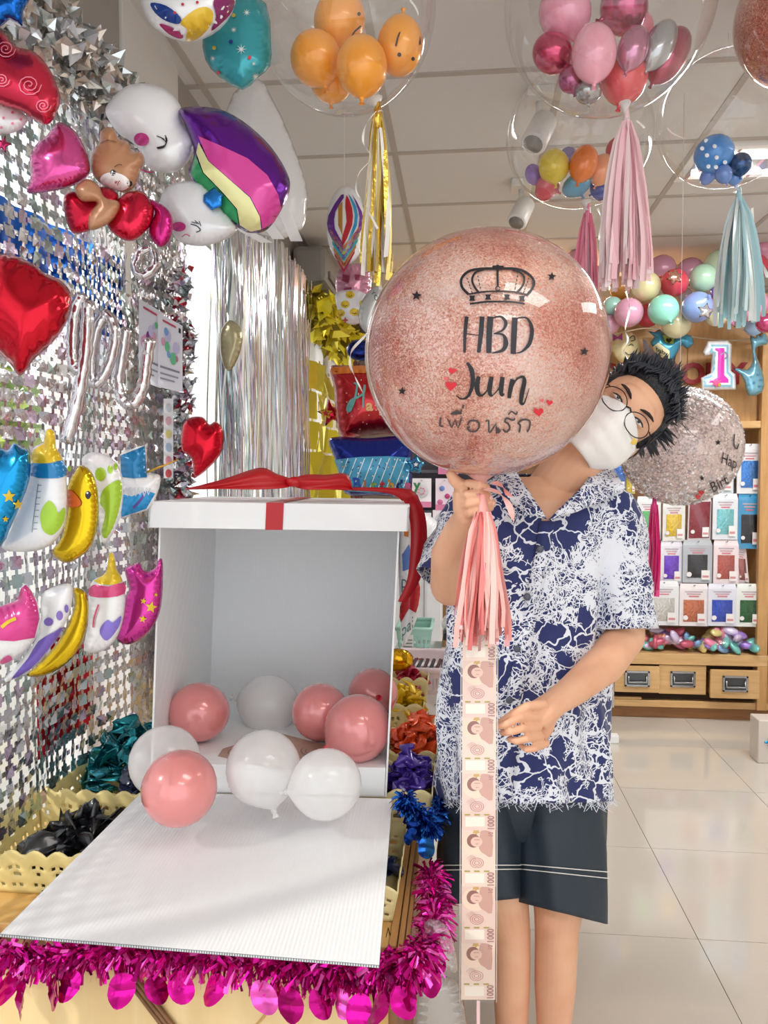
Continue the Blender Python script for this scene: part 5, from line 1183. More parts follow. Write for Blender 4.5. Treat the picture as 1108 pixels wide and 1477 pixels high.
def shirt_pt(t, a, grow=0.0):
    r = [np.interp(t, cum, RA[:, k]) for k in range(5)]; c, s_ = math.cos(a), math.sin(a); e = .88
    x = math.copysign(abs(c)**e, c); y = math.copysign(abs(s_)**e, s_)
    fold = .010*t*math.sin(a*7+2.5*math.sin(t*4))+.007*math.sin(a*13+t*17)*t+.006*math.sin(t*31+a*3)*(1-t)+.004*noise.noise((a*2.5, t*11, 2))
    px = r[1]+(r[2])*x; q = H(px, r[0]+(6*math.sin(a) if t > .9 else 0), r[4]-r[3]*y); o_ = H(r[1], r[0], r[4])
    dv = (q-o_); return o_+dv*(1+(fold+grow)/max(.05, dv.length))
def scr(p):
    q = R3.transposed() @ (Vector(p)-CP); return 554+F*q.x/-q.z, 738.5-F*q.y/-q.z
Vn = lambda px, py: (708+(py-680)*1.13 < px < 868-(py-680)*1.06) and py < 754
vsh = [[shirt_pt(i/nr, 2*math.pi*j/seg) for j in range(seg)] for i in range(nr+1)]
flat_v = [p for r in vsh for p in r]; fs = []
for i in range(nr):
    for j in range(seg):
        k = (j+1) % seg; c = (vsh[i][j]+vsh[i+1][k])/2; a = 2*math.pi*(j+.5)/seg; sx_, sy_ = scr(c)
        if math.sin(a) > .1 and Vn(sx_, sy_): continue
        fs.append((i*seg+j, i*seg+k, (i+1)*seg+k, (i+1)*seg+j))
mb.add(flat_v, fs)
shirt = mb.build('shirt', SH, man, solid=.003)
def sleeve(pts, rad, seed):
    q = [Vector(p) for p in cat([tuple(p) for p in pts], 6, False)]; n = len(q); mb = MB(); rr = np.interp(np.linspace(0, 1, n), np.linspace(0, 1, len(rad)), rad)
    vs = []; fs = []; up = CW.copy(); sg = 30
    for i in range(n):
        t = (q[min(i+1, n-1)]-q[max(i-1, 0)]).normalized(); u = (up-t*up.dot(t)).normalized(); v = t.cross(u); up = u
        for j in range(sg):
            a = 2*math.pi*j/sg; w_ = 1+.05*math.sin(a*5+i*.5+seed)+.04*math.sin(i*1.3+a*2)
            vs.append(q[i]+(u*math.cos(a)+v*math.sin(a))*rr[i]*w_)
    for i in range(n-1):
        for j in range(sg): k = (j+1) % sg; fs.append((i*sg+j, i*sg+k, i*sg+sg+k, i*sg+sg+j))
    return mb.add(vs, fs).build('sleeve', SH, shirt, solid=.003)
sleeve([H(702, 722, .01), H(684, 752, .0), H(660, 795, -.01), H(642, 838, -.035)], [.050, .070, .066, .060], 1)
sleeve([H(862, 718, .01), H(880, 755, .01), H(894, 830, .0), H(901, 908, -.02)], [.050, .069, .064, .062], 2)
SLV = None
# lapels and collar
def lapel(pl, dlist, name='collar'):
    V, T = tri(pl, 4); A = np.array(pl); vs = []
    for (x, y) in V:
        dd, _ = dist_poly([(x, y)], pl); w_ = np.array([1/(1e-3+math.hypot(x-a, y-b))**2 for a, b in pl]); z = float((w_*np.array(dlist)).sum()/w_.sum())
        vs.append(H(x, y, z-.004*min(1, dd[0]/5)))
    a, b, c = (vs[i] for i in T[0])
    if (b-a).cross(c-a).dot(CW) > 0: T = [f[::-1] for f in T]
    return MB().add(vs, T).build(name, SH, shirt, solid=.0035)
lapel([(728, 668), (712, 690), (700, 708), (728, 716), (760, 742), (789, 749), (780, 735), (762, 708), (745, 682)], [-.02, -.05, -.085, -.112, -.128, -.132, -.128, -.105, -.06])
lapel([(868, 660), (884, 676), (902, 704), (870, 722), (832, 738), (791, 750), (806, 735), (838, 704), (858, 678)], [.0, -.02, -.075, -.108, -.128, -.132, -.128, -.10, -.04])
# placket line, buttons, breast pocket edge
def sf(px, py, lift=.003):
    # nearest front point of the shirt under a picture point
    t = np.interp(py, RA[:, 0], cum); r = [np.interp(t, cum, RA[:, k]) for k in range(5)]; x = max(-.98, min(.98, (px-r[1])/r[2]))
    a = math.acos(math.copysign(abs(x)**(1/.88), x)); p = shirt_pt(t, a, lift); return p
pl = [(789, 752), (783, 790), (776, 830), (768, 870), (758, 920), (748, 980), (738, 1040), (731, 1100), (729, 1150)]
mb = MB(); mb.ribbon([sf(x, y, .006) for x, y in cat(pl, 4, False)], .030, CR); mb.build('placket', SH, shirt, solid=.002)
for x, y in ((779, 792), (761, 861), (748, 936), (736, 1010)):
    c = sf(x, y, .012); MB().ell(c, [CR*.0075, CU*.0075, CW*.0025], 14, 8).build('button', M('4a4f5e', .3), shirt)
# frayed hem threads
mb = MB(); rg = random.Random(2)
for i in range(260):
    a = rg.uniform(0, 2*math.pi); p = shirt_pt(1.0, a); mb.ribbon([p, p+Vector((rg.gauss(0, .006), rg.gauss(0, .003), -.004)), p+Vector((rg.gauss(0, .012), rg.gauss(0, .006), -rg.uniform(.004, .018)))], .0012, CR)
o = mb.build('frayed_threads', M('dfe3ee', .8), shirt); o['kind'] = 'stuff'
# shorts
def shortsm():
    m = M('26323e', .6, 0, .35, 9); return m
SHT = shortsm()
def shorts_leg(rws, seed):
    mb = MB(); sg = 48; n = 30; A = np.array(rws, float); cm = np.linspace(0, 1, len(rws))
    def pt(t, a, g=0):
        r = [np.interp(t, cm, A[:, k]) for k in range(6)]; f_ = .006*t*math.sin(a*5+seed+t*2)+.003*math.sin(a*9+t*6)
        c, s_ = math.cos(a), math.sin(a); q = H(r[1]+r[2]*c, r[0]+r[5]*c, r[4]-r[3]*s_); o_ = H(r[1], r[0], r[4]); d_ = q-o_; return o_+d_*(1+(f_+g)/d_.length)
    vs = [pt(i/n, 2*math.pi*j/sg) for i in range(n+1) for j in range(sg)]
    fs = [(i*sg+j, i*sg+(j+1) % sg, (i+1)*sg+(j+1) % sg, (i+1)*sg+j) for i in range(n) for j in range(sg)]
    o = mb.add(vs, fs).build('shorts_leg', SHT, shorts, solid=.004)
    for t0 in (.752, .782):
        MB().tube([pt(t0, 2*math.pi*j/60, .004) for j in range(60)], .0011, 5, closed=True).build('white_stitching', M('e4e2da', .7), o)
sw_ = MB(); ring_loft(sw_, [(1080, 756, 104, .098, .02), (1120, 756, 108, .100, .02), (1165, 756, 112, .10, .02), (1215, 756, 100, .07, .02)]); shorts = sw_.build('shorts', SHT, man)
shorts_leg([(1110, 706, 58, .092, .02, 0), (1170, 701, 62, .110, .02, 0), (1230, 698, 66, .105, .02, 2), (1300, 697, 66, .100, .015, -6)], 1)
shorts_leg([(1110, 806, 60, .092, .02, 0), (1170, 810, 65, .112, .02, 0), (1230, 810, 65, .110, .015, 2), (1316, 809, 63, .106, .01, 16)], 4)

# ---------------------------------------------------------------- tassel under the big balloon, and the strip of banknotes
TP = M('f0a49c', .45); TP2 = M('f7c0b8', .5); TP3 = M('dd7d78', .3, .4); TP4 = M('e6b0b4', .15, .85)
t = empty('tassel', K(697, 738, 1.335), 'pink and rose gold tassel hanging from the big confetti balloon', 'tassel')
tassel(t, 697, 738, 1.335, 936, 40, [TP, TP2, TP3, TP, TP4, TP2], 74, .0095, 21, s0=.010)
ribbon_px(t, 'loose_ribbon', [(702, 705, 1.34), (722, 712, 1.33), (734, 728, 1.33), (740, 752, 1.335)], .014, TP2); ribbon_px(t, 'loose_ribbon', [(712, 695, 1.345), (726, 702, 1.345), (735, 716, 1.345)], .014, TP)
MB().tube([K(690, 712, 1.345), K(697, 725, 1.34), K(697, 745, 1.335)], .004, 8).build('tassel_cord', TP, t)
sd = 1.375
strip = empty('banknote_strip', K(691, 1446, sd), 'long plastic sleeve of pink 1000 banknotes hanging from the held balloon', 'banknotes')
yt = 862; yb = 1446; NN = 7; NC = [M('e9cfc0', .6), M('e4c6ba', .6)]; INK = M('b9877c', .6); INK2 = M('a8766e', .6); CREAM = M('f1e4d6', .6); OLV = M('a89a3c', .5)
def sx(y): return 691.5-(y-yt)*.004
def nb(x, y, lift=0): return K(x, y, sd-.001-lift+.006*math.sin((y-yt)*.012))
def nq(name, x0, y0, x1, y1, mat, par, lift): 
    n_ = 4; mb = MB()
    for i in range(n_):
        a = y0+(y1-y0)*i/n_; b = y0+(y1-y0)*(i+1)/n_; mb.quad(nb(x0, b, lift), nb(x1, b, lift), nb(x1, a, lift), nb(x0, a, lift))
    return mb.build(name, mat, par, False)
ph = (yb-yt-14)/NN*1.0
for i in range(NN):
    y0 = yt+6+ph*i; y1 = y0+ph+4; cx = sx((y0+y1)/2); L0 = .0006*(NN-i)+.0008
    n0 = nq('banknote', cx-24, y0, cx+25, y1, NC[i % 2], strip, L0)
    l1 = L0+.0003; l2 = L0+.0005; l3 = L0+.0007
    def pr(name, poly, mat, lift, n0=n0, sm=1):
        q = cat(poly, sm) if sm > 1 else poly; V, T = tri(q, 3); vs = [nb(x, y, lift) for x, y in V]
        if not T: return
        a, b, c = (vs[k] for k in T[0])
        if (b-a).cross(c-a).dot(CW) > 0: T = [f[::-1] for f in T]
        MB().add(vs, T).build(name, mat, n0)
    # portrait bust lying on its side, generic head shapes only
    hx_, hy_ = cx-3, y0+20
    pr('guilloche', circ(cx-4, y0+22, 19, 17), M('efd2bc', .6), l1)
    pr('printed_bust', [(hx_+6, hy_-14), (hx_+14, hy_-16), (cx+20, hy_-10), (cx+20, hy_+22), (hx_+12, hy_+18), (hx_+4, hy_+10)], M('c99a8c', .6), l2, sm=2)
    pr('printed_hair', circ(hx_-4, hy_-1, 9.5, 10), M('8f5a52', .6), l2); pr('printed_face', circ(hx_+.5, hy_+.5, 8.5, 7.2), M('e3bcab', .6), l3)
    for dx, dy in ((-1, -3), (3, -3), (1, 3)): pr('printed_line', [(hx_+dx-2, hy_+dy), (hx_+dx+2, hy_+dy), (hx_+dx+2, hy_+dy+1), (hx_+dx-2, hy_+dy+1)], INK, l3+.0002)
    pr('emblem', star(cx-3, y0+5, 6, 0, 6, .6), M('c9a05a', .5), l2)
    for rr in (10, 7, 4):
        mb = MB(); c_ = [(math.cos(t), math.sin(t)) for t in np.linspace(0, 6.2832, 19)]
        for (a0, b0), (a1, b1) in zip(c_[:-1], c_[1:]): mb.quad(nb(cx-2+rr*a0, y0+51+rr*.75*b0, l2), nb(cx-2+rr*a1, y0+51+rr*.75*b1, l2), nb(cx-2+(rr-1)*a1, y0+51+(rr-1)*.75*b1, l2), nb(cx-2+(rr-1)*a0, y0+51+(rr-1)*.75*b0, l2))
        mb.build('guilloche', INK if rr != 7 else M('cf7f7c', .6), n0, False)
    for k in range(3): pr('guilloche', stroke_poly([(cx-18+2*k, y0+46+3*k), (cx-10, y0+40+2*k), (cx-2, y0+44+k)], .7, 2), M('cfa59a', .6), l2)
    for k in range(3): nq('security_thread', cx-20+14*k, y0+62, cx-12+14*k, y0+64, OLV, n0, l2)
    nq('watermark_panel', cx-19, y0+66, cx+9, y0+80, CREAM, n0, l1)
    for (tx, s_, yy) in (('1000', 13.5, y0+75), ('10', 9.5, y0+10)):
        V, T = text2d(tx, 1, bold=.02); mb = MB(); mb.add([nb(cx+17+y_*-s_*-1.0*.0+(.35-y_)*-s_*1.0+1, yy-x_*s_*.78, l3) for x_, y_ in V], T); mb.build('printed_number', INK2, n0, False)
    nq('printed_border', cx-24, y0, cx+25, y0+1.2, M('d8aea0', .6), n0, l2)
mb = MB(); yy = np.linspace(yt-2, yb, 18)
for a, b in zip(yy[:-1], yy[1:]): mb.quad(nb(sx(b)-26, b, .008), nb(sx(b)+27, b, .008), nb(sx(a)+27, a, .008), nb(sx(a)-26, a, .008))
mb.build('plastic_sleeve', clearm(fac=.09, rough=.1), strip, False)
for s_ in (-26, 27): MB().tube([nb(sx(y)+s_, y, .004) for y in yy], .0008, 5).build('sleeve_seam', M('d9cfc8', .3), strip)
MB().ribbon([K(690, 1443, sd), K(690, 1480, sd), K(690, 1540, sd+.01)], .006, CR).build('pull_ribbon', M('f0c9c9', .5), strip, False)
MB().ribbon([K(693, 760, 1.36), K(692, 820, 1.37), K(691, yt+4, sd)], .006, CR).build('pull_ribbon', TP2, strip, False)
clearm_pack = clearm(fac=.12, rough=.12)
# ---------------------------------------------------------------- back display cabinet
YC = 4.73
WDa = woodm('b98a54', 'cfa169', (10, 10, 1.2), .4); WDb = woodm('c99f68', 'dcb47e', (1.2, 10, 10), .4); WDd = woodm('8c5f36', 'a37244', (1.2, 10, 10), .5)
def xy(px, py, Y=YC): p = P(px, py, Y); return p.x, p.z
cab = empty('display_cabinet', (.95, YC+.2, 0), 'tall wooden wall cabinet with drawers along the back of the shop', 'cabinet')
xR0, _ = xy(1093, 800); xR1, _ = xy(1108, 800); _, zS = xy(1000, 618); _, zSt = xy(1000, 608); _, zB = xy(1000, 942); _, zB2 = xy(1000, 958); _, zP = xy(1000, 1012)
def cb(name, lo, hi, mat, bev=.003): return MB().box(lo, hi).build(name, mat, cab, False, bevel=bev)
XC0 = -.3
cb('plinth', (XC0, YC+.03, 0), (xR1+.9, YC+.5, .075), WDd); cb('base_rail', (XC0, YC-.015, .075), (xR1+.9, YC+.02, .115), WDb)
cb('base_top', (XC0, YC-.03, zB2), (xR1, YC+.5, zB), WDb); cb('base_back', (XC0, YC+.04, .1), (xR1, YC+.06, zB2), M('3d2a1b', .8))
cb('base_side', (xR0, YC-.03, .075), (xR1, YC+.5, zB2), WDa)
cb('cabinet_stile', (xR0, YC-.02, zB), (xR1, YC+.02, 2.42), WDa); cb('cabinet_side', (xR0+.02, YC+.02, zB), (xR1, YC+.5, 2.42), WDa)
cb('cabinet_stile', (xR1+.005, YC-.02, .115), (xR1+.05, YC+.5, 2.42), WDa)
cb('shelf_board', (XC0, YC-.015, zS), (xR0, YC+.5, zSt), WDb)
bx = [XC0, .1, .52, .93, 1.33, xR0]
for a, b in zip(bx[:-1], bx[1:]): cb('wall_panel', (a+.001, YC+.05, zSt), (b-.001, YC+.065, 2.43), WDa, .002)
for a, b in zip(bx[:-1], bx[1:]): cb('back_board', (a+.001, YC+.28, zB), (b-.001, YC+.295, zS), woodm('7a5433', '8c633e', (10, 10, 1.2), .6), .002)
cb('cabinet_cornice', (XC0, YC-.03, 2.42), (xR1+.05, YC+.5, 2.50), WDa)
for k in range(24):   # slotted bracket strip
    z = zB+.12+k*.026; MB().box((xR0-.06, YC+.274, z), (xR0-.052, YC+.281, z+.012)).build('bracket_slot', M('3a2819', .7), cab, False) if k < 24 else 0
HM = M('a9abad', .25, .9); HMD = M('55585b', .3, .8)
for n_, (x0, x1, y0, y1) in enumerate(((885, 949, 958, 997), (950, 1017, 958, 1001), (1020, 1089, 962, 1004), (818, 882, 957, 996), (752, 815, 957, 995))):
    a, zt = xy(x0, y0); b, zb = xy(x1, y1); pull = (-.02, .0, -.05, -.02, 0)[n_]
    dr = MB().box((a, YC+pull-.02, zb), (b, YC+pull, zt)).build('drawer', WDb, cab, False, bevel=.003)
    MB().box((a+.01, YC+pull, zb+.01), (b-.01, YC+.04, zt-.03)).build('drawer_box', WDd, dr, False)
    cx, cz = (a+b)/2, (zt+zb)/2+.005; w2, h2 = .072, .047; y = YC+pull-.022
    mb = MB(); 
    for lo, hi in (((cx-w2, y-.008, cz+h2-.012), (cx+w2, y, cz+h2)), ((cx-w2, y-.008, cz-h2), (cx+w2, y, cz-h2+.012)), ((cx-w2, y-.008, cz-h2), (cx-w2+.013, y, cz+h2)), ((cx+w2-.013, y-.008, cz-h2), (cx+w2, y, cz+h2))): mb.box(lo, hi)
    hdl = mb.build('drawer_handle', HM, dr, False, bevel=.002)
    MB().box((cx-w2+.012, y-.002, cz-h2+.01), (cx+w2-.012, y+.001, cz+h2-.01)).build('handle_dish', HMD, dr, False)
    MB().tube([(cx-w2+.02, y-.012, cz+.02), (cx-w2+.02, y-.016, cz-.018), (cx+w2-.02, y-.016, cz-.018), (cx+w2-.02, y-.012, cz+.02)], .006, 8).build('handle_grip', HM, dr)
cb('lower_rail', (XC0, YC-.01, .115), (1.08, YC+.02, zP+.02), WDb); cb('lower_rail', (1.082, YC-.0, .115), (xR0, YC+.03, zP+.0), WDb)
# shop lettering on the wood
for i, c_ in enumerate('ACCESSORY'):
    x0, z0 = xy(812+31.6*i, 552); V, T = text2d(c_, .168, bold=.006); n = len(V)
    mb = MB(); mb.add([(x0+x, YC+.036, z0+y) for x, y in V], T); o = mb.build('sign_letter', M('8c1622', .35), None, False, solid=.024)
    tag(o, 'dark red sign letter %s on the wooden cabinet, %s' % (c_, ('first', 'second', 'third', 'fourth', 'fifth', 'sixth', 'seventh', 'eighth', 'last')[i]), 'letter', 'dark red sign letters')
# packages
def package(px0, py0, px1, py1, Y, col, label, card='eef0f4', kind=0, tilt=0, metal=.6, txt='PARTY'):
    a = P(px0, py1, Y); b = P(px1, py0, Y); w_ = b.x-a.x; h_ = b.z-a.z; root = empty('foil_curtain_pack', ((a.x+b.x)/2, Y, a.z), label, 'package', 'party packs hanging in the cabinet')
    ct, st_ = math.cos(tilt), math.sin(tilt); ox, oz = (a.x+b.x)/2, b.z
    def q(u, v, off): x = (u-.5)*w_; z = -(1-v)*h_; return Vector((ox+x*ct+z*st_, Y-off, oz-x*st_*0+z*ct+x*st_))
    mb = MB(); mb.hexa([q(0, 0, 0), q(1, 0, 0), q(1, 0, .012), q(0, 0, .012), q(0, .88, 0), q(1, .88, 0), q(1, .88, .012), q(0, .88, .012)]); mb.hexa([q(0, .88, 0), q(1, .88, 0), q(1, .88, .012), q(0, .88, .012), q(.04, 1, 0), q(.96, 1, 0), q(.96, 1, .004), q(.04, 1, .004)])
    mb.build('card_sleeve', M(card, .35), root, False)
    rr = random.Random(int(px0*7+py0)); u0, u1, v0, v1 = (.16, .84, .12, .66) if kind == 0 else (.05, .95, .05, .88) if kind == 1 else (.14, .86, .10, .62)
    fm = M(col, .25, metal, .5, 60); mb = MB()
    def fo(u, v): return q(u0+(u1-u0)*u, v0+(v1-v0)*v, .014+.006*math.sin(u*math.pi)*math.sin(v*math.pi)+.0025*noise.noise((u*9+px0, v*14, 1)))
    mb.grid(fo, 12, 14); mb.build('folded_foil', fm, root)
    if kind != 1:
        for vv, ww, cc in ((.80, .62, 'b9a9b4'), (.745, .48, 'c9a0aa'), (.69, .35, 'd86a78')): mb = MB(); mb.hexa([q(.5-ww/2, vv, .012), q(.5+ww/2, vv, .012), q(.5+ww/2, vv, .0145), q(.5-ww/2, vv, .0145), q(.5-ww/2, vv+.025, .012), q(.5+ww/2, vv+.025, .012), q(.5+ww/2, vv+.025, .0145), q(.5-ww/2, vv+.025, .0145)]); mb.build('printed_line', M(cc, .5), root, False)
    mb = MB(); mb.hexa([q(.62, .08, .022), q(.90, .08, .022), q(.90, .08, .024), q(.62, .08, .024), q(.62, .30, .022), q(.90, .30, .022), q(.90, .30, .024), q(.62, .30, .024)]); mb.build('price_label', M('f4f0ee', .4), root, False)
    mb = MB(); mb.hexa([q(.65, .13, .024), q(.87, .13, .024), q(.87, .13, .0246), q(.65, .13, .0246), q(.65, .18, .024), q(.87, .18, .024), q(.87, .18, .0246), q(.65, .18, .0246)]); mb.build('printed_price', M('d4868c', .4), root, False)
    mb = MB(); c = q(.2, .2, .023); mb.tube([c, c-Vector((0, .002, 0))], w_*.09, 14); mb.build('round_sticker', M('f3eef0', .4), root, False)
    mb = MB(); mb.tube([q(.5, .96, -.02), q(.5, .96, .03), q(.5, .99, .036)], .0022, 6); mb.build('peg_hook', M('8e9194', .3, .8), root)
    mb = MB(); mb.grid(lambda u, v: q(u*1.04-.02, v*.95-.01, .027+.003*math.sin(u*7+v*5)), 6, 6); mb.build('cellophane', PLASTIC if False else clearm_pack, root)
    return root
clearm_pack = clearm(fac=.12, rough=.12)
YP = 4.80
for args in [
 (1062, 640, 1099, 712, YP, '3f86d8', 'blue foil curtain pack in the top row, rightmost', 'eceef2', 0),
 (1020, 652, 1058, 712, YP+.02, '8fb8d8', 'pale blue pack in the top row, half behind the silver balloon', 'dfe8ee', 0),
 (884, 668, 902, 706, YP, '1f5aa8', 'narrow blue pack at the left end of the top row', '2a68b4', 1),
 (903, 672, 916, 712, YP, 'dcc23a', 'narrow yellow pack beside the narrow blue one', 'd8c85a', 1),
 (918, 716, 953, 778, YP, '4fae5a', 'green foil curtain pack behind the magenta tassel', 'eceef0', 0),
 (955, 722, 988, 780, YP, 'e0bc2c', 'gold foil curtain pack in the second row', 'e9e8e4', 0),
 (992, 716, 1026, 779, YP, '86142a', 'burgundy pack in the second row', 'e6dadd', 1, .02, .2),
 (1027, 712, 1064, 778, YP-.03, '7cc6cc', 'turquoise foil curtain pack in the second row', 'e6ebf2', 0),
 (1063, 712, 1097, 791, YP, '2a2c34', 'blue pack with black curtain and pink border, right end of second row', '3c9cd0', 2),
 (952, 780, 984, 842, YP, '6a2cc0', 'purple foil curtain pack in the third row', 'eae8f2', 0),
 (984, 779, 1027, 840, YP-.02, '26262a', 'black foil curtain pack in the third row', 'b9bec6', 0),
 (1028, 779, 1065, 842, YP-.03, 'b4584e', 'rose red foil curtain pack in the third row', 'f2e2e6', 0),
 (1058, 786, 1075, 843, YP+.02, 'a8605c', 'rose pack half hidden behind the rose red one', 'f0dfe2', 0, -.10),
 (934, 838, 979, 901, YP-.04, 'c9c6bf', 'silver foil curtain pack at the left of the bottom row', 'eef0f4', 2),
 (979, 842, 1021, 902, YP-.04, 'c06a44', 'copper foil curtain pack in the bottom row', 'f2eaec', 2),
 (1020, 842, 1062, 902, YP-.05, '2848b8', 'royal blue foil curtain pack in the bottom row', 'e4e6f2', 2),
 (1061, 842, 1098, 903, YP-.05, '1f5a2a', 'dark green foil curtain pack at the right of the bottom row', 'eef2ee', 2)]:
    package(*args[:4], args[4], args[5], args[6], *args[7:])
# bags of pastel letter balloons on the base top
def bag(px0, px1, pyt, pyb, Y, label, seed, n=46):
    rr = random.Random(seed); a = P(px0, pyb, Y); b = P(px1, pyt, Y); c = (a+b)/2; root = empty('balloon_bag', (c.x, Y, zB), label, 'bag', 'clear bags of pastel balloons')
    cols = ['a684d8', 'e488a8', '7cc8c0', 'e8a080', '8cb4e4', 'd8c8e8', 'c05a70', 'e6d48c']; mb = MB()
    rx, rz = (b.x-a.x)/2, max(.04, b.z-zB)
    for i in range(n):
        th = rr.uniform(0, math.pi); q = rr.random()**.5; p = Vector((c.x+rx*.92*q*math.cos(th), Y+rr.uniform(-.10, .08), zB+.025+rz*.85*math.sin(th)*rr.random()**.7))
        u = Vector((rr.gauss(0, 1), rr.gauss(0, .5), rr.gauss(0, .5))).normalized(); v = u.orthogonal().normalized(); mb.ell(p, [u*.050, v*.028, u.cross(v)*.018], 10, 6, rr.randrange(8))
    o = mb.build('folded_balloons', [M(c_, .3, .25) for c_ in cols], root); o['kind'] = 'stuff'
    mb = MB(); mb.grid(lambda u, v: Vector((c.x+rx*math.cos(math.pi*u)*(1-.1*v), Y-.12+.22*v, zB+.004+rz*math.sin(math.pi*u)**.6*math.sin(math.pi*(.15+.8*v))+.008*noise.noise((u*8, v*6, seed)))), 26, 12); mb.build('clear_bag', clearm_pack, root)
bag(905, 1018, 912, 940, YC+.10, 'clear bag of folded pastel foil balloons lying on the cabinet, left one', 3)
bag(1000, 1096, 906, 942, YC+.08, 'clear bag of folded pastel foil balloons lying on the cabinet, right one', 4, 50)
# white wire rack at the end of the drawers
wr_ = empty('wire_rack', P(884, 990, YC-.10), 'white wire rack end beside the drawers, behind the man', 'rack')
for x in (872, 884): MB().tube([P(x, 660, YC-.1), P(x, 1020, YC-.1)], .008, 8).build('rack_post', M('eceded', .4), wr_)
for y in (700, 760, 820, 880, 940, 1000): MB().tube([P(868, y, YC-.1), P(886, y, YC-.1)], .005, 8).build('rack_bar', M('eceded', .4), wr_)

# ---------------------------------------------------------------- balloon garland over the cabinet
GB = [('dusty pink', 955, 388, 20, 'd59ab2', 4.45), ('dusty pink', 996, 392, 20, 'd096b0', 4.45), ('pale green', 1040, 385, 25, 'cfe6c4', 4.35), ('mint', 1015, 401, 20, 'b8e0c4', 4.2), ('cream', 932, 413, 21, 'e8dfae', 4.2), ('red', 973, 408, 20, 'd84458', 4.2), ('violet', 1043, 420, 17, '9a72cc', 4.2), ('pink', 907, 451, 21, 'dba0bc', 4.2), ('aqua', 957, 447, 22, '94dcc8', 4.12), ('periwinkle', 1006, 443, 22, '8fa8e2', 4.15), ('cream', 976, 467, 21, 'e6dfb4', 4.3), ('cream', 1034, 453, 18, 'e8e0bc', 4.3), ('pink', 1083, 440, 24, 'e89ab8', 4.2), ('red', 1090, 385, 18, 'd04458', 4.3), ('pink', 1100, 360, 18, 'e29ab4', 4.4), ('chrome pink', 1105, 466, 14, 'c8507c', 4.1), ('mint', 884, 442, 14, 'a8dcd0', 4.3), ('pink', 880, 468, 14, 'dca0b8', 4.3), ('red', 935, 455, 17, 'c83a50', 4.5), ('amber', 895, 415, 16, 'c98a3c', 4.5), ('rose', 832, 372, 13, 'd09aa8', 4.5), ('lilac', 985, 430, 15, 'b0a0a8', 4.55), ('pale blue', 1088, 470, 14, 'a8c8ea', 4.35), ('dusty pink', 915, 395, 16, 'cf9ab0', 4.55), ('rose', 862, 400, 16, 'd8a0a8', 4.5), ('mint', 1066, 400, 18, 'b4dcc8', 4.45)]
pos = ['at the top left of', 'at the top centre of', 'at the top right of', 'right of the red starred one in', 'left of the red starred one in', 'with a rose gold star in', 'behind the blue tassel in', 'lowest at the left of', 'in the lower middle of', 'with a silver star in', 'lowest under the aqua one in', 'right of the silver star in', 'at the right behind the blue tassel in', 'at the far upper right of', 'at the right edge, topmost in', 'at the lower right corner of', 'beside the deep pink tassel in', 'half hidden by the big confetti balloon in', 'half hidden behind the pink and aqua ones in', 'behind the pale pink tassel in', 'at the far left end of', 'deep between the others in', 'at the lower right of', 'behind the pale tassel, upper left in', 'above the big confetti balloon in', 'between the pale green and pink ones in']
for (cn, px, py, r_, col, d), ps in zip(GB, pos):
    balloon('%s balloon %s the garland' % (cn, ps), px, py, d, r_, r_*1.03, (random.uniform(-1, 1), random.uniform(-1, 1)), ch(col) if 'chrome' in cn else latex(col, .25), 'balloon garland over the cabinet', fwd=-.9 if r_ < 22 else .6)
for lab, px, py, r_, d, c in (('small rose gold foil star on the red garland balloon', 973, 399, 13, 4.06, 'd9a08e'), ('small silver foil star on the periwinkle garland balloon', 1018, 449, 13, 4.02, 'd6d8dc'), ('small pink foil star hanging below the garland near the blue tassel', 1056, 463, 10, 4.05, 'cf8fb0')):
    fb(lab, star(px, py, r_, .2, 5 if 'rose' not in lab else 6, .55), d, foilm(c, .15), sm=1, group='small foil stars on the garland')
# string of foil figures
sg_ = [K(*p) for p in cat([(860, 490, 4.5), (905, 478, 4.5), (940, 474, 4.5), (1000, 486, 4.5), (1055, 491, 4.5), (1108, 486, 4.5), (1150, 480, 4.5)], 6, False)]
tag(MB().tube(sg_, .004, 6).build('party_string', M('cdbfa4', .5)), 'thin string stretched under the garland with foil figures clipped on', 'string')
GG = 'foil figures on the string'
f, r = fb('cream round foil balloon with a drawn face and purple bow, left on the string', circ(903, 501, 21, 23), 4.45, M('e6d8a8', .3, .3, .2, 18), sm=1, group=GG)
f.decal('purple_bow', [(884, 481), (891, 486), (898, 480), (898, 491), (891, 488), (884, 492)], printm('b04aa0'), r, lift=.004); f.stroke('drawn_eye', [(907, 499), (911, 496), (914, 499)], 1.2, BLK, r, sm=2, lift=.006); f.stroke('drawn_curl', [(908, 488), (914, 484), (916, 490), (910, 492)], 1.2, BLK, r, lift=.006); f.stroke('drawn_smile', [(902, 508), (908, 512), (915, 507)], 1.2, BLK, r, lift=.006)
f, r = fb('blue rocking horse foil balloon with a black rocker, reading baby', [(934, 477), (944, 479), (952, 475), (962, 485), (972, 488), (984, 483), (997, 484), (1001, 496), (990, 503), (984, 498), (978, 508), (970, 520), (958, 518), (946, 506), (938, 494), (944, 486)], 4.4, M('4a9cbe', .25, .4, .2, 18), sm=2, group=GG, th=.05)
f.decal('dark_rocker', [(927, 489), (933, 491), (940, 504), (955, 516), (974, 521), (975, 529), (960, 524), (942, 522), (930, 508)], printm('3a1c1e'), r, lift=.012)
f.decal('cream_band', [(942, 500), (950, 494), (966, 506), (966, 517), (955, 517), (944, 508)], printm('ece4b8'), r, lift=.006); f.decal('heart_print', heart(965, 491, 4.5), BLK, r, lift=.009); f.decal('green_saddle', [(956, 483), (974, 485), (971, 496), (960, 494)], printm('b8cc5a'), r, lift=.005)
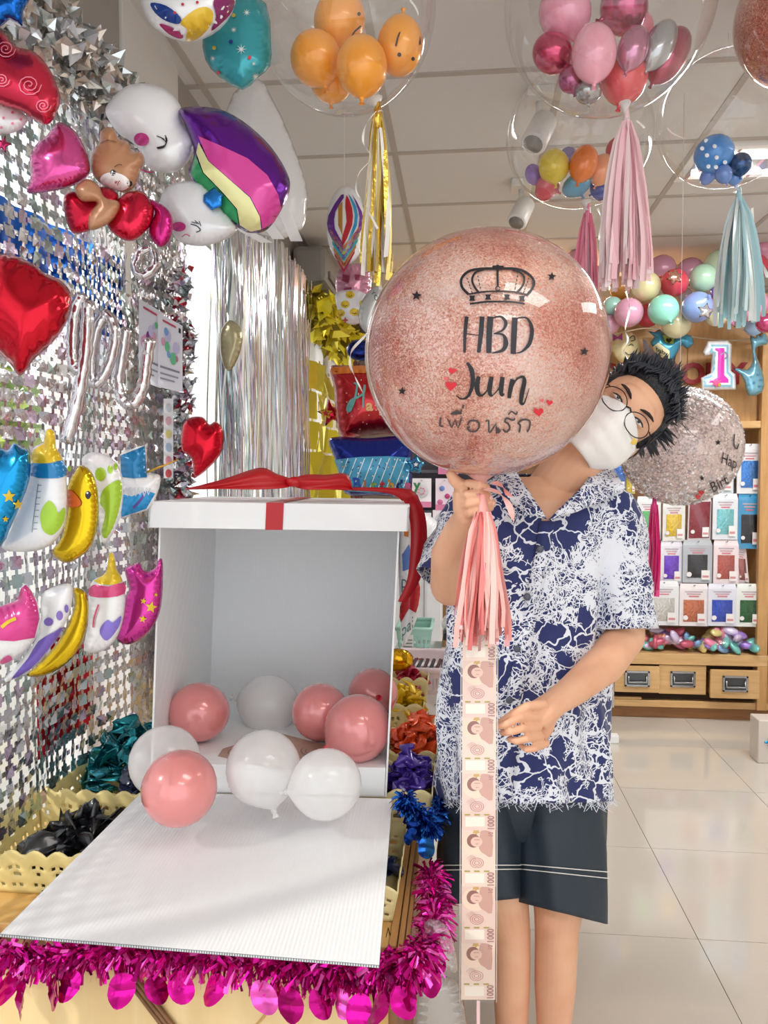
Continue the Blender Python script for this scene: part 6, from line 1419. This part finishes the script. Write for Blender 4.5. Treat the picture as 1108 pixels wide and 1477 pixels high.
text_on('lettering', 'baby', 9.5, lambda x, y: f.pt(955+x*.95-.1*y, 510+x*.5-y, .02), BLK, r, bold=.2)
f, r = fb('number 1 foil balloon in white, blue and pink on the string', [(1021, 492), (1050, 491), (1056, 497), (1055, 535), (1061, 540), (1062, 562), (1012, 563), (1011, 545), (1025, 538), (1027, 512), (1017, 514), (1014, 508)], 4.4, M('e9eaee', .3, .2, .2, 18), sm=1, group=GG, th=.03)
f.decal('blue_one', [(1026, 497), (1051, 497), (1051, 536), (1057, 542), (1057, 558), (1016, 558), (1016, 545), (1028, 540), (1030, 510), (1024, 508)], printm('8cc0d4'), r); f.decal('white_one', [(1029, 500), (1048, 500), (1048, 538), (1054, 545), (1054, 555), (1019, 555), (1020, 547), (1031, 543), (1033, 508), (1028, 506)], printm('eceaf0'), r, lift=.004)
f.decal('pink_one', [(1032, 502), (1045, 502), (1045, 541), (1051, 547), (1051, 552), (1023, 552), (1024, 548), (1035, 545), (1036, 507), (1032, 505)], printm('e03cae', .2), r, lift=.0065); f.decal('flower_print', star(1034, 552, 8, 0, 6, .5), printm('e0609a'), r, lift=.01); f.decal('flower_core', circ(1038, 555, 2.5, n=8), printm('c8a03a'), r, lift=.013)
f.stroke('inner_swirl', [(1040, 512), (1046, 508), (1050, 514), (1044, 518)], 2, printm('9a90b4'), r, lift=.01)
f, r = fb('pale blue giraffe foil balloon at the right end of the string', [(1082, 484), (1090, 487), (1092, 480), (1096, 485), (1104, 480), (1108, 490), (1106, 497), (1094, 500), (1090, 508), (1096, 525), (1102, 545), (1100, 566), (1080, 571), (1074, 552), (1068, 540), (1058, 532), (1066, 531), (1078, 533), (1086, 520), (1084, 500)], 4.4, M('7fb6cc', .22, .5, .2, 18), sm=2, group=GG, th=.045)
for x, y in ((1094, 540), (1088, 552), (1096, 557), (1084, 543), (1098, 548)): f.decal('blue_spot', circ(x, y, 2, n=8), printm('4a86a8'), r, lift=.004)
for lab, pts in (('white curling ribbon end hanging before the cream face balloon', [(903, 420, 3.9), (908, 445, 3.9), (902, 475, 3.9), (906, 490, 3.9), (900, 508, 3.9), (908, 525, 3.9), (898, 548, 3.9), (903, 562, 3.9)]), ('white curling ribbon beside the left rim of the confetti balloon', [(545, 450, 1.5), (530, 480, 1.5), (508, 505, 1.5), (505, 525, 1.5), (513, 545, 1.5), (523, 566, 1.5)]), ('white curling ribbon right of the deep pink tassel', [(862, 300, 3.0), (868, 320, 3.0), (864, 345, 3.0), (866, 360, 3.0)]), ('clear curling ribbon at the far right of the blue tassel', [(1085, 300, 2.3), (1092, 350, 2.3), (1100, 380, 2.3), (1108, 400, 2.3)])):
    q = [K(*p) for p in cat(pts, 6, False)]; o = MB().ribbon(q, .010 if pts[0][2] > 2 else .0055, [CR*math.cos(i*.35)+CU*.5+CW*math.sin(i*.35) for i in range(len(q))]).build('curling_ribbon', WPAPER); tag(o, lab, 'ribbon')
# dark shelf wall with packs, white column and shelves behind the man at the left
YD = 4.0
dk = empty('dark_display_board', P(640, 760, YD+.1), 'dark slatted display board with pink balloon packs', 'board')
a = P(584, 805, YD+.06); b = P(720, 652, YD+.06); MB().box((a.x, YD+.06, 0.9), (b.x, YD+.1, b.z+.04)).build('dark_panel', M('3c3a44', .6), dk, False)
for y in (680, 738, 795): q = P(590, y, YD+.05); MB().box((a.x, YD+.04, q.z-.008), (b.x, YD+.06, q.z+.008)).build('slat_rail', M('55535c', .5), dk, False)
for x0, y0, x1, y1, c, lab, cr in ((594, 690, 622, 732, 'e08aa0', 'white pack with a clear pink confetti balloon picture', 'eae6ea'), (628, 690, 655, 736, '6a86c4', 'pink pack with blue and magenta balloon pictures', 'ecdce6'), (598, 740, 622, 764, 'c07898', 'small pack hanging under the confetti balloon one', 'e6e4ea'), (624, 736, 652, 768, '6a5a6c', 'white pack with dark pictures beside the man\'s sleeve', 'ece6ea'), (632, 655, 662, 684, 'c870a0', 'magenta pack beneath the big confetti balloon', 'd890b8')):
    p0 = P(x0, y1, YD); p1 = P(x1, y0, YD); root = empty('balloon_pack', ((p0.x+p1.x)/2, YD+.03, p0.z), lab, 'package', 'balloon packs on the dark board')
    MB().box((p0.x, YD+.02, p0.z), (p1.x, YD+.035, p1.z)).build('card', M(cr, .4), root, False, bevel=.002); MB().box((p0.x, YD+.018, p0.z), (p1.x, YD+.02, p0.z+.03)).build('pink_band', M('d880a4', .4), root, False)
    cx, cz = (p0.x+p1.x)/2, (p0.z+p1.z)/2+.01; w_ = (p1.x-p0.x)*.36
    if lab.startswith('pink'):
        for dx, dz, cc in ((-.2, .02, '6a86c4'), (.2, -.02, 'c0407c'), (-.35, -.05, 'cf6a9a')): MB().ell((cx+dx*w_*2, YD+.018, cz+dz), [(w_*.42, 0, 0), (0, .004, 0), (0, 0, w_*.4)], 14, 8).build('printed_balloon', M(cc, .4), root)
    else:
        MB().ell((cx, YD+.018, cz), [(w_, 0, 0), (0, .004, 0), (0, 0, w_)], 18, 10).build('printed_balloon', M('c9c8ce', .3), root)
        for i in range(7): t_ = i*.9; MB().ball((cx+w_*.45*math.cos(t_), YD+.014, cz+w_*.45*math.sin(t_)), w_*.14, 8, 6).build('printed_confetti', M(c, .4), root)
    MB().tube([(cx, YD+.06, p1.z-.01), (cx, YD, p1.z-.01)], .003, 6).build('peg_hook', M('9a9a9e', .3, .8), root)
wc = empty('white_cabinet', P(615, 960, 3.7), 'plain white cabinet behind the mint basket, left of the man', 'cabinet')
p0 = P(560, 940, 3.7); p1 = P(637, 800, 3.7); MB().box((p0.x, 3.7, 0), (p1.x, 4.0, p1.z-.012)).build('cabinet_body', M('e6e7ea', .4), wc, False, bevel=.004); MB().box((p0.x-.01, 3.68, p1.z-.01), (p1.x+.01, 4.0, p1.z+.02)).build('cabinet_top', M('f0f0f2', .4), wc, False, bevel=.004); MB().box((p0.x+.17, 3.692, .1), (p0.x+.176, 3.7, p1.z-.03)).build('door_gap', M('9a9ca0', .6), wc, False)
f, r = fb('large white latex-look foil balloon standing on the white cabinet', [(585, 742), (600, 735), (622, 745), (640, 765), (642, 792), (630, 802), (585, 803)], 3.75, M('dfe1e2', .3), sm=3, th=.06, group='foil balloons farther back')

# ---------------------------------------------------------------- things on the table, right of the box
MINT = M('a9d8cc', .4)
mt_ = empty('storage_basket', P(600, 945, 2.75), 'mint green plastic basket with a handle rim behind the gift box', 'basket')
p0 = P(572, 948, 2.72); p1 = P(622, 908, 2.72); zm0 = p0.z; zm1 = p1.z
mb = MB(); x0, x1, y0, y1 = p0.x, p1.x, 2.72, 2.92
for (ax, ay, bx_, by) in ((x0, y0, x1, y0), (x1, y0, x1, y1), (x1, y1, x0, y1), (x0, y1, x0, y0)):
    mb.grid(lambda u, v, ax=ax, ay=ay, bx_=bx_, by=by: Vector((((ax+(bx_-ax)*u)-(x0+x1)/2)*(.8+.2*v)+(x0+x1)/2, ay+(by-ay)*u, zm0+(zm1-zm0)*v)), 14, 8, skip=lambda u, v: (int(u*14) % 2 == 1 and int(v*8) in (2, 4)))
mb.build('basket_wall', MINT, mt_, solid=.003); MB().tube([(x0, y0, zm1), (x1, y0, zm1), (x1, y1, zm1), (x0, y1, zm1)], .007, 8, closed=True).build('basket_rim', MINT, mt_)
MB().box((x0+.02, y0-.003, zm0+.015), (x0+.06, y0, zm1-.02)).build('paper_label', M('f0efec', .5), mt_, False)
for i in range(4): MB().box((x0+.024, y0-.0045, zm0+.025+i*.012), (x0+.056, y0-.003, zm0+.029+i*.012)).build('printed_line', M('8a8a90', .5), mt_, False)
wb = empty('white_box', P(610, 955, 2.6), 'flat white cardboard box with a red pen on top', 'box')
p0 = P(560, 968, 2.5); p1 = P(637, 942, 2.75); MB().box((p0.x, 2.5, .66), (p1.x, 2.9, p0.z+.02)).build('box_body', M('eeeef0', .5), wb, False, bevel=.002)
o = MB().tube([(P(602, 948, 2.62).x, 2.56, p0.z+.029), (P(632, 948, 2.62).x, 2.60, p0.z+.029)], .006, 8).build('red_pen', M('b01c24', .4)); tag(o, 'red pen lying on the flat white box', 'pen')
pt_ = empty('plastic_tray', P(610, 985, 2.35), 'pale pink slotted plastic tray at the rear edge of the table', 'tray')
p0 = P(570, 1000, 2.30); p1 = P(657, 963, 2.30); x0, x1, z0, z1 = p0.x, p1.x, p0.z, p1.z-.01; PNK = M('e9d6da', .4)
mb = MB(); mb.grid(lambda u, v: Vector((x0+(x1-x0)*u, 2.30, z0+(z1-z0)*v)), 34, 6, skip=lambda u, v: int(u*34) % 2 == 1 and 1 <= int(v*6) <= 3)
mb.grid(lambda u, v: Vector((x0+(x1-x0)*u, 2.30+.26, z0+(z1-z0)*v)), 34, 6, skip=lambda u, v: int(u*34) % 2 == 1 and 1 <= int(v*6) <= 3); mb.grid(lambda u, v: Vector((x1, 2.30+.26*u, z0+(z1-z0)*v)), 20, 6, skip=lambda u, v: int(u*20) % 2 == 1 and 1 <= int(v*6) <= 3)
mb.box((x0, 2.30, z0), (x1, 2.56, z0+.003)); mb.build('tray_wall', PNK, pt_, False, solid=.003); MB().tube([(x0, 2.295, z1), (x1, 2.295, z1), (x1+.003, 2.565, z1), (x0, 2.565, z1)], .009, 8, closed=True).build('tray_rim', PNK, pt_)
for i in range(9): MB().tube([(x0+.02+i*.02, 2.36+.01*(i % 3), z1-.02), (x0+.03+i*.02, 2.5, z1-.015)], .006, 8).build('dark_stick', M('4a2030' if i % 2 else '2c2c34', .5), pt_)
bxs = []
for i, (x0_, y0_, x1_, y1_, c, lab) in enumerate(((638, 952, 664, 1012, 'b89468', 'tall brown carton behind the money strip, lowest'), (637, 934, 664, 951, 'd8c8b4', 'cream printed box on the tall brown carton'), (638, 924, 665, 933, '9a7048', 'thin brown box under the black one'), (640, 914, 664, 923, '2c2c30', 'thin black box, topmost of the small pile'))):
    Y = 2.75; a = P(x0_, y1_, Y); b = P(x1_, y0_, Y); root = empty('small_box', ((a.x+b.x)/2, Y+.08, a.z), lab, 'box', 'small pile of boxes behind the money strip')
    MB().box((a.x, Y, a.z), (b.x, Y+.16, b.z)).build('carton', M(c, .6), root, False, bevel=.002)
    if i == 1:
        for k in range(8): MB().box((a.x+.008+k*.006, Y-.002, a.z+.018), (a.x+.012+k*.006, Y-.0005, a.z+.026)).build('printed_letter', M('5c4a40', .6), root, False)
    else: MB().box((a.x+.01, Y-.0015, a.z+.3*(b.z-a.z)), (b.x-.01, Y-.0004, a.z+.36*(b.z-a.z))).build('printed_line', M('8c6c48', .6), root, False)
o = MB(); o.ell(P(655, 900, 2.83), [(.045, 0, 0), (0, .04, 0), (0, 0, .045)], 20, 12); o = o.build('plastic_bag', clearm(fac=.3, rough=.2, dens=.35)); tag(o, 'crumpled clear bag on the thin black box', 'bag', 'plastic bags')
# baskets of uninflated balloons
YEL = M('e8d9a0', .5); 
def scallop_basket(label, x0, x1, y0, y1, z0, z1, mat, nb=4, slope=.88, holes=True, deep=False):
    root = empty('plastic_basket', ((x0+x1)/2, (y0+y1)/2, z0), label, 'basket', 'cream scalloped plastic baskets'); mb = MB()
    cx, cy = (x0+x1)/2, (y0+y1)/2
    def wall(a, b, n):
        L = (Vector(b)-Vector(a)).length; nu = max(12, int(L/.008)); nv = 12; bumps = max(2, round(L/.045))
        def fn(u, v):
            p = Vector(a).lerp(Vector(b), u); s_ = slope+(1-slope)*v; top = abs(math.sin(math.pi*u*bumps))*.012
            return Vector((cx+(p.x-cx)*s_, cy+(p.y-cy)*s_, z0+(z1-z0+top)*v))
        def sk(u, v):
            if not holes: return False
            k = (u*bumps) % 1; return (.62 < v < .70 and (.25 < k < .42 or .6 < k < .77)) or (.40 < v < .48 and .38 < k < .64) or (.2 < v < .27 and (.25 < k < .42 or .6 < k < .77))
        mb.grid(fn, nu, nv, skip=sk)
    wall((x0, y0, 0), (x1, y0, 0), 0); wall((x1, y0, 0), (x1, y1, 0), 0); wall((x1, y1, 0), (x0, y1, 0), 0); wall((x0, y1, 0), (x0, y0, 0), 0)
    mb.quad((cx+(x0-cx)*slope, cy+(y0-cy)*slope, z0), (cx+(x1-cx)*slope, cy+(y0-cy)*slope, z0), (cx+(x1-cx)*slope, cy+(y1-cy)*slope, z0), (cx+(x0-cx)*slope, cy+(y1-cy)*slope, z0))
    mb.build('basket_wall', mat, root, solid=.0022)
    q = []; 
    return root
def pile(label, cx, cy, cz, rx, ry, rz, col, n, seed, sz=.030, mats=None):
    rr = random.Random(seed); mb = MB()
    for i in range(n):
        a = rr.uniform(0, 6.283); q = rr.random()**.5; h = (1-q*q)*rz*rr.uniform(.35, 1)
        p = Vector((cx+rx*q*math.cos(a), cy+ry*q*math.sin(a), cz+h)); u = Vector((rr.gauss(0, 1), rr.gauss(0, 1), rr.gauss(0, .7))).normalized(); v = u.orthogonal().normalized(); v = (v*math.cos(i)+u.cross(v)*math.sin(i)); w_ = u.cross(v)
        L = sz*rr.uniform(.8, 1.5); k = rr.uniform(.6, 1.3); bend = rr.uniform(-1, 1)*L*.5
        # a limp balloon: a flattened pear with a fold down its length
        def fn(s_, t_, p=p, u=u, v=v, w_=w_, L=L, k=k, bend=bend):
            a2 = t_*2*math.pi; r = (math.sin(min(1, s_*1.25)*math.pi*.5)**.6 if s_ < .8 else math.cos((s_-.8)/.2*math.pi/2))*(.25+.75*s_)
            x = (s_-.5)*2*L; c_, s2 = math.cos(a2), math.sin(a2)
            return p+u*x+v*(c_*r*L*.55*k+bend*math.sin(s_*3))+w_*(s2*r*L*.16+.35*L*r*abs(c_)*math.sin(s_*5+i)+.12*L*math.cos(a2*3)*r)
        mb.grid(fn, 7, 10, rr.randrange(len(mats) if mats else 1))
    o = mb.build('uninflated_balloons', mats or latex(col, .28), None); tag(o, label, 'balloons'); o['kind'] = 'stuff'; return o
for lab, col, ca, (pxr, y0, y1, zb_, zr), (pcx, pcz, prx, prz), sd_, n in [
    ('purple', 'cream basket of purple balloons beside the gift box, nearest the camera', '4a2f9a', (624, 1.62, 1.80, .656, .755), (-.112, .752, .040, .085), 1, 110),
    ('orange', 'cream basket of orange balloons beside the gift box', 'ee5a26', (630, 1.86, 2.03, .656, .755), (-.108, .760, .055, .09), 2, 130),
    ('yellow', 'cream basket of yellow balloons beside the gift box', 'f0c81c', (611, 2.10, 2.19, .70, .80), (-.150, .79, .045, .075), 3, 70),
    ('crimson', 'cream basket of crimson balloons, farthest beside the gift box', 'b41840', (617, 2.21, 2.285, .72, .845), (-.150, .825, .045, .06), 4, 60)]:
    xr = P(pxr, 1100, y0).x; xl = -.30
    scallop_basket(col, xl, xr, y0, y1, zb_, zr, YEL)
    pile('limp %s balloons heaped in the basket beside the gift box' % lab, pcx, (y0+y1)/2, pcz-.012, prx, (y1-y0)/2*.85, prz, ca, n, sd_, .024)
# left side baskets by the window
scallop_basket('cream scalloped basket of black balloons at the front left, half under the flap', -.925, -.66, 1.32, 1.60, TZ+.001, .735, M('e3d08c', .5), slope=.85)
pile('shiny black uninflated balloons in the front left basket', -.74, 1.45, .675, .10, .10, .085, '181a1e', 110, 11, .034)
pile('teal metallic uninflated balloons heaped by the window left of the gift box', -.82, 1.83, .68, .085, .12, .15, '12808a', 150, 12, .030, [ch('1a8a94'), ch('0e6c78')])
pile('navy uninflated balloons between the teal heap and the flap', -.715, 1.70, .68, .055, .07, .115, '232a48', 90, 13, .030)
scallop_basket('cream scalloped basket under the teal and navy balloons', -.93, -.645, 1.62, 1.98, TZ+.001, .72, M('e3d08c', .5), slope=.85)
scallop_basket('cream scalloped basket under the right side of the flap', -.30, -.105, 1.30, 1.55, TZ+.001, .715, YEL)
pile('navy uninflated balloons in the basket under the right side of the flap', -.17, 1.42, .665, .055, .09, .02, '1c2a58', 18, 14, .024)

# ---------------------------------------------------------------- tinsel garlands
MG = M('d8169a', .18, .88); MG2 = M('b00c74', .2, .88); MG3 = M('f060c4', .2, .8)
def tinsel(name, label, path, rad, n, mats, seed, discs=0, dr=.024, wd=.0035, down=.35):
    rr = random.Random(seed); q = [Vector(p) for p in cat([tuple(p) for p in path], 8, False)]; root = empty(name, q[0], label, 'garland'); mb = MB()
    MB().tube(q, .004, 6).build('core_wire', mats[1], root)
    for i in range(n):
        t = rr.random()*(len(q)-1); k = min(int(t), len(q)-2); c = q[k].lerp(q[k+1], t-k); a = Vector((rr.gauss(0, 1), rr.gauss(0, 1), rr.gauss(0, 1)-down)).normalized(); L = rad*rr.uniform(.5, 1.15)
        b = a.orthogonal().normalized(); tw = rr.uniform(0, 3); u = b*math.cos(tw)+a.cross(b)*math.sin(tw); w_ = wd*rr.uniform(.6, 1.6)
        m_ = c+a*L*.55+u*L*.12; e = c+a*L-Vector((0, 0, L*.25)); mb.ribbon([c, m_, e], [w_*.6, w_*1.2, w_], [u.cross(a), u.cross(a)+u*.4, u.cross(a)+u], rr.randrange(len(mats)))
    mb.build('tinsel', mats, root, False)['kind'] = 'stuff'
    for i in range(discs):
        t = (i+.5+rr.uniform(-.35, .35))/discs*(len(q)-1); k = min(int(t), len(q)-2); c = q[k].lerp(q[k+1], t-k)+Vector((0, -.018-rr.random()*.02, 0))
        d_ = Vector((rr.gauss(0, .25), -rr.random()*.3, -1)).normalized(); L = dr*rr.uniform(.85, 1.3); yaw = rr.uniform(-1.0, 1.0); u = Vector((math.cos(yaw), math.sin(yaw), 0)); cc = c+d_*(rad*.45+L); nn = u.cross(d_)
        def fn(s_, t_, cc=cc, u=u, d_=d_, L=L, nn=nn, i=i):
            a = 2*math.pi*t_; r = s_; x, y = r*math.cos(a)*L*.78, r*math.sin(a)*L; return cc+u*x+d_*y+nn*(.14*L*math.sin(x/L*3+i)+.05*L*math.cos(y/L*8))
        m2 = MB(); m2.grid(fn, 4, 20); m2.build('foil_disc', mats[rr.randrange(len(mats))], root)
        MB().tube([c, cc-d_*L*.9], .0012, 5).build('disc_thread', mats[1], root)
    return root
gy = 1.222
tinsel('tinsel_garland', 'magenta tinsel garland with foil discs along the table front', [P(-40, 1362, gy), P(60, 1380, gy), P(150, 1368, gy), P(260, 1374, gy), P(380, 1384, gy), P(480, 1396, gy), P(560, 1394, gy), P(604, 1376, gy)], .042, 2300, [MG, MG2, MG3, MG], 31, 17, .025, .0055)
tinsel('tinsel_garland', 'magenta tinsel garland running back along the table side', [P(608, 1380, 1.24), P(622, 1345, 1.30), P(628, 1310, 1.37), P(624, 1280, 1.43), P(622, 1258, 1.48)], .040, 900, [MG, MG2, MG3], 32, 5, .022, .004)
BT = M('1448a8', .2, .85); BT2 = M('0a2c74', .2, .85); BT3 = M('2c78d8', .2, .8)
tinsel('tinsel_garland', 'blue tinsel garland with foil pieces at the table side near the purple basket', [P(583, 1150, 1.50), P(598, 1168, 1.49), P(612, 1180, 1.49), P(620, 1192, 1.50), P(634, 1165, 1.6), P(641, 1120, 1.75), P(643, 1060, 1.95), P(642, 1010, 2.2)], .028, 1700, [BT, BT2, BT3], 33, 6, .020, .004)
# clear plastic bags under the table corner
for lab, pl_, d in (('clear plastic bag hanging at the table corner below the tinsel', [(612, 1330), (645, 1335), (660, 1398), (640, 1400), (615, 1392)], 1.32), ('crumpled clear plastic bag by the table leg at the bottom', [(600, 1420), (625, 1408), (655, 1412), (668, 1440), (672, 1490), (640, 1510), (598, 1500)], 1.5)):
    f = Foil(pl_, d, .02, 3, wr=.5, wl=14); root = empty('plastic_bag', K(640, pl_[-1][1], d), lab, 'bag', 'plastic bags'); f.build('bag_film', clearm(fac=.35, rough=.08, dens=.10), root)
# small things on the far floor
a = PZ(884, 1071, 0); o = MB().box(a+Vector((-.035, -.02, 0)), a+Vector((.03, .03, .045))).build('power_adapter', M('eef0f2', .4), None, False, bevel=.006); tag(o, 'small white plastic adapter on the floor by the man\'s shirt hem', 'adapter')
a = PZ(1118, 1100, 0); root = empty('gift_pack', a, 'pale packet with a rainbow foil flower on the floor at the right edge', 'package')
MB().box(a+Vector((-.09, -.02, 0)), a+Vector((.08, .10, .22))).build('packet_body', M('d8cfc6', .4), root, False, bevel=.006)
for i, c in enumerate(('e0d040', '6ac04a', '40a0d8', 'd860a0')): MB().ell(a+Vector((-.035+.016*math.cos(i*1.57), -.024, .11+.016*math.sin(i*1.57))), [(.012, 0, 0), (0, .003, 0), (0, 0, .007)], 10, 6).build('foil_petal', foilm(c), root)
# posters on the pillar
def poster(label, cor, Y, seed):
    c = [P(*p, Y) for p in cor]; root = empty('poster', c[3], label, 'poster', 'paper notices on the white pillar')
    MB().slab(c[3], c[2], c[1], c[0], .0015).build('paper_sheet', M('e9e7ec', .35), root, False)
    def q(u, v): return (c[0].lerp(c[1], u)).lerp(c[3].lerp(c[2], u), v)-Vector((0, .0022, 0))
    def r_(u0, v0, u1, v1, col, nm='printed_block'): MB().quad(q(u0, v1), q(u1, v1), q(u1, v0), q(u0, v0)).build(nm, M(col, .5), root, False)
    rr = random.Random(seed)
    for i in range(9):
        cx, cy, r = rr.uniform(.22, .8), rr.uniform(.2, .55), rr.uniform(.06, .13); col = rr.choice(['d86a8a', '7aa4d8', 'b060b0', 'e0a0b8', '6ac08a', '8a3a8c', 'c8c0e0'])
        mb = MB(); n = 14; mb.add([q(cx+r*math.cos(2*math.pi*k/n), cy+r*.7*math.sin(2*math.pi*k/n))-Vector((0, .0003*i, 0)) for k in range(n)], [tuple(range(n))[::-1]]); mb.build('printed_balloon', M(col, .5), root, False)
    r_(.2, .06, .75, .09, 'c05060', 'printed_line'); r_(.1, .70, .9, .73, '8a8890', 'printed_line'); r_(.1, .79, .85, .815, '9a98a0', 'printed_line'); r_(.1, .86, .7, .885, '9a98a0', 'printed_line')
    if seed == 2: r_(.86, .06, .95, .13, '24242a', 'black_square')
    return root
poster('white notice with balloon pictures on the pillar, left sheet partly behind', [(200, 430), (236, 452), (232, 560), (200, 548)], 2.05, 1)
poster('white notice with balloon pictures and a black corner mark, right sheet', [(228, 450), (263, 470), (263, 566), (228, 558)], 2.035, 2)
st_ = empty('sticker_strip', P(244, 690, 2.07), 'narrow strip of small coloured pictures low on the pillar', 'poster')
MB().quad(P(236, 690, 2.072), P(250, 690, 2.072), P(250, 575, 2.072), P(236, 575, 2.072)).build('paper_strip', M('e4e2e4', .4), st_, False)
for i, c in enumerate(('c8ccd4', 'd8a8b0', 'd8cc80', 'a8c0d8', 'd89098', 'c84a50')): MB().ell(P(243, 588+19*i, 2.07), [(.009, 0, 0), (0, .001, 0), (0, 0, .012)], 12, 6).build('printed_picture', M(c, .5), st_)
